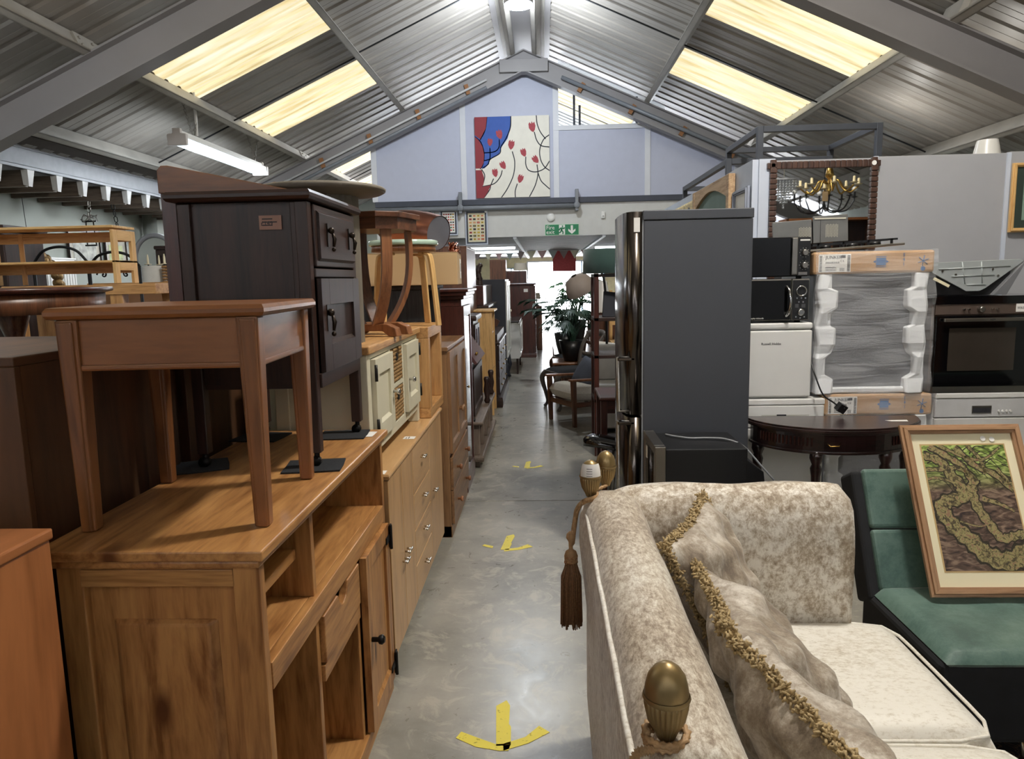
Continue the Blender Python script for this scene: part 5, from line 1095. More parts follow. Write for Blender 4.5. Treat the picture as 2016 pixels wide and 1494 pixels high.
def wrapped(lab, x, y, z0, z1, capz, seed, grp=None):
    t = T('boxed_dishwasher', lab, 'dishwasher', (x, y, z0)); h = z1-z0; ch = 0.115
    B(0.02, 0.60, 0.03, 0.56, 0.0, h-ch).part('body', grym, t, bev=0.005)
    foamstrip(0.03, 0.14, 0.0, h-ch, 1, t, seed); foamstrip(0.50, 0.60, 0.0, h-ch, -1, t, seed+1)
    B(0.08, 0.56, 0.0, 0.06, 0.0, 0.03).part('foam_base', foam, t, bev=0.008)
    c = G().box(0.0, 0.62, -0.012, 0.58, h-ch, h).part('card_cap', kbox, t, bev=0.012, seg=2)
    lbp = B(0.025, 0.19, -0.0135, -0.012, h-ch+0.01, h-0.012).part('printed_label', paper, c)
    g = G()
    for i in range(12): g.box(0.03, 0.042, -0.0142, -0.0135, h-ch+0.014+0.007*i, h-ch+0.0175+0.007*i); g.box(0.172, 0.186, -0.0142, -0.0135, h-ch+0.014+0.007*i, h-ch+0.018+0.007*i)
    for i in range(3): g.box(0.06, 0.115, -0.0142, -0.0135, h-ch+0.018+0.008*i, h-ch+0.0205+0.008*i)
    for i in range(6): g.box(0.135+0.004*i, 0.1365+0.004*i, -0.0142, -0.0135, h-ch+0.014, h-ch+0.032)
    g.box(0.14, 0.162, -0.0142, -0.0135, h-0.032, h-0.018)
    g.part('barcode', ink, lbp)
    text('JUNKER', 0.024, 'maker_writing', ink, lbp, (0.06, -0.0138, h-0.036), (R(90),0,0))
    text('JS65X82HUE', 0.0135, 'model_writing', ink, lbp, (0.06, -0.0138, h-0.06), (R(90),0,0))
    text('C E', 0.014, 'ce_writing', ink, lbp, (0.135, -0.0138, h-0.052), (R(90),0,0))
    g = G().box(0.32, 0.37, -0.0135, -0.012, h-0.075, h-0.035); g.prism([(0.305,h-0.055),(0.318,h-0.047),(0.318,h-0.063)], -0.0135, -0.012, 'y'); g.prism([(0.385,h-0.055),(0.372,h-0.063),(0.372,h-0.047)], -0.0135, -0.012, 'y')
    for zz in (h-0.083, h-0.03): g.box(0.318, 0.372, -0.0135, -0.012, zz, zz+0.003)
    g.part('clamp_symbol', bluep, c)
    text('5\n4\n1', 0.024, 'stack_numbers', bluep, c, (0.455, -0.0136, h-0.03), (R(90),0,0))
    g = G(); 
    for a in (20, 80, 140): g.tube([(0.56-0.028*cos(R(a)), -0.0128, h-0.055-0.028*sin(R(a))), (0.56+0.028*cos(R(a)), -0.0128, h-0.055+0.028*sin(R(a)))], 0.0022, 4)
    g.lathe([(0.012,-0.0125),(0.012,-0.0138)], c=(0.56,0,h-0.095), n=14, ax='y').part('care_symbol', bluep, c)
    # cling film drawn over the front, lightly creased
    n, m = 26, 30; r_ = random.Random(seed); v = []; 
    for j in range(m+1):
        for i in range(n+1):
            u, w = i/n, j/m; v.append((0.002+0.616*u, -0.042+0.006*sin(9*u+22*w)+0.005*sin(31*w-7*u+seed)-0.004*r_.random()*0.6, 0.0+(h+0.006)*w))
    G().add(v, [(j*(n+1)+i, j*(n+1)+i+1, (j+1)*(n+1)+i+1, (j+1)*(n+1)+i) for j in range(m) for i in range(n)], sm=True).part('plastic_film', film_m, t)
    return t
wrapped('film-wrapped dishwasher with card cap and foam edges, upper of the stacked pair', 1.42, 3.90, 0.855, 1.605, 0, 3)
wrapped('film-wrapped boxed dishwasher, lower of the stacked pair behind the half-moon table', 1.50, 3.90, 0.0, 0.85, 0, 7).scale = (0.92, 1, 1)
t = T('gas_hob', 'black and steel gas hob lying on the upper boxed dishwasher', 'hob', (1.40, 3.92, 1.608), rot=(0, R(-3.0), 0))
B(0.0, 0.5, 0, 0.4, 0.0, 0.012).part('steel_tray', brushed, t, bev=0.003); g = G()
for x in (0.06, 0.19, 0.32, 0.44): g.box(x-0.005, x+0.005, 0.02, 0.38, 0.03, 0.04)
for y in (0.02, 0.13, 0.25, 0.375): g.box(0.03, 0.47, y-0.005, y+0.005, 0.03, 0.04); 
for x in (0.06, 0.19, 0.32, 0.44):
    for y in (0.02, 0.375): g.box(x-0.005, x+0.005, y-0.005, y+0.005, 0.012, 0.04)
g.part('pan_supports', black, t)
for x in (0.12, 0.26, 0.38): G().lathe([(0.03,0.012),(0.028,0.028),(0.015,0.03)], n=16).part('burner', black, t, loc=(x,0.08,0))
shm = plain('dull_galvanised', (128,128,126), 0.4, 0.6, var=0.1)
t = T('perforated_tray', 'dull metal trays with perforated patches leaning in front of the mirror', 'tray', (1.33, 4.28, 1.655), 0)
B(0, 0.22, 0, 0.01, 0, 0.135).part('tray_sheet', shm, t, bev=0.002, rot=(0,R(-3),0)); B(0.225, 0.42, -0.01, 0.0, 0, 0.15).part('tray_sheet', shm, t, bev=0.002, rot=(0,R(-3),0))
for ox, oz in ((0.14, 0.03), (0.29, 0.045)):
    g = G()
    for i in range(9):
        for j in range(9): g.box(ox+0.008*i, ox+0.0045+0.008*i, -0.0115, -0.0102, oz+0.008*j+0.004*(i%2), oz+0.0045+0.008*j+0.004*(i%2))
    g.part('perforation', plain('pale_holes', (200,196,180), 0.6), t)
B(0.225, 0.40, -0.014, 0.0, 0.145, 0.153).part('tray_lip', plain('cream_lip', (200,196,180), 0.5), t)
G().tube([(0.26,-0.01,0.15),(0.258,-0.02,0.08),(0.262,-0.012,0.0)], 0.001, 4).part('cord', ink, t)
G().hexa([(1.92,4.9,1.72),(1.96,4.9,1.72),(1.96,5.1,1.72),(1.92,5.1,1.72)], [(1.965,4.9,1.98),(1.99,4.9,2.02),(1.99,5.1,2.02),(1.965,5.1,1.98)]).thing('metal_offcut', shm, 'narrow upright metal offcut standing right of the mirror', 'metal') if 0 else None
# built-in oven, hood, right dishwasher
bro = plain('bronze_steel', (124,108,98), 0.35, 0.7)
t = T('built_in_oven', 'black glass built-in oven with a steel control strip at the right edge', 'oven', (2.045, 3.88, 0.856))
B(0.0, 0.60, 0.02, 0.56, 0.0, 0.50).part('body', bro, t, bev=0.003); B(0.012, 0.6, 0.004, 0.02, 0.41, 0.465).part('control_panel', bro, t, bev=0.002)
B(0.0, 0.61, 0.0, 0.56, 0.465, 0.505).part('black_top', blackgl, t)
dr = B(0.012, 0.6, -0.008, 0.02, 0.03, 0.405).part('door', blackgl, t, bev=0.003); B(0.012, 0.6, -0.008, 0.02, 0.0, 0.03).part('lower_trim', brushed, t)
B(0.08, 0.42, -0.0105, -0.008, 0.115, 0.34).part('door_window', plain('oven_window', (56,50,44), 0.15), dr, bev=0.001)
B(0.04, 0.6, -0.035, -0.018, 0.375, 0.393).part('door_handle', brushed, dr, bev=0.004)
text('NEFF', 0.012, 'maker_writing', ink, dr, (0.27, -0.0356, 0.38), (R(90),0,0))
for x in (0.155, 0.18, 0.30, 0.325): G().lathe([(0.006,0.004),(0.005,-0.006)], n=12, ax='y').part('button', chrome, t, loc=(x,0,0.437))
G().lathe([(0.018,0.004),(0.015,-0.016),(0.012,-0.02)], n=20, ax='y').part('dial', brushed, t, loc=(0.24,0,0.437))
c = B(0.42, 0.475, 0.001, 0.004, 0.42, 0.462).part('sold_card', paper, t); text('SOLD', 0.015, 'sold_writing', ink, c, (0.425, 0.0008, 0.436), (R(90),0,0))
t = T('cooker_hood', 'upturned angular cooker hood with a grey ribbed back plate on the oven', 'cooker hood', (2.06, 3.98, 1.364))
pl_ = [(0.0,0.175),(0.47,0.185),(0.49,0.175),(0.30,0.035),(0.27,0.02),(0.20,0.02),(0.165,0.04),(0.02,0.12)]
pz = plain('zinc_plate', (176,182,182), 0.45, 0.35, var=0.04)
p_ = G().prism(pl_, 0.0, 0.01, 'y').part('back_plate', pz, t, bev=0.002)
g = G()
for a, b in (((0.05,0.14),(0.42,0.15)),((0.12,0.10),(0.34,0.105)),((0.17,0.175),(0.19,0.06)),((0.27,0.175),(0.28,0.06)),((0.2,0.055),(0.3,0.055))): g.tube([(a[0],-0.001,a[1]),(b[0],-0.001,b[1])], 0.003, 4)
g.part('pressed_ribs', pz, p_)
for x, z in ((0.07,0.13),(0.14,0.11),(0.33,0.135),(0.36,0.1)): G().lathe([(0.006,-0.003),(0.006,0.0)], n=10, ax='y').part('screw', brushed, p_, loc=(x,0,z))
G().hexa([(-0.01,0.012,0.0),(0.40,0.012,0.0),(0.40,0.3,0.0),(-0.01,0.3,0.0)], [(0.0,0.012,0.15),(0.44,0.012,0.15),(0.44,0.3,0.15),(0.0,0.3,0.15)]).part('black_body', black, t, bev=0.003)
G().hexa([(0.33,-0.02,0.0),(0.40,-0.02,0.0),(0.42,0.2,0.0),(0.33,0.2,0.0)], [(0.49,-0.01,0.175),(0.50,-0.01,0.18),(0.50,0.25,0.18),(0.49,0.25,0.175)]).part('side_panel', grym, t, bev=0.002)
B(-0.02, 0.07, -0.01, 0.0, 0.085, 0.1).part('cream_strip', matc, t, rot=(0,R(28),0))
t = T('freestanding_dishwasher', 'white dishwasher with an energy label under the built-in oven', 'dishwasher', (2.08, 3.88, 0))
B(0, 0.6, 0.02, 0.6, 0, 0.82).part('body', whitem, t, bev=0.004); B(-0.0, 0.6, -0.008, 0.6, 0.822, 0.853).part('worktop', whitem, t, bev=0.006)
B(0, 0.6, -0.005, 0.02, 0.72, 0.82).part('control_panel', plain('silver_grey', (196,196,196), 0.4), t, bev=0.004); B(0, 0.6, -0.005, 0.02, 0.1, 0.715).part('door', plain('silver_white', (206,204,200), 0.35), t, bev=0.004)
G().box(0.19, 0.29, -0.008, -0.005, 0.742, 0.782).box(0.195, 0.285, -0.009, -0.008, 0.746, 0.77, 1).part('handle_recess', [brushed, ink], t)
for x in (0.33, 0.35, 0.37, 0.39): G().lathe([(0.007,-0.005),(0.006,-0.01)], n=12, ax='y').part('button', whitem, t, loc=(x,0,0.752))
e = B(0.02, 0.115, -0.0065, -0.005, 0.44, 0.67).part('energy_label', paper, t)
G().box(0.025, 0.11, -0.0072, -0.0065, 0.65, 0.665).part('blue_band', bluep, e); G().box(0.03, 0.07, -0.0072, -0.0065, 0.60, 0.612).part('cyan_bar', plain('cyan', (60,150,170), 0.6), e); G().box(0.03, 0.085, -0.0072, -0.0065, 0.565, 0.57).part('red_bar', plain('red', (200,60,60), 0.6), e)
g = G().prism([(0.085,0.603),(0.092,0.612),(0.107,0.612),(0.107,0.594),(0.092,0.594)], -0.0072, -0.0065, 'y'); g.box(0.028, 0.09, -0.0072, -0.0065, 0.635, 0.638); g.part('arrow_mark', ink, e)
# half-moon table
t = T('half_moon_table', 'dark mahogany half-moon table with reeded apron in front of the white appliances', 'table', (1.50, 3.82, 0))
hm = mahog('x'); hd = wood('black_mahogany', (52,30,28), (26,15,14), 'x', 2.4, 0.22, 0, 0.5)
semi = lambda r, ry: [(r*cos(R(a)), ry*sin(R(a))) for a in range(180, 361, 7)]
g = G(); 
for o, z0, z1 in ((0.0,0.742,0.752),(0.008,0.728,0.742),(-0.006,0.718,0.728)): g.prism(semi(0.435+o, 0.36+o), z0, z1, 'z', sm=False)
g.part('top', hd, t, bev=0.002); G().prism(semi(0.405, 0.335), 0.628, 0.718, 'z').part('apron', hd, t); G().prism(semi(0.415, 0.345), 0.618, 0.632, 'z').part('bead', hd, t, bev=0.003)
g = G()
for a in list(range(200, 243, 3)) + list(range(300, 343, 3)): c_, s_2 = 0.408*cos(R(a)), 0.338*sin(R(a)); g.box(c_-0.003, c_+0.003, s_2-0.004, s_2+0.004, 0.655, 0.698)
o = g.part('reeding', hm, t); o['kind'] = 'stuff'; G().tube([(-0.03,0,0),(-0.02,-0.012,-0.01),(0.02,-0.012,-0.01),(0.03,0,0)], 0.003, 6).part('drawer_handle', brass, t, loc=(-0.10,-0.335,0.675))
for a in (190, 245, 297, 350):
    x, y = 0.385*cos(R(a)), 0.315*sin(R(a))
    G().lathe([(0.012,0),(0.02,0.03),(0.014,0.05),(0.017,0.3),(0.022,0.5),(0.028,0.54),(0.02,0.56),(0.032,0.59),(0.03,0.63)], n=16).part('leg', hd, t, loc=(x, y, 0))
G().prism([(0.0,0),(0.11,0.005),(0.10,-0.03),(0.02,-0.025)], 0, 0.001, 'z').thing('paper_slip', paper, 'white paper slip lying on the half-moon table', 'paper', loc=(1.72, 3.66, 0.7525))
# black appliance with steel frame
t = T('black_appliance', 'black boxy appliance with a brushed steel front frame behind the velvet sofa', 'appliance', (0.50, 3.24, 0))
B(0.05, 0.42, 0.0, 0.36, 0.12, 0.715).part('body', black, t, bev=0.004); G().hexa([(0.42,0.02,0.12),(0.56,0.02,0.12),(0.56,0.34,0.12),(0.42,0.34,0.12)], [(0.42,0.02,0.66),(0.50,0.02,0.60),(0.50,0.34,0.60),(0.42,0.34,0.66)]).part('rear_housing', black, t, bev=0.003)
g = G(); g.box(0.0, 0.05, -0.01, 0.03, 0.12, 0.728); g.box(0.0, 0.05, 0.34, 0.37, 0.12, 0.728); g.box(0.0, 0.05, 0.03, 0.34, 0.69, 0.728); g.part('front_frame', brushed, t, bev=0.003)
B(0.01, 0.04, 0.03, 0.34, 0.12, 0.69).part('glass_front', blackgl, t); B(0.0, 0.5, 0.02, 0.34, 0, 0.12).part('stand', black, t)
B(0.008, 0.01, 0.30, 0.335, 0.60, 0.66).part('white_sticker', paper, t)
G().tube(spl([(0.1,0.3,0.72),(0.13,0.25,0.722),(0.2,0.2,0.722),(0.28,0.2,0.722),(0.36,0.17,0.722),(0.43,0.12,0.70),(0.50,0.08,0.62),(0.56,0.06,0.55)], 6), 0.005, 8).part('grey_cable', plain('grey_cable', (130,132,136), 0.5), t)
# mirror and pictures on the partition
mir_m = plain('mirror_glass', (226,228,230), 0.015, 1.0, var=0)
fr = wood('bobbin_frame', (86,60,48), (46,30,26), 'z', 5, 0.35, 0, 0.3)
t = T('large_mirror', 'large mirror with dark ribbed frame on the grey partition, chandeliers reflected in it', 'mirror', (1.57, 5.165, 1.1))
B(0.03, 0.69, 0.0, 0.012, 0.03, 1.125).part('glass', mir_m, t)
def bobbin(p0, p1, n):
    g = G(); a, b = Vector(p0), Vector(p1)
    for i in range(n):
        c_ = a + (b-a)*((i+0.5)/n); L_ = (b-a).length/n; g.box(c_.x-(0.024 if a.x == b.x else L_*0.46), c_.x+(0.024 if a.x == b.x else L_*0.46), -0.016, 0.012, c_.z-(0.024 if a.z == b.z else L_*0.42), c_.z+(0.024 if a.z == b.z else L_*0.42))
    g.box(min(a.x,b.x)-0.02, max(a.x,b.x)+0.02, -0.008, 0.02, min(a.z,b.z)-0.02, max(a.z,b.z)+0.02); return g.part('frame_rail', fr, t, bev=0.004)
bobbin((0.022,0,0.0),(0.022,0,1.15),32); bobbin((0.70,0,0.0),(0.70,0,1.15),32); bobbin((0.0,0,1.13),(0.72,0,1.13),20); bobbin((0.0,0,0.02),(0.72,0,0.02),20)
G().lathe([(0.016,-0.018),(0.016,-0.02)], n=16, ax='y').part('round_sticker', paper, t, loc=(0.69,0,1.13))
t = T('pine_framed_picture', 'picture with pale pine frame and dark green mount at the right edge', 'picture', (3.40, 5.18, 1.745))
framerails(t, 0.21, 0.46, 0.028, birch('x'), birch('z'), 0.03); B(-0.185, 0.185, -0.012, 0.0, 0.025, 0.435).part('green_mount', plain('dark_green_mount', (46,58,50), 0.8), t)
B(-0.13, 0.13, -0.014, -0.01, 0.08, 0.38).part('inner_mount', plain('sage_mount', (126,150,136), 0.8), t); B(-0.10, 0.10, -0.016, -0.012, 0.11, 0.35).part('picture_sheet', plain('pale_view', (150,170,180), 0.7, var=0.4, scale=12), t)
def wallitem(nm, lab, cat, y0, y1, z0, z1): return T(nm, lab, cat, (1.455, (y0+y1)/2, z0), -90)
t = wallitem('chalkboard', 'green chalkboard with arched opening and worn wooden frame on the partition side', 'chalkboard', 5.62, 6.95, 1.55, 2.25)
wf_ = wood('worn_light_wood', (206,176,138), (170,134,98), 'x', 4, 0.7, 0.3, 0); h = 0.70
B(-0.60, 0.60, -0.02, -0.002, 0.04, h-0.06).part('board', plain('chalk_green', (112,132,124), 0.8, var=0.12, scale=3), t)
B(0.58, 0.66, -0.05, 0, 0, h).part('frame_post', wf_, t, bev=0.003); B(-0.66, -0.58, -0.05, 0, 0, h).part('frame_post', wf_, t, bev=0.003); B(-0.58, 0.58, -0.045, 0, 0, 0.05).part('frame_rail', wf_, t)
g = G().prism([(0.58,h),(-0.58,h),(-0.58,h-0.16)] + [(-0.58+1.16*i/14, h-0.16+0.10*sin(pi*i/14)) for i in range(1,14)] + [(0.58,h-0.16)], -0.045, 0, 'y'); g.part('arched_head', wf_, t)
text('Antiques & Speciality', 0.115, 'chalk_writing', plain('chalk', (206,216,210), 0.9), t, (-0.52, -0.0215, 0.36), (R(90), 0, 0))
t = wallitem('small_grey_picture', 'small grey-framed sketch of a bird beside the chalkboard on the partition side', 'picture', 5.24, 5.60, 1.78, 2.09)
gf = plain('grey_frame', (150,156,170), 0.5); framerails(t, 0.19, 0.33, 0.035, gf, gf, 0.03); B(-0.16, 0.16, -0.008, 0, 0.03, 0.3).part('picture_sheet', paper, t)
g = G(); g.tube([(-0.05,-0.009,0.10),(0.0,-0.009,0.16),(0.05,-0.009,0.13)], 0.004, 4)
for i in range(5): g.tube([(-0.09+0.02*i,-0.009,0.06),(-0.085+0.02*i,-0.009,0.14+0.01*i)], 0.002, 4)
g.box(-0.12, 0.12, -0.0092, -0.008, 0.045, 0.058); g.part('sketch', plain('sage_print', (120,150,140), 0.7), t)
wk = plain('pale_wicker', (216,200,160), 0.9, var=0.3, scale=40, bump=0.6)
for k in range(4):
    t = wallitem('wicker_screen', 'x', 'screen', 7.0+0.42*k, 7.4+0.42*k, 1.5, 2.2)
    t['label'] = ('cream woven wicker panel right beside the chalkboard', 'cream woven wicker panel, second away from the chalkboard', 'cream woven wicker panel, third away from the chalkboard', 'cream woven wicker panel farthest from the chalkboard')[k]
    g = G()
    for i in range(12): g.tube([(-0.19, -0.012-0.006*(i%2), 0.06*i+0.02), (0.19, -0.018+0.006*(i%2), 0.06*i+0.02)], 0.014, 6)
    for i in range(9): g.tube([(-0.18+0.045*i, -0.02, 0.0), (-0.18+0.045*i, -0.02, 0.70)], 0.012, 6)
    g.part('weave', wk, t); G().lathe([(0.05,-0.03),(0.05,-0.034)], n=16, ax='y').part('dark_centre', navy, t, loc=(0.0,0,0.6))
# steel frames on top of the partition room
sf = plain('dark_steel_frame', (70,74,82), 0.45, 0.4)
def sframe(lab, x0, x1, y0, y1, h):
    t = T('steel_frame', lab, 'frame', (x0, y0, 2.216), 0); r = 0.022; w, d = x1-x0, y1-y0
    for x in (0, w):
        for y in (0, d): B(x-r, x+r, y-r, y+r, 0, h).part('leg', sf, t, bev=0.003)
    for y in (0, d): B(r, w-r, y-r, y+r, h-2*r, h).part('top_rail', sf, t, bev=0.003)
    for x in (0, w): B(x-r, x+r, r, d-r, h-2*r, h).part('side_rail', sf, t, bev=0.003)
    return t
sframe('dark steel table frame, taller one nearer on top of the partition', 1.62, 2.48, 5.6, 6.5, 0.36)
sframe('dark steel table frame, lower one farther along the partition edge', 1.52, 2.32, 6.1, 7.9, 0.21)
t = tshade('white_cone_shade', 'white tapered cone leaning on top of the grey partition', (3.35, 5.75, 2.216), 0.12, 0.07, 0.24, whitem, 'shade')
# reflected chandeliers (they hang beside the camera's right, seen in the mirror)
def chand(nm, lab, loc, r, n, metal, bulbs, cz, up):
    t = T(nm, lab, 'chandelier', loc)
    if up: G().lathe([(0.005,-0.09),(0.012,-0.07),(0.03,-0.04),(0.012,-0.02),(0.035,0.01),(0.02,0.04),(0.018,0.08),(0.05,0.11),(0.035,0.17),(0.028,0.2),(0.01,0.22)], n=20).part('centre_column', metal, t)
    else: G().lathe([(0.01,-0.12),(0.03,-0.1),(0.015,-0.05),(0.015,0.05),(0.01,0.2)], n=16).part('centre_column', metal, t)
    for k in range(n):
        a = 2*pi*k/n+0.2; c, s = cos(a), sin(a)
        P = [(0.03,0.03),(0.10,0.06),(0.15,-0.02),(r*0.72,-0.07),(r,-0.01)] if up else [(0.02,-0.1),(r*0.35,-0.15),(r*0.75,-0.14),(r*0.97,-0.04),(r,0.0)]
        ar = G().tube(spl([(q*c,q*s,z) for q,z in P], 5), 0.009, 8).part('arm', metal, t)
        G().lathe([(0.008,0.0),(0.04,0.012),(0.042,0.016),(0.014,0.02),(0.013,0.075),(0.004,0.078)], c=(r*c,r*s,0), n=14).part('candle_cup', metal if not up else plain('ivory_cup', (206,190,150), 0.5), ar)
        if bulbs and k % 2 == 0: G().ball((r*c,r*s,0.105), 0.03, 12, 8).part('bulb', whitem, ar)
    G().cyl((0,0,0.2),(0,0,cz),0.006,6).part('chain', metal, t)
    return t
t = chand('brass_chandelier', 'polished brass chandelier with a price tag, reflected in the large mirror', (3.18, 2.0, 2.44), 0.30, 8, brass, False, 1.7, True)
B(-0.03, 0.03, -0.001, 0.001, -0.1, 0.0).part('price_tag', kb, t, loc=(-0.13, 0.24, -0.08))
chand('black_chandelier', 'black iron chandelier with white bulbs, reflected in the large mirror', (3.43, 1.2, 2.38), 0.34, 8, black, True, 1.7, False)
t = T('crystal_light', 'crystal droplet light fitting reflected at the mirror top left', 'chandelier', (2.75, 1.8, 2.44)); cr = plain('crystal', (235,238,240), 0.05, 0.0, trans=0.6)
B(-0.15,0.15,-0.1,0.1,0.1,0.115).part('plate', chrome, t); g = G()
for i in range(9):
    for j in range(6):
        l = int(12 - 1.6*abs(i-4) - 0.8*abs(j-2.5)*2)
        for q in range(max(2,l)): g.ball((-0.14+0.035*i, -0.09+0.036*j, 0.08-0.028*q), 0.009, 5, 4, sc_=(0.8,0.8,1.5))
g.part('crystal_drops', cr, t); G().cyl((0,0,0.115),(0,0,1.7),0.004,6).part('chain', chrome, t)
t = T('red_brown_bookcase', 'tall red-brown open bookcase seen only in the large mirror', 'bookcase', (3.6, 0.9, 0))
for z in (0.0, 0.5, 1.0, 1.5, 2.14): B(-0.55, 0.55, -0.15, 0.15, z, z+0.03).part('shelf', cherry('x'), t)
for x in (-0.55, 0.0, 0.55): B(x-0.015, x+0.015, -0.15, 0.15, 0, 2.17).part('upright', cherry('z'), t)
B(-0.55, 0.55, -0.16, -0.15, 0, 2.17).part('back', dark('z'), t)
# ---------- lamps ----------
t = T('high_bay_lamp', 'bright round lamp hanging under the ridge of the roof', 'lamp', (-0.27, 10.35, 5.2))
G().lathe([(0.195,-0.03),(0.2,-0.02),(0.2,0.03),(0.1,0.06),(0.06,0.14)], n=40).part('housing', raft_m, t)
G().lathe([(0.185,-0.045),(0.19,-0.03)], n=40).part('lens', emis('high_bay_lens', (225,238,255), 20.0), t); G().cyl((0,0,0.14),(0,0,0.35),0.008,6).part('hanger', rod, t)
t = T('hanging_batten', 'bright strip light hanging on chains from the left roof purlin', 'strip light', (-4.4, 10.2, 3.28)); t.scale = (1.45, 1.06, 1.35)
tube_m = emis('batten_diffuser', (215,238,250), 3.0)
G().prism([(-0.075,0.0),(0.075,0.0),(0.075,0.03),(0.03,0.04),(0.03,0.07),(-0.03,0.07),(-0.03,0.04),(-0.075,0.03)], -1.22, 1.22, 'y').part('housing', whitem, t, bev=0.004)
G().prism([(-0.07,0.0),(-0.065,-0.045),(-0.03,-0.06),(0.03,-0.06),(0.065,-0.045),(0.07,0.0)], -1.2, 1.2, 'y').part('diffuser', tube_m, t)
G().prism([(-0.082,-0.065),(0.082,-0.065),(0.082,0.035),(0.035,0.04),(0.035,0.085),(-0.035,0.085),(-0.035,0.04),(-0.082,0.035)], -1.25, -1.2, 'y').part('end_cap', plain('grey_end_cap', (196,190,186), 0.5), t, bev=0.006)
G().prism([(-0.082,-0.065),(0.082,-0.065),(0.082,0.035),(0.035,0.04),(0.035,0.085),(-0.035,0.085),(-0.035,0.04),(-0.082,0.035)], 1.2, 1.25, 'y').part('end_cap', plain('grey_end_cap', (196,190,186), 0.5), t, bev=0.006)
def chain(p0, p1, parent, r=0.012, m=None, nm='chain'):
    a, b = Vector(p0), Vector(p1); L = (b-a).length; n = max(2, int(L/(r*2.4))); d = (b-a)/n; g = G()
    for i in range(n):
        c = a + d*(i+0.5); h = d.normalized()*r*1.55; s = (Vector((r*0.75,0,0)) if i % 2 else Vector((0,r*0.75,0)))
        g.tube([c-h, c-h*0.6+s, c+h*0.6+s, c+h, c+h*0.6-s, c-h*0.6-s], r*0.22, 4, closed=True)
    return g.part(nm, m or brushed, parent)
chain((0.0,-0.85,0.08),(-0.03,-0.95,0.36), t); chain((0.02,-0.85,0.08),(0.05,-0.8,0.42), t); chain((0.0,1.05,0.08),(-0.05,1.0,0.36), t); chain((0.0,1.05,0.08),(0.05,1.1,0.5), t)
G().tube(spl([(0.02,-0.8,0.08),(0.04,-0.85,0.3),(0.06,-0.95,0.6),(0.02,-0.9,0.66),(0.1,-0.7,0.52)], 8), 0.014, 8).part('white_flex', whitem, t)
# ---------- gable wall items ----------
red, blu, whi = plain('painted_red', (142,50,58), 0.7, var=0.05), plain('painted_blue', (58,92,170), 0.7, var=0.05), plain('painted_white', (232,228,216), 0.7, var=0.03)
dlin = plain('painted_black_line', (32,36,44), 0.7); coral = plain('painted_coral', (166,66,74), 0.7, var=0.15, scale=40)
t = T('tulip_painting', 'large square painting of red tulips on white, blue and crimson', 'painting', (-0.51, YG-0.04, 2.97))
PW = 1.34; ph = 1.42
B(-PW/2, PW/2, -0.02, 0.02, 0, ph).part('canvas', whi, t)
def uv(u, v): return (-PW/2+PW*u, ph*(1-v))
def flat(pts, m, y, nm, parent):
    g = G().prism([uv(u, v) for u, v in pts], y-0.001, y, 'y'); return g.part(nm, m, parent)
ell = lambda cx, cy, rx, ry, a0, a1, n=16: [(cx+rx*cos(R(a0+(a1-a0)*i/n)), cy+ry*sin(R(a0+(a1-a0)*i/n))) for i in range(n+1)]
flat([(0.0,0.0),(0.49,0.0),(0.49,0.12),(0.44,0.27),(0.36,0.37),(0.32,0.46),(0.2,0.52),(0.18,0.58),(0.12,0.63),(0.0,0.63)], blu, -0.0202, 'blue_field', t)
flat([(0.0,0.0),(0.17,0.0),(0.15,0.14),(0.07,0.27),(0.0,0.22)], red, -0.0206, 'red_field', t)
flat([(0.0,0.24),(0.05,0.28),(0.1,0.36),(0.12,0.46),(0.11,0.56),(0.07,0.63),(0.0,0.63)], red, -0.0206, 'red_field', t)
flat([(0.0,0.65),(0.08,0.65),(0.11,0.74),(0.1,0.83),(0.08,0.86),(0.2,0.84),(0.16,0.92),(0.1,1.0),(0.0,1.0)], red, -0.0206, 'red_field', t)
def pline(pts, w=0.0065, n=8, nm='stem_line'):
    P = spl([(u, 0, v) for u, v in pts], n); L_, R_ = [], []; k = len(P)
    for i, p in enumerate(P):
        q = (P[min(i+1,k-1)]-P[max(i-1,0)]).normalized(); cl = lambda v: min(1.0, max(0.0, v))
        a, b = uv(cl(p.x-q.z*w), cl(p.z+q.x*w)), uv(cl(p.x+q.z*w), cl(p.z-q.x*w)); L_.append((a[0], -0.0212, a[1])); R_.append((b[0], -0.0212, b[1]))
    G().loft([L_, R_], closed=False, sm=False).part(nm, dlin, t)
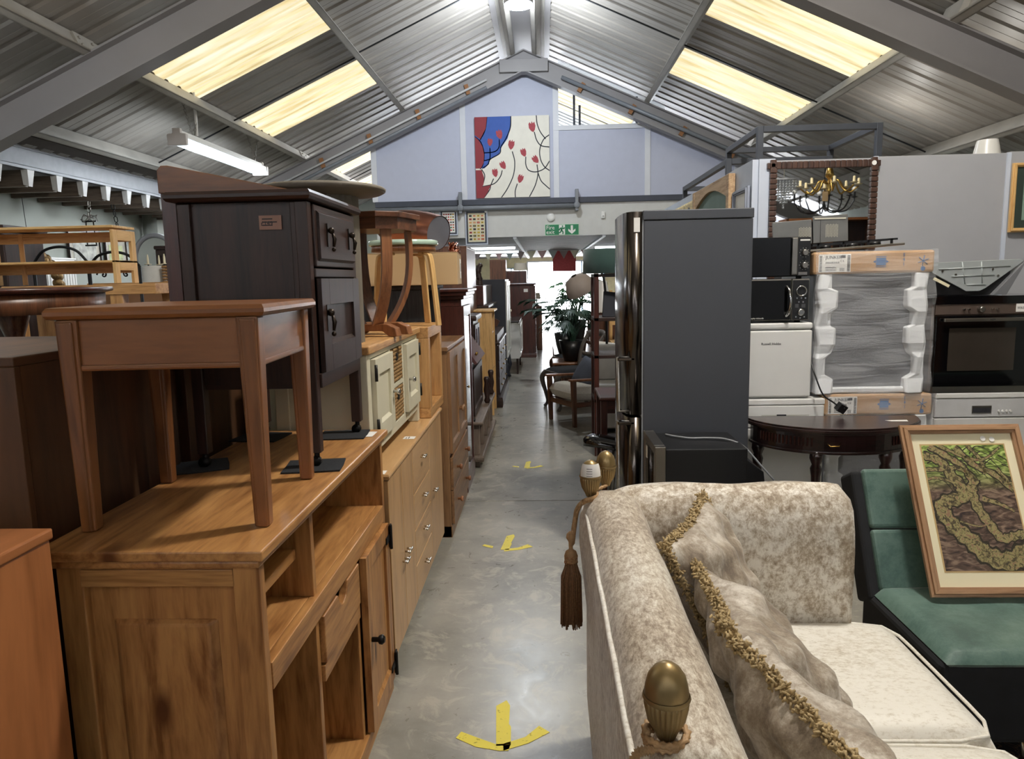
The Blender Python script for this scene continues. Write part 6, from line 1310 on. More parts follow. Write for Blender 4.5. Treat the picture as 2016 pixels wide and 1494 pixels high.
for L_ in ([(0.17,0),(0.14,0.16),(0.07,0.28)],[(0.0,0.24),(0.08,0.31),(0.12,0.45),(0.1,0.58),(0.06,0.64)],[(0.49,0),(0.48,0.14),(0.42,0.27),(0.35,0.37),(0.33,0.45),(0.2,0.52),(0.17,0.58),(0.09,0.63)],[(0.0,0.47),(0.1,0.53),(0.2,0.52)],[(0.1,0.44),(0.25,0.43),(0.32,0.38),(0.33,0.28)],[(0.2,0.38),(0.2,0.48),(0.19,0.54)],[(0.08,0.64),(0.12,0.72),(0.09,0.84)],[(0.0,0.86),(0.12,0.85),(0.25,0.82),(0.33,0.74),(0.36,0.66)],[(0.24,0.76),(0.2,0.84),(0.18,0.9),(0.1,1.0)],[(0.5,0.43),(0.53,0.56),(0.51,0.72),(0.43,0.88),(0.34,1.0)],[(0.56,0.83),(0.53,0.92),(0.53,1.0)],[(0.68,0.5),(0.68,0.6),(0.72,0.67),(0.82,0.69),(0.93,0.65),(1.0,0.56)],[(0.83,0.6),(0.84,0.72),(0.8,0.86),(0.72,1.0)],[(0.84,0.7),(0.88,0.8),(0.94,0.86),(1.0,0.91)],[(0.8,0.2),(0.83,0.3),(0.89,0.37),(1.0,0.39)],[(0.83,0.0),(0.84,0.1),(0.88,0.2),(0.95,0.29)],[(1.0,0.24),(0.92,0.3),(0.87,0.42),(0.88,0.54),(0.93,0.63),(1.0,0.68)]): pline(L_)
def tulip(cx, cy, s, a):
    b = [(-0.3,-1.0),(-0.1,-0.6),(0.15,-1.1),(0.3,-0.65),(0.65,-0.9),(0.75,-0.1),(0.5,0.6),(0.1,1.0),(-0.3,0.7),(-0.65,0.1),(-0.6,-0.7)]
    flat([(cx+s*(x*cos(R(a))-y*sin(R(a))), cy+s*(x*sin(R(a))+y*cos(R(a)))) for x, y in b], coral, -0.0216, 'tulip_flower', t)
for x, y, s, a in ((0.33,0.22,0.06,-15),(0.2,0.31,0.05,5),(0.77,0.14,0.065,-10),(0.485,0.35,0.06,10),(0.65,0.45,0.055,-20),(0.81,0.54,0.055,-40),(0.37,0.6,0.055,-30),(0.26,0.69,0.055,-10),(0.6,0.77,0.055,20)): tulip(x, y, s, a)
fcol = [plain('flag_red', (178,60,60), 0.7), plain('flag_blue', (50,70,120), 0.7), plain('flag_green', (60,110,70), 0.7), plain('flag_yellow', (200,170,70), 0.7), plain('flag_black', (50,48,46), 0.7), plain('flag_paleorange', (206,150,110), 0.7)]
def chart(lab, x0, x1, z0, z1, nc, nr, bg, pal, seed, mount):
    t = T('flag_chart', lab, 'picture', ((x0+x1)/2, YG-0.03, z0)); w, h = x1-x0, z1-z0; r_ = random.Random(seed)
    for a, b, c, d in ((-w/2,w/2,0,0.02),(-w/2,w/2,h-0.02,h),(-w/2,-w/2+0.02,0.02,h-0.02),(w/2-0.02,w/2,0.02,h-0.02)): B(a, b, -0.02, 0.02, c, d).part('frame_rail', mount, t)
    B(-w/2+0.02, w/2-0.02, -0.01, 0.02, 0.02, h-0.02).part('mount', navy, t); bgp = B(-w/2+0.05, w/2-0.05, -0.012, 0, 0.05, h-0.05).part('sheet', bg, t)
    W, Hh_ = w-0.12, h-0.14
    gs = {}
    for i in range(nc):
        for j in range(nr):
            k = r_.choice(pal); gs.setdefault(k, G()); cx = -W/2+W*(i+0.5)/nc; cz = 0.07+Hh_*(j+0.5)/nr; a, b = W/nc*0.34, Hh_/nr*0.28; gs[k].box(cx-a, cx+a, -0.0135, -0.012, cz-b, cz+b)
            k2 = r_.choice(pal); 
            if k2 != k: gs.setdefault(k2, G()); gs[k2].box(cx-a*0.3, cx+a*0.3, -0.0145, -0.0135, cz-b*0.5, cz+b*0.5)
    for k, g in gs.items(): o = g.part('printed_flags', fcol[k], bgp); o['kind'] = 'stuff'
    G().lathe([(0.02,-0.022),(0.02,-0.025)], n=14, ax='y').part('round_sticker', paper, t, loc=(w/2-0.03, 0, h-0.03))
pf = plain('pale_frame', (190,196,210), 0.5)
chart('framed chart of coloured flags, leftmost of the three charts', -2.33, -1.98, 2.32, 2.79, 5, 7, paper, [0,1,3,2], 1, pf)
chart('framed chart of coloured flags, middle of the three charts', -1.87, -1.54, 2.32, 2.79, 5, 7, paper, [0,0,0,3,2,4], 2, pf)
chart('framed cream chart of small emblems, largest and rightmost of the three', -1.40, -0.99, 2.14, 2.76, 4, 8, plain('cream_sheet', (214,206,178), 0.7), [5,4,0,3,4], 3, pf)
t = T('fire_exit_sign', 'green fire exit sign with running figure and down arrow over the doorway', 'sign', (0.37, YG-0.02, 2.275))
gr = plain('sign_green', (22,122,78), 0.5, var=0.02); B(-0.31, 0.31, -0.008, 0.01, 0, 0.2).part('board', plain('sign_border', (190,220,190), 0.5), t); B(-0.302, 0.302, -0.009, 0.0, 0.008, 0.192).part('green_face', gr, t)
text('Fire', 0.1, 'sign_writing', paper, t, (-0.29, -0.0098, 0.108), (R(90),0,0)); text('exit', 0.1, 'sign_writing', paper, t, (-0.29, -0.0098, 0.028), (R(90),0,0))
w_ = G().box(-0.055, 0.055, -0.0098, -0.009, 0.012, 0.188); w_.part('doorway_mark', paper, t)
g = G(); g.ball((0.01,-0.0105,0.162),0.014,10,6,sc_=(1,0.1,1)); F2 = lambda a, b, r=0.011: g.tube([(a[0],-0.0105,a[1]),(b[0],-0.0105,b[1])], r, 6, flat=(1,0.15), upv=(0,1,0))
F2((0.0,0.14),(-0.01,0.09),0.016); F2((0.0,0.14),(0.035,0.115)); F2((0.035,0.115),(0.045,0.14)); F2((-0.005,0.135),(-0.04,0.12)); F2((-0.04,0.12),(-0.05,0.09)); F2((-0.01,0.09),(0.02,0.06)); F2((0.02,0.06),(0.015,0.02)); F2((-0.01,0.09),(-0.03,0.05)); F2((-0.03,0.05),(-0.075,0.04)); g.part('running_figure', gr, t)
G().prism([(0.16,0.175),(0.20,0.175),(0.20,0.08),(0.245,0.115),(0.245,0.075),(0.18,0.02),(0.115,0.075),(0.115,0.115),(0.16,0.08)], -0.0105, -0.009, 'y').part('down_arrow', paper, t)
G().lathe([(0.08,0.0),(0.078,-0.02),(0.06,-0.035),(0.03,-0.04)], n=28, ax='y').thing('smoke_alarm', whitem, 'round white alarm sounder above the fire exit sign', 'alarm', loc=(0.17, YG, 2.6))
t = T('wall_sensor', 'small white sensor box right of the fire exit sign', 'sensor', (1.12, YG, 2.56)); B(-0.035, 0.035, -0.04, 0.0, 0, 0.12).part('case', whitem, t, bev=0.01, seg=3); G().ball((0,-0.04,0.04),0.018,10,6).part('lens', plain('pale_lens', (190,190,190), 0.3), t)
# ---------- right of the aisle ----------
t = T('dark_shelf_unit', 'tall narrow dark wood open shelf unit left of the fridge, green drum shade on top', 'shelf unit', (0.42, 5.98, 0)); dw_ = dark('z')
for x in (0.0, 0.68):
    for y in (0.0, 0.36): B(x, x+0.04, y, y+0.04, 0, 1.53).part('post', mahog('z'), t, bev=0.003)
for z in (0.08, 0.46, 0.83, 1.14, 1.50): B(0.0, 0.72, 0.0, 0.40, z, z+0.028).part('shelf', dark('x'), t, bev=0.002)
t = T('green_drum_shade', 'dark green drum lampshade on top of the narrow dark shelf unit', 'lampshade', (0.58, 6.18, 1.531)); G().lathe([(0.235,0),(0.24,0.002),(0.235,0.2),(0.23,0.2)], n=40, cap=False).part('shade', plain('dark_green_cloth', (44,70,66), 0.85, var=0.03, scale=60, sheen=0.3), t); G().lathe([(0.234,0.19),(0.02,0.2)], n=40, cap=False).part('diffuser', linen, t)
for k, (x, lab) in enumerate(((0.50, 'black rectangular board leaning on the second shelf of the dark shelf unit, left one'), (0.66, 'black rectangular board leaning on the second shelf of the dark shelf unit, right one'))):
    t = T('table_mirror_back', lab, 'board', (x, 6.12, 1.169), rot=(R(-12), R(8), R(15))); B(0, 0.13, -0.012, 0.012, 0, 0.22).part('panel', plain('blue_black', (34,36,46), 0.6), t, bev=0.003); B(0.12, 0.13, -0.02, -0.012, 0, 0.22).part('edge', walnut('z'), t)
t = T('arched_floor_lamp', 'floor lamp with a tilted taupe dome shade beside the dark shelf unit', 'lamp', (0.62, 7.1, 0)); g = G().lathe([(0.15,0.0),(0.145,0.05),(0.11,0.13),(0.03,0.17)], n=28, cap=False); g.xf(Matrix.Rotation(R(-30),4,'Y') @ Matrix.Rotation(R(20),4,'X')); g.part('dome_shade', plain('taupe_shade', (146,134,126), 0.6), t, loc=(-0.24, 0, 1.38))
G().tube(spl([(0,0,0),(0,0,1.0),(-0.03,0,1.5),(-0.14,0,1.58),(-0.23,0,1.54)],6), 0.012, 8).part('stem', black, t); G().lathe([(0.14,0),(0.14,0.02),(0.02,0.03)], n=24).part('base', black, t)
tshade('white_tall_shade', 'tall white tapered lampshade behind the post of the dark shelf unit', (0.72, 8.81, 1.078), 0.13, 0.05, 0.38, whitem, hs=0.0)
t = carcass('low_white_cube', 'pale cabinet carrying the tall white lampshade behind the dark shelf unit', 'cabinet', 0.64, 0.95, 8.72, 8.9, 0, 1.075, lambda a: walnut(a))
# armchair with cream boucle seat
bou = plain('cream_boucle', (224,218,206), 0.95, var=0.1, scale=90, bump=1.0)
t = T('cream_seat_armchair', 'low wooden armchair with cream boucle seat and blue-grey cushion facing the aisle', 'armchair', (0.41, 7.52, 0), -62)
AW = 0.25
for x in (-AW, AW):
    G().hexa([(x-0.02,-0.27,0),(x+0.02,-0.27,0),(x+0.02,-0.235,0),(x-0.02,-0.235,0)], [(x-0.022,-0.29,0.47),(x+0.022,-0.29,0.47),(x+0.022,-0.24,0.47),(x-0.022,-0.24,0.47)]).part('front_leg', walnut('z'), t, bev=0.004)
    G().hexa([(x-0.02,0.27,0),(x+0.02,0.27,0),(x+0.02,0.31,0),(x-0.02,0.31,0)], [(x-0.02,0.2,0.5),(x+0.02,0.2,0.5),(x+0.02,0.24,0.5),(x-0.02,0.24,0.5)]).part('rear_leg', walnut('z'), t, bev=0.004)
    G().hexa([(x-0.03,-0.31,0.47),(x+0.03,-0.31,0.47),(x+0.03,0.28,0.45),(x-0.03,0.28,0.45)], [(x-0.03,-0.31,0.492),(x+0.03,-0.31,0.492),(x+0.03,0.28,0.472),(x-0.03,0.28,0.472)]).part('armrest', wx, t, bev=0.006)
    B(x-0.015, x+0.015, -0.26, 0.25, 0.2, 0.25).part('side_rail', walnut('y'), t, bev=0.003)
B(-AW, AW, -0.27, -0.24, 0.2, 0.25).part('front_rail', walnut('x'), t, bev=0.003)
pil(0.47, 0.52, 0.17, 20, 7, 0.4, 0.0, wr=0.02).part('seat_cushion', bou, t, loc=(0, -0.02, 0.325), rot=(R(-4),0,0))
pil(0.46, 0.45, 0.12, 18, 6, 0.4, 0.0).part('back_cushion', bou, t, loc=(0, 0.26, 0.60), rot=(R(-110),0,0))
tp_ = T('blue_grey_cushion', 'blue-grey cushion lying in the low wooden armchair', 'cushion', (0.45, 7.55, 0.52), rot=(R(60), R(10), R(-62))); pil(0.36, 0.3, 0.1, 16, 2.6, 0.5, 0.06).part('cushion', plain('blue_grey_cloth', (84,90,104), 0.9, bump=0.4), tp_)
# grey cabriole chair
gc = wood('grey_washed_wood', (104,98,92), (70,64,60), 'z', 4, 0.5, 0, 0.1)
def cabchair(lab, loc, rz, m, seatm, sc_=1.0):
    t = T('dining_chair', lab, 'chair', loc, rz)
    for x in (-0.2, 0.2):
        G().tube(spl([(x,-0.22,0.42),(x*1.08,-0.27,0.34),(x*1.02,-0.235,0.18),(x,-0.215,0.06),(x*1.03,-0.245,0.0)],5), [0.03,0.032,0.032,0.032,0.031,0.03,0.028,0.027,0.026,0.024,0.022,0.02,0.018,0.017,0.016,0.015,0.016,0.017,0.018,0.02,0.022], 8).part('front_leg', m, t)
        G().tube(spl([(x,0.30,0.0),(x,0.22,0.2),(x,0.20,0.44),(x*0.98,0.24,0.68),(x*1.05,0.33,0.84)],5), 0.021, 4, flat=(1,1.2), sm=False).part('rear_post', m, t)
    rim(G(), -0.22, 0.22, -0.24, 0.22, 0.385, 0.05, 0.01).part('seat_frame', m, t); pil(0.43, 0.44, 0.08, 16, 5, 0.45, 0.0).part('seat_pad', seatm, t, loc=(0,-0.01,0.435))
    G().tube(spl([(-0.24,0.33,0.83),(-0.12,0.37,0.85),(0,0.385,0.855),(0.12,0.37,0.85),(0.24,0.33,0.83)],5), 0.03, 6, flat=(0.6,1.5), upv=(0,0,1)).part('top_rail', m, t)
    G().tube(spl([(-0.2,0.235,0.62),(-0.1,0.27,0.60),(0,0.28,0.61),(0.1,0.27,0.60),(0.2,0.235,0.62)],4), 0.02, 6, flat=(0.6,1.4), upv=(0,0,1)).part('mid_rail', m, t)
    return t
cabchair('grey-washed chair with curved legs and black seat facing the aisle', (0.31, 8.35, 0), -68, gc, blk)
cabchair('dark curved-back chair beyond the grey-washed chair under the plant', (0.42, 9.8, 0), -75, walnut('z'), blk)
t = T('low_coffee_table', 'reddish wooden low table behind the grey-washed chair', 'table', (0.48, 9.15, 0)); rim(G(), -0.36, 0.3, -0.25, 0.25, 0.43, 0.03, 0.01).part('top', cherry('x'), t)
for x in (-0.32, 0.26):
    for y in (-0.2, 0.2): G().taper(x, y, 0, 0.43, 0.03, 0.03, 0.045, 0.045).part('leg', cherry('z'), t)
# potted palm
leafm = plain('palm_green', (46,92,50), 0.5, var=0.35, scale=14); leafd = plain('deep_green', (30,60,44), 0.5, var=0.3, scale=14)
def plant(lab, loc, pot_h, seed, n, hgt, spread, m, kind):
    r_ = random.Random(seed); t = T('potted_plant', lab, 'plant', loc)
    G().lathe([(0.10,0),(0.14,pot_h*0.5),(0.165,pot_h),(0.15,pot_h),(0.14,pot_h-0.03)], n=24).part('pot', black, t)
    st = G(); k2 = 0
    for k in range(n):
        a = 2*pi*k/n + r_.uniform(-0.3,0.3); rr = spread*r_.uniform(0.4,1.0); hh = pot_h + hgt*r_.uniform(0.45,1.0)
        c, s = cos(a), sin(a); P = spl([(0.02*c,0.02*s,pot_h-0.05),(rr*0.35*c,rr*0.35*s,pot_h+(hh-pot_h)*0.6),(rr*0.8*c,rr*0.8*s,hh),(rr*c,rr*s,hh-0.03)],4)
        g = G(); g.tube(P, 0.006, 5); e = Vector(P[-1]); d = Vector((c, s, -0.1)).normalized()
        if kind == 'palm':
            for q in range(-6, 7):
                an = a + q*0.21; L = 0.20*(1-0.045*abs(q)); dd = Vector((cos(an), sin(an), -0.25+r_.uniform(-0.12,0.12))).normalized(); sd = Vector((-sin(an), cos(an), 0))*0.014
                g.add([e-dd*0.02, e+dd*L*0.5+sd, e+dd*L+Vector((0,0,-0.05)), e+dd*L*0.5-sd], [(0,1,2,3)])
        else:
            sd = Vector((-s, c, 0)); out = [(0,0)]; 
            for q in range(7): out += [(0.02+0.04*q, 0.10*sin(pi*(q+1)/9)+0.03), (0.035+0.04*q, 0.05*sin(pi*(q+1)/9)+0.01)]
            pts = [e + d*u + sd*v for u, v in out] + [e + d*0.32 + Vector((0,0,-0.06))] + [e + d*u - sd*v for u, v in out[::-1][:-1]]
            cen = e + d*0.15 + Vector((0,0,0.02)); g.add([cen]+pts, [(0, i+1, (i+1) % len(pts)+1) for i in range(len(pts))])
        g.part('leaf', m, t)
    return t
plant('potted palm with fan leaves by the bright doorway, tallest plant on the right', (0.52, 11.5, 0.417), 0.42, 3, 26, 0.72, 0.36, leafm, 'palm')
plant('split-leaf plant with glossy dark leaves leaning into the aisle beside the palm', (0.32, 10.45, 0.417), 0.30, 5, 24, 0.62, 0.40, leafd, 'monstera')
plant('feathery dark plant in a black pot behind the grey-washed chair', (0.36, 9.1, 0.461), 0.26, 9, 26, 0.46, 0.30, leafd, 'palm')
t = carcass('plant_stand_cabinet', 'brown cabinet under the potted palm beside the aisle', 'cabinet', 0.15, 0.74, 10.3, 11.9, 0, 0.415, walnut)
# stools and clutter near the fridge
t = T('square_dark_stool', 'dark red-brown side table with square legs just left of the fridge', 'table', (0.52, 5.05, 0)); rim(G(), -0.13, 0.3, -0.16, 0.3, 0.66, 0.025, 0.012).part('top', mahog('x'), t)
for x in (-0.11, 0.26):
    for y in (-0.13, 0.27): G().taper(x, y, 0, 0.66, 0.04, 0.04, 0.045, 0.045).part('leg', mahog('z'), t, bev=0.003)
B(-0.1, 0.25, -0.14, -0.12, 0.57, 0.66).part('apron', mahog('x'), t); B(-0.1, 0.25, -0.12, 0.26, 0.2, 0.22).part('shelf', mahog('x'), t)
t = T('glossy_black_chair', 'glossy black moulded chair arm poking into the aisle beside the fridge', 'chair', (0.47, 4.72, 0))
g = G(); g.loft([[(x, y, z + 0.012*cos(y*20)) for y, z in ((-0.13*w_2, 0.40+d_), (-0.08*w_2, 0.435+d_), (0, 0.445+d_), (0.08*w_2, 0.435+d_), (0.13*w_2, 0.40+d_), (0.08*w_2, 0.395+d_), (0, 0.40+d_), (-0.08*w_2, 0.395+d_))] for x, w_2, d_ in ((-0.215,0.15,-0.02),(-0.20,0.55,0.0),(-0.16,0.9,0.015),(-0.1,1.0,0.01),(0.0,1.05,-0.01),(0.1,1.1,-0.01),(0.2,1.15,-0.005))]); g.part('moulded_seat', plain('gloss_black', (20,21,24), 0.06, coat=1.0), t)
for y in (-0.07, 0.07): G().tube([(0.0,y,0.40),(-0.04,y*1.4,0.0)], 0.011, 8).part('chrome_leg', chrome, t); G().tube([(0.16,y,0.40),(0.18,y*1.4,0.0)], 0.011, 8).part('chrome_leg', chrome, t)
t = T('white_fabric_chair', 'white fabric covered chair behind the dark shelf unit', 'chair', (0.68, 6.9, 0)); G().box(-0.2,0.25,-0.2,0.2,0.08,0.5).part('seat', plain('white_cloth', (206,204,200), 0.9), t, bev=0.03, seg=3); G().box(-0.2,0.25,0.14,0.24,0.5,0.85).part('back', plain('white_cloth', (206,204,200), 0.9), t, bev=0.03, seg=3)
for x in (-0.17, 0.22):
    for y in (-0.17, 0.18): G().taper(x, y, 0, 0.08, 0.03, 0.03, 0.04, 0.04).part('foot', dark('z'), t)
t = T('pale_wood_chair', 'pale wooden ladder-back chair partly hidden between the shelf unit and fridge', 'chair', (0.98, 8.2, 0))
for x in (-0.2, 0.2): B(x-0.018, x+0.018, 0.16, 0.2, 0, 1.35).part('rear_post', birch('z'), t, bev=0.004); B(x-0.018, x+0.018, -0.2, -0.16, 0, 0.75).part('front_leg', birch('z'), t, bev=0.004)
for z in (0.95, 1.12, 1.28): B(-0.2, 0.2, 0.17, 0.19, z, z+0.05).part('slat', birch('x'), t, bev=0.003)
for x in (-0.1, 0.0, 0.1): G().cyl((x,0.18,0.78),(x,0.18,0.95),0.009,8).part('spindle', birch('z'), t)
B(-0.22, 0.22, -0.2, 0.2, 0.75, 0.78).part('seat', birch('x'), t, bev=0.004)
t = T('grey_slat_bundle', 'bundle of thin grey slats standing behind the dark shelf unit', 'slats', (0.86, 7.95, 0))
for i in range(9): B(-0.12+0.03*i, -0.10+0.03*i, -0.01, 0.01, 0, 1.05+0.02*(i%3)).part('slat', plain('grey_slat', (130,128,122), 0.8), t, rot=(0, R(3-0.6*i), 0))
# back right: furniture seen through gaps
carcass('white_wardrobe_far', 'pale cupboard standing far back right of the doorway', 'cupboard', 1.5, 2.6, 12.2, 13.0, 0, 1.5, lambda a: whitem)
carcass('brown_chest_far', 'brown chest of drawers behind the plants on the right', 'chest', 0.75, 1.4, 11.6, 12.3, 0, 0.85, walnut)
# ---------- far left background ----------
t = T('pine_shelf_rack', 'low pale pine two-shelf rack with open square end panels, upper left', 'shelf', (-4.05, 5.0, 1.53))
L = 1.06
B(0, L, 0, 0.28, 0.385, 0.402).part('top_board', birch('x'), t, bev=0.002); B(0, L, 0, 0.28, 0.145, 0.16).part('shelf_board', birch('x'), t, bev=0.002); B(0, L-0.03, 0.245, 0.262, 0.30, 0.372).part('back_rail', oak('x'), t); B(0, L-0.03, 0.245, 0.262, 0.075, 0.145).part('back_rail', oak('x'), t)
for x in (0.0, L-0.022):
    for y in (0.0, 0.225): B(x, x+0.022, y, y+0.055, 0, 0.372).part('end_post', birch('z'), t, bev=0.002)
    for z0, z1 in ((0.30,0.372),(0.09,0.16)): B(x, x+0.022, 0.055, 0.225, z0, z1).part('end_rail', birch('y'), t, bev=0.002)
B(0.2, 0.235, 0.24, 0.25, 0, 0.372).part('middle_post', oak('z'), t)
t = T('oak_console', 'square honey oak console table under the pine rack', 'table', (-3.35, 5.02, 0.85))
B(-0.5, 0.62, 0, 0.4, 0.60, 0.672).part('top', oak('x'), t, bev=0.003)
for x in (0.30, 0.56):
    pass
for x in (-0.48, 0.28): B(x, x+0.09, 0.01, 0.09, 0, 0.6).part('leg', oak('z'), t, bev=0.003)
G().prism([(0.53,0.0),(0.62,0.0),(0.62,0.6),(0.50,0.6)], 0.3, 0.38, 'y').part('leg', oak('z'), t, bev=0.003); B(-0.48, -0.4, 0.3, 0.38, 0, 0.6).part('leg', oak('z'), t)
carcass('low_oak_cupboard', 'wide brown cupboard under the oak console, hidden behind the nearest cabinets', 'cupboard', -4.3, -2.72, 4.95, 5.5, 0, 0.848, walnut)
bo = plain('brown_board', (128,92,62), 0.7, var=0.05, scale=2)
for x0, x1, lab, y in ((-4.1, -3.05, 'large brown board standing behind the pine rack, left one', 6.4), (-3.9, -2.95, 'large brown board standing behind the pine rack, right one', 6.9)):
    t = T('brown_board', lab, 'board', (x0, y, 0)); B(0, x1-x0, 0, 0.03, 0.2, 1.54).part('board', bo, t); B(0.0, x1-x0, -0.01, 0.0, 1.5, 1.54).part('edge_strip', oak('x'), t); B(0.1,0.2,-0.1,0.1,0,0.2).part('foot', bo, t); B(x1-x0-0.2,x1-x0-0.1,-0.1,0.1,0,0.2).part('foot', bo, t)
t = T('round_dark_table', 'round dark mahogany table with bulging curved legs at the left edge', 'table', (-2.85, 3.55, 0.72))
ml = wood('shiny_mahogany_leg', (120,74,48), (76,44,30), 'z', 2.5, 0.25, 0, 0.5)
G().lathe([(0.56,0.755),(0.60,0.765),(0.605,0.775),(0.60,0.785),(0.2,0.79)], n=48).part('top', mahog('x'), t); G().lathe([(0.56,0.66),(0.565,0.755)], n=48).part('apron', walnut('z'), t)
for a in (-60, 20, 110, 200, -115):
    c, s = 0.46*cos(R(a)), 0.46*sin(R(a)); G().lathe([(0.035,0),(0.022,0.05),(0.026,0.3),(0.032,0.42),(0.05,0.52),(0.082,0.62),(0.088,0.655),(0.08,0.66)], c=(c,s,0), n=20).part('leg', ml, t)
t = carcass('sideboard_under', 'mahogany sideboard hidden below the round dark table', 'sideboard', -3.45, -2.25, 3.0, 4.15, 0, 0.718, mahog)
# wrought iron bed ends
ir = plain('black_iron_rod', (30,30,32), 0.4, 0.6)
def bedend(lab, x0, x1, y, z1, zc):
    t = T('iron_bed_end', lab, 'bed end', ((x0+x1)/2, y, 0)); w = (x1-x0)/2
    for x in (-w, w): G().cyl((x,0,0),(x,0,zc),0.014,8).part('post', ir, t)
    G().tube(spl([(-w,0,zc),(-w*0.6,0,zc+(z1-zc)*0.75),(0,0,z1),(w*0.6,0,zc+(z1-zc)*0.75),(w,0,zc)],6), 0.012, 8).part('arched_rail', ir, t)
    G().cyl((-w,0,1.35),(w,0,1.35),0.009,8).part('cross_rail', ir, t)
    for s in (-1, 1):
        P = [(s*(0.10+0.06*math.exp(-k*0.16)*cos(k*0.5)), 0, zc-0.07+0.07*math.exp(-k*0.16)*sin(k*0.5)) for k in range(20)]
        G().tube(P, 0.007, 6).part('scroll', ir, t)
    return t
bedend('black wrought iron bed end with scrolls behind the pine rack, left one', -4.44, -3.95, 6.2, 1.86, 1.72)
bedend('black wrought iron bed end behind the pine rack, right one', -3.88, -3.44, 6.1, 1.80, 1.68)
# things on the left side wall (wall x = -7) and near it
XW = -6.98
t = T('gilt_frame', 'ornate gilt arched carved mirror frame with curled crest hanging at the far left', 'mirror', (-6.62, 9.15, 1.10), 90); gilt = plain('dark_gilt', (124,96,58), 0.45, 0.7, var=0.5, scale=30, bump=1.0)
g = G()
for k in range(56):
    a = pi*(-0.15+1.3*k/55); r = 0.50+0.03*sin(k*2.3); g.ball((r*cos(a), -0.05, 0.35+r*sin(a)), 0.05+0.02*abs(sin(k*1.7)), 7, 5)
g.part('carved_frame', gilt, t); g = G()
for k in range(16): g.ball((random.uniform(-0.14,0.14), -0.06, 0.94+random.uniform(0,0.2)), random.uniform(0.03,0.05), 7, 5)
g.part('crest', gilt, t); G().cyl((0,-0.03,1.1),(0,-0.01,1.56),0.004,5).part('hanging_wire', ir, t)
for y0, w, z0, h, lab, c in ((10.5, 0.8, 1.76, 0.62, 'dark-framed picture of trees by water on the left wall', (150,150,140)), (11.4, 0.62, 1.78, 0.52, 'dark-framed yellow-green picture on the left wall beside the tree picture', (150,160,84))):
    t = T('wall_picture', lab, 'picture', (XW, y0+w/2, z0), 90); framerails(t, w/2, h, 0.04, dark('x'), dark('z'), 0.03); B(-w/2+0.03, w/2-0.03, -0.01, 0, 0.03, h-0.03).part('mount', plain('pale_mount', (196,190,176), 0.7), t)
    B(-w/2+0.12, w/2-0.12, -0.013, -0.005, 0.12, h-0.12).part('picture_sheet', plain('view_%d' % c[2], c, 0.5, var=0.6, scale=9), t)
t = T('radiator', 'white panel radiator high on the left wall behind the gilt frame', 'radiator', (XW, 9.95, 1.3), 90); B(-0.6, 0.6, -0.06, -0.02, 0, 0.62).part('panel', whitem, t, bev=0.01)
for i in range(20): B(-0.58+0.06*i, -0.545+0.06*i, -0.068, -0.06, 0.04, 0.58).part('fin', whitem, t, bev=0.003, seg=1)
B(-0.62, 0.62, -0.07, -0.01, 0.62, 0.64).part('top_grille', whitem, t)
g = G().tube([(0,0,0),(0,0,2.83)], 0.06, 8); o = g.part('pillar', sidewall); o['kind'] = 'structure'; o.name = 'wall_pillar'; o.location = (-6.85, 12.6, 0); o.scale = (2, 2, 1)
# dark tall post at left edge
t = T('dark_display_cabinet', 'tall dark cabinet side at the extreme left edge behind the pine rack', 'cabinet', (-4.78, 6.1, 0)); B(-0.5, 0.17, 0, 0.5, 0, 2.0).part('body', dark('z'), t, bev=0.01); rim(G(), -0.5, 0.2, -0.03, 0.5, 2.0, 0.05, 0.012).part('cornice', dark('x'), t)
t = T('arched_mirror', 'grey-framed arched mirror standing left of the dark cupboard', 'mirror', (-4.42, 8.2, 1.27)); gfm = plain('silver_grey_frame', (150,154,160), 0.4, 0.2)
A = [(0.24*cos(R(a)), 0.55+0.26*sin(R(a))) for a in range(0, 181, 12)]; pp_ = [(0.24,0.0)] + A + [(-0.24,0.0)]
G().prism(pp_, -0.005, 0.01, 'y').part('glass', mir_m, t); G().tube([(x,-0.01,z) for x, z in pp_], 0.028, 8).part('frame_rail', gfm, t); B(-0.27, 0.27, -0.04, 0.03, -0.05, 0.0).part('base', gfm, t)
carcass('dressing_chest', 'chest under the arched mirror and fringed shade left of the dark cupboard', 'chest', -4.75, -3.9, 7.85, 8.6, 0, 1.218, walnut)
t = T('fringed_shade', 'pale fringed lampshade in front of the arched mirror', 'lampshade', (-3.97, 7.3, 1.38)); cl_ = plain('pale_silk', (206,206,200), 0.8, sheen=0.3)
G().lathe([(0.155,0.05),(0.125,0.12),(0.11,0.22),(0.105,0.33)], n=28, cap=False).part('shade', cl_, t); g = G()
for k in range(40): a = 2*pi*k/40; g.tube([(0.155*cos(a),0.155*sin(a),0.055),(0.158*cos(a+0.04),0.158*sin(a+0.04),0.0)], 0.0035, 4)
o = g.part('fringe', cl_, t); o['kind'] = 'stuff'; G().lathe([(0.07,-0.35),(0.02,-0.3),(0.015,0.0),(0.01,0.3)], n=12).part('lamp_stem', brass, t)
carcass('lamp_table_chest', 'low chest carrying the fringed lampshade behind the oak console', 'chest', -4.3, -3.88, 7.0, 7.6, 0, 1.03, walnut)
t = T('wicker_tube', 'tall wicker basket column beside the fringed lampshade', 'basket', (-3.76, 7.25, 1.38)); wk2 = plain('brown_wicker', (158,120,78), 0.9, var=0.3, scale=50, bump=0.6)
for i in range(11): G().lathe([(0.085,0.03*i+0.003),(0.092,0.03*i+0.015),(0.085,0.03*i+0.027)], n=20).part('woven_band', wk2, t)
carcass('basket_chest', 'brown chest under the wicker basket column left of the dark cupboard', 'chest', -3.86, -3.4, 7.0, 7.6, 0, 1.378, mahog)
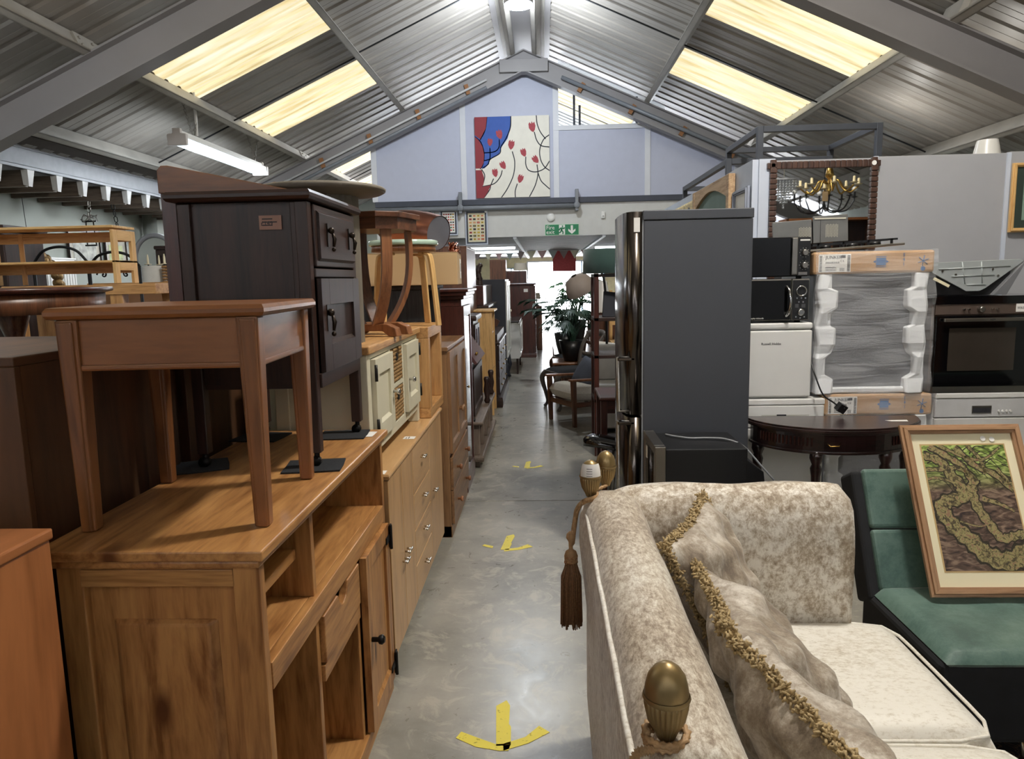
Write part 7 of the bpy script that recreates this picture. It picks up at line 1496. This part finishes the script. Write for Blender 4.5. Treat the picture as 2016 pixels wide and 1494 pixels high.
t = T('iron_candelabra', 'black iron candelabra with ivory candle bulbs before the arched mirror', 'candelabra', (-4.16, 7.96, 1.70)); G().lathe([(0.09,-0.482),(0.08,-0.46),(0.01,-0.44),(0.01,0.05)], n=12).part('stand', ir, t)
for k in range(5):
    a = 2*pi*k/5; c, s = cos(a), sin(a); ar = G().tube(spl([(0.0,0,0.05),(0.08*c,0.08*s,-0.06),(0.17*c,0.17*s,-0.04),(0.2*c,0.2*s,0.04)],5), 0.008, 6).part('arm', ir, t); G().lathe([(0.035,0.04),(0.037,0.046),(0.012,0.05),(0.011,0.11),(0.005,0.15)], c=(0.2*c,0.2*s,0), n=12).part('candle', plain('ivory', (222,210,180), 0.4), ar)
# hanging lantern chain above the pine rack
t = T('hanging_lantern', 'tangle of chain and wire with dark frame hanging above the pine rack', 'lantern', (-6.3, 10.01, 2.10)); chain((0,0,0.36),(0.02,0,0.6), t, 0.03, brushed)
for k in range(3): g = G().tube([(0.10*cos(k*2+q*0.7)*(1+0.3*sin(q)), 0.05*sin(q*0.9+k), 0.36+0.05*sin(q*1.3+k)) for q in range(9)], 0.006, 5).part('wire_loop', brushed, t)
for x in (-0.06, 0.07): G().cyl((x,0,0.0),(x*0.8,0,0.32),0.008,6).part('side_rod', ir, t)
B(-0.1, 0.1, -0.01, 0.01, 0.31, 0.33).part('cross_bar', ir, t); B(-0.08, 0.09, -0.02, 0.02, -0.02, 0.0).part('base', ir, t)
t = T('hanging_chain', 'dark chain ending in a glass ball hanging right of the pine rack', 'chain', (-6.2, 10.52, 2.225)); chain((0,0,0.13),(-0.05,0,0.48), t, 0.03, ir); G().ball((0.02,0,0.05),0.09,14,10).part('glass_ball', plain('clear_glass', (220,225,225), 0.05, trans=0.9), t)
t = T('white_leather_chair', 'cream leather dining chair back seen under the dark cupboard', 'chair', (-1.42, 3.2, 0)); wlm = plain('cream_leather', (222,214,196), 0.4, var=0.03)
G().box(-0.22, 0.22, -0.05, 0.05, 0.45, 1.10).part('backrest', wlm, t, bev=0.03, seg=4); G().box(-0.22, 0.22, 0.05, 0.47, 0.38, 0.5).part('seat', wlm, t, bev=0.03, seg=4)
for x in (-0.19, 0.19):
    for y in (0.0, 0.43): G().taper(x, y, 0, 0.4, 0.03, 0.03, 0.04, 0.04).part('leg', dark('z'), t)
t = T('cream_plank_cupboard', 'cream plank-sided cupboard seen between the dark cupboard legs', 'cupboard', (-1.41, 2.72, 0)); 
for k in range(5): B(0.085*k, 0.083+0.085*k, 0, 0.3, 0, 1.24).part('plank', cream, t, bev=0.002)
carcass('red_brown_shelves', 'red-brown open shelves glimpsed beyond the cream leather chair', 'shelf', -1.95, -1.45, 4.3, 4.9, 0, 1.2, mahog)
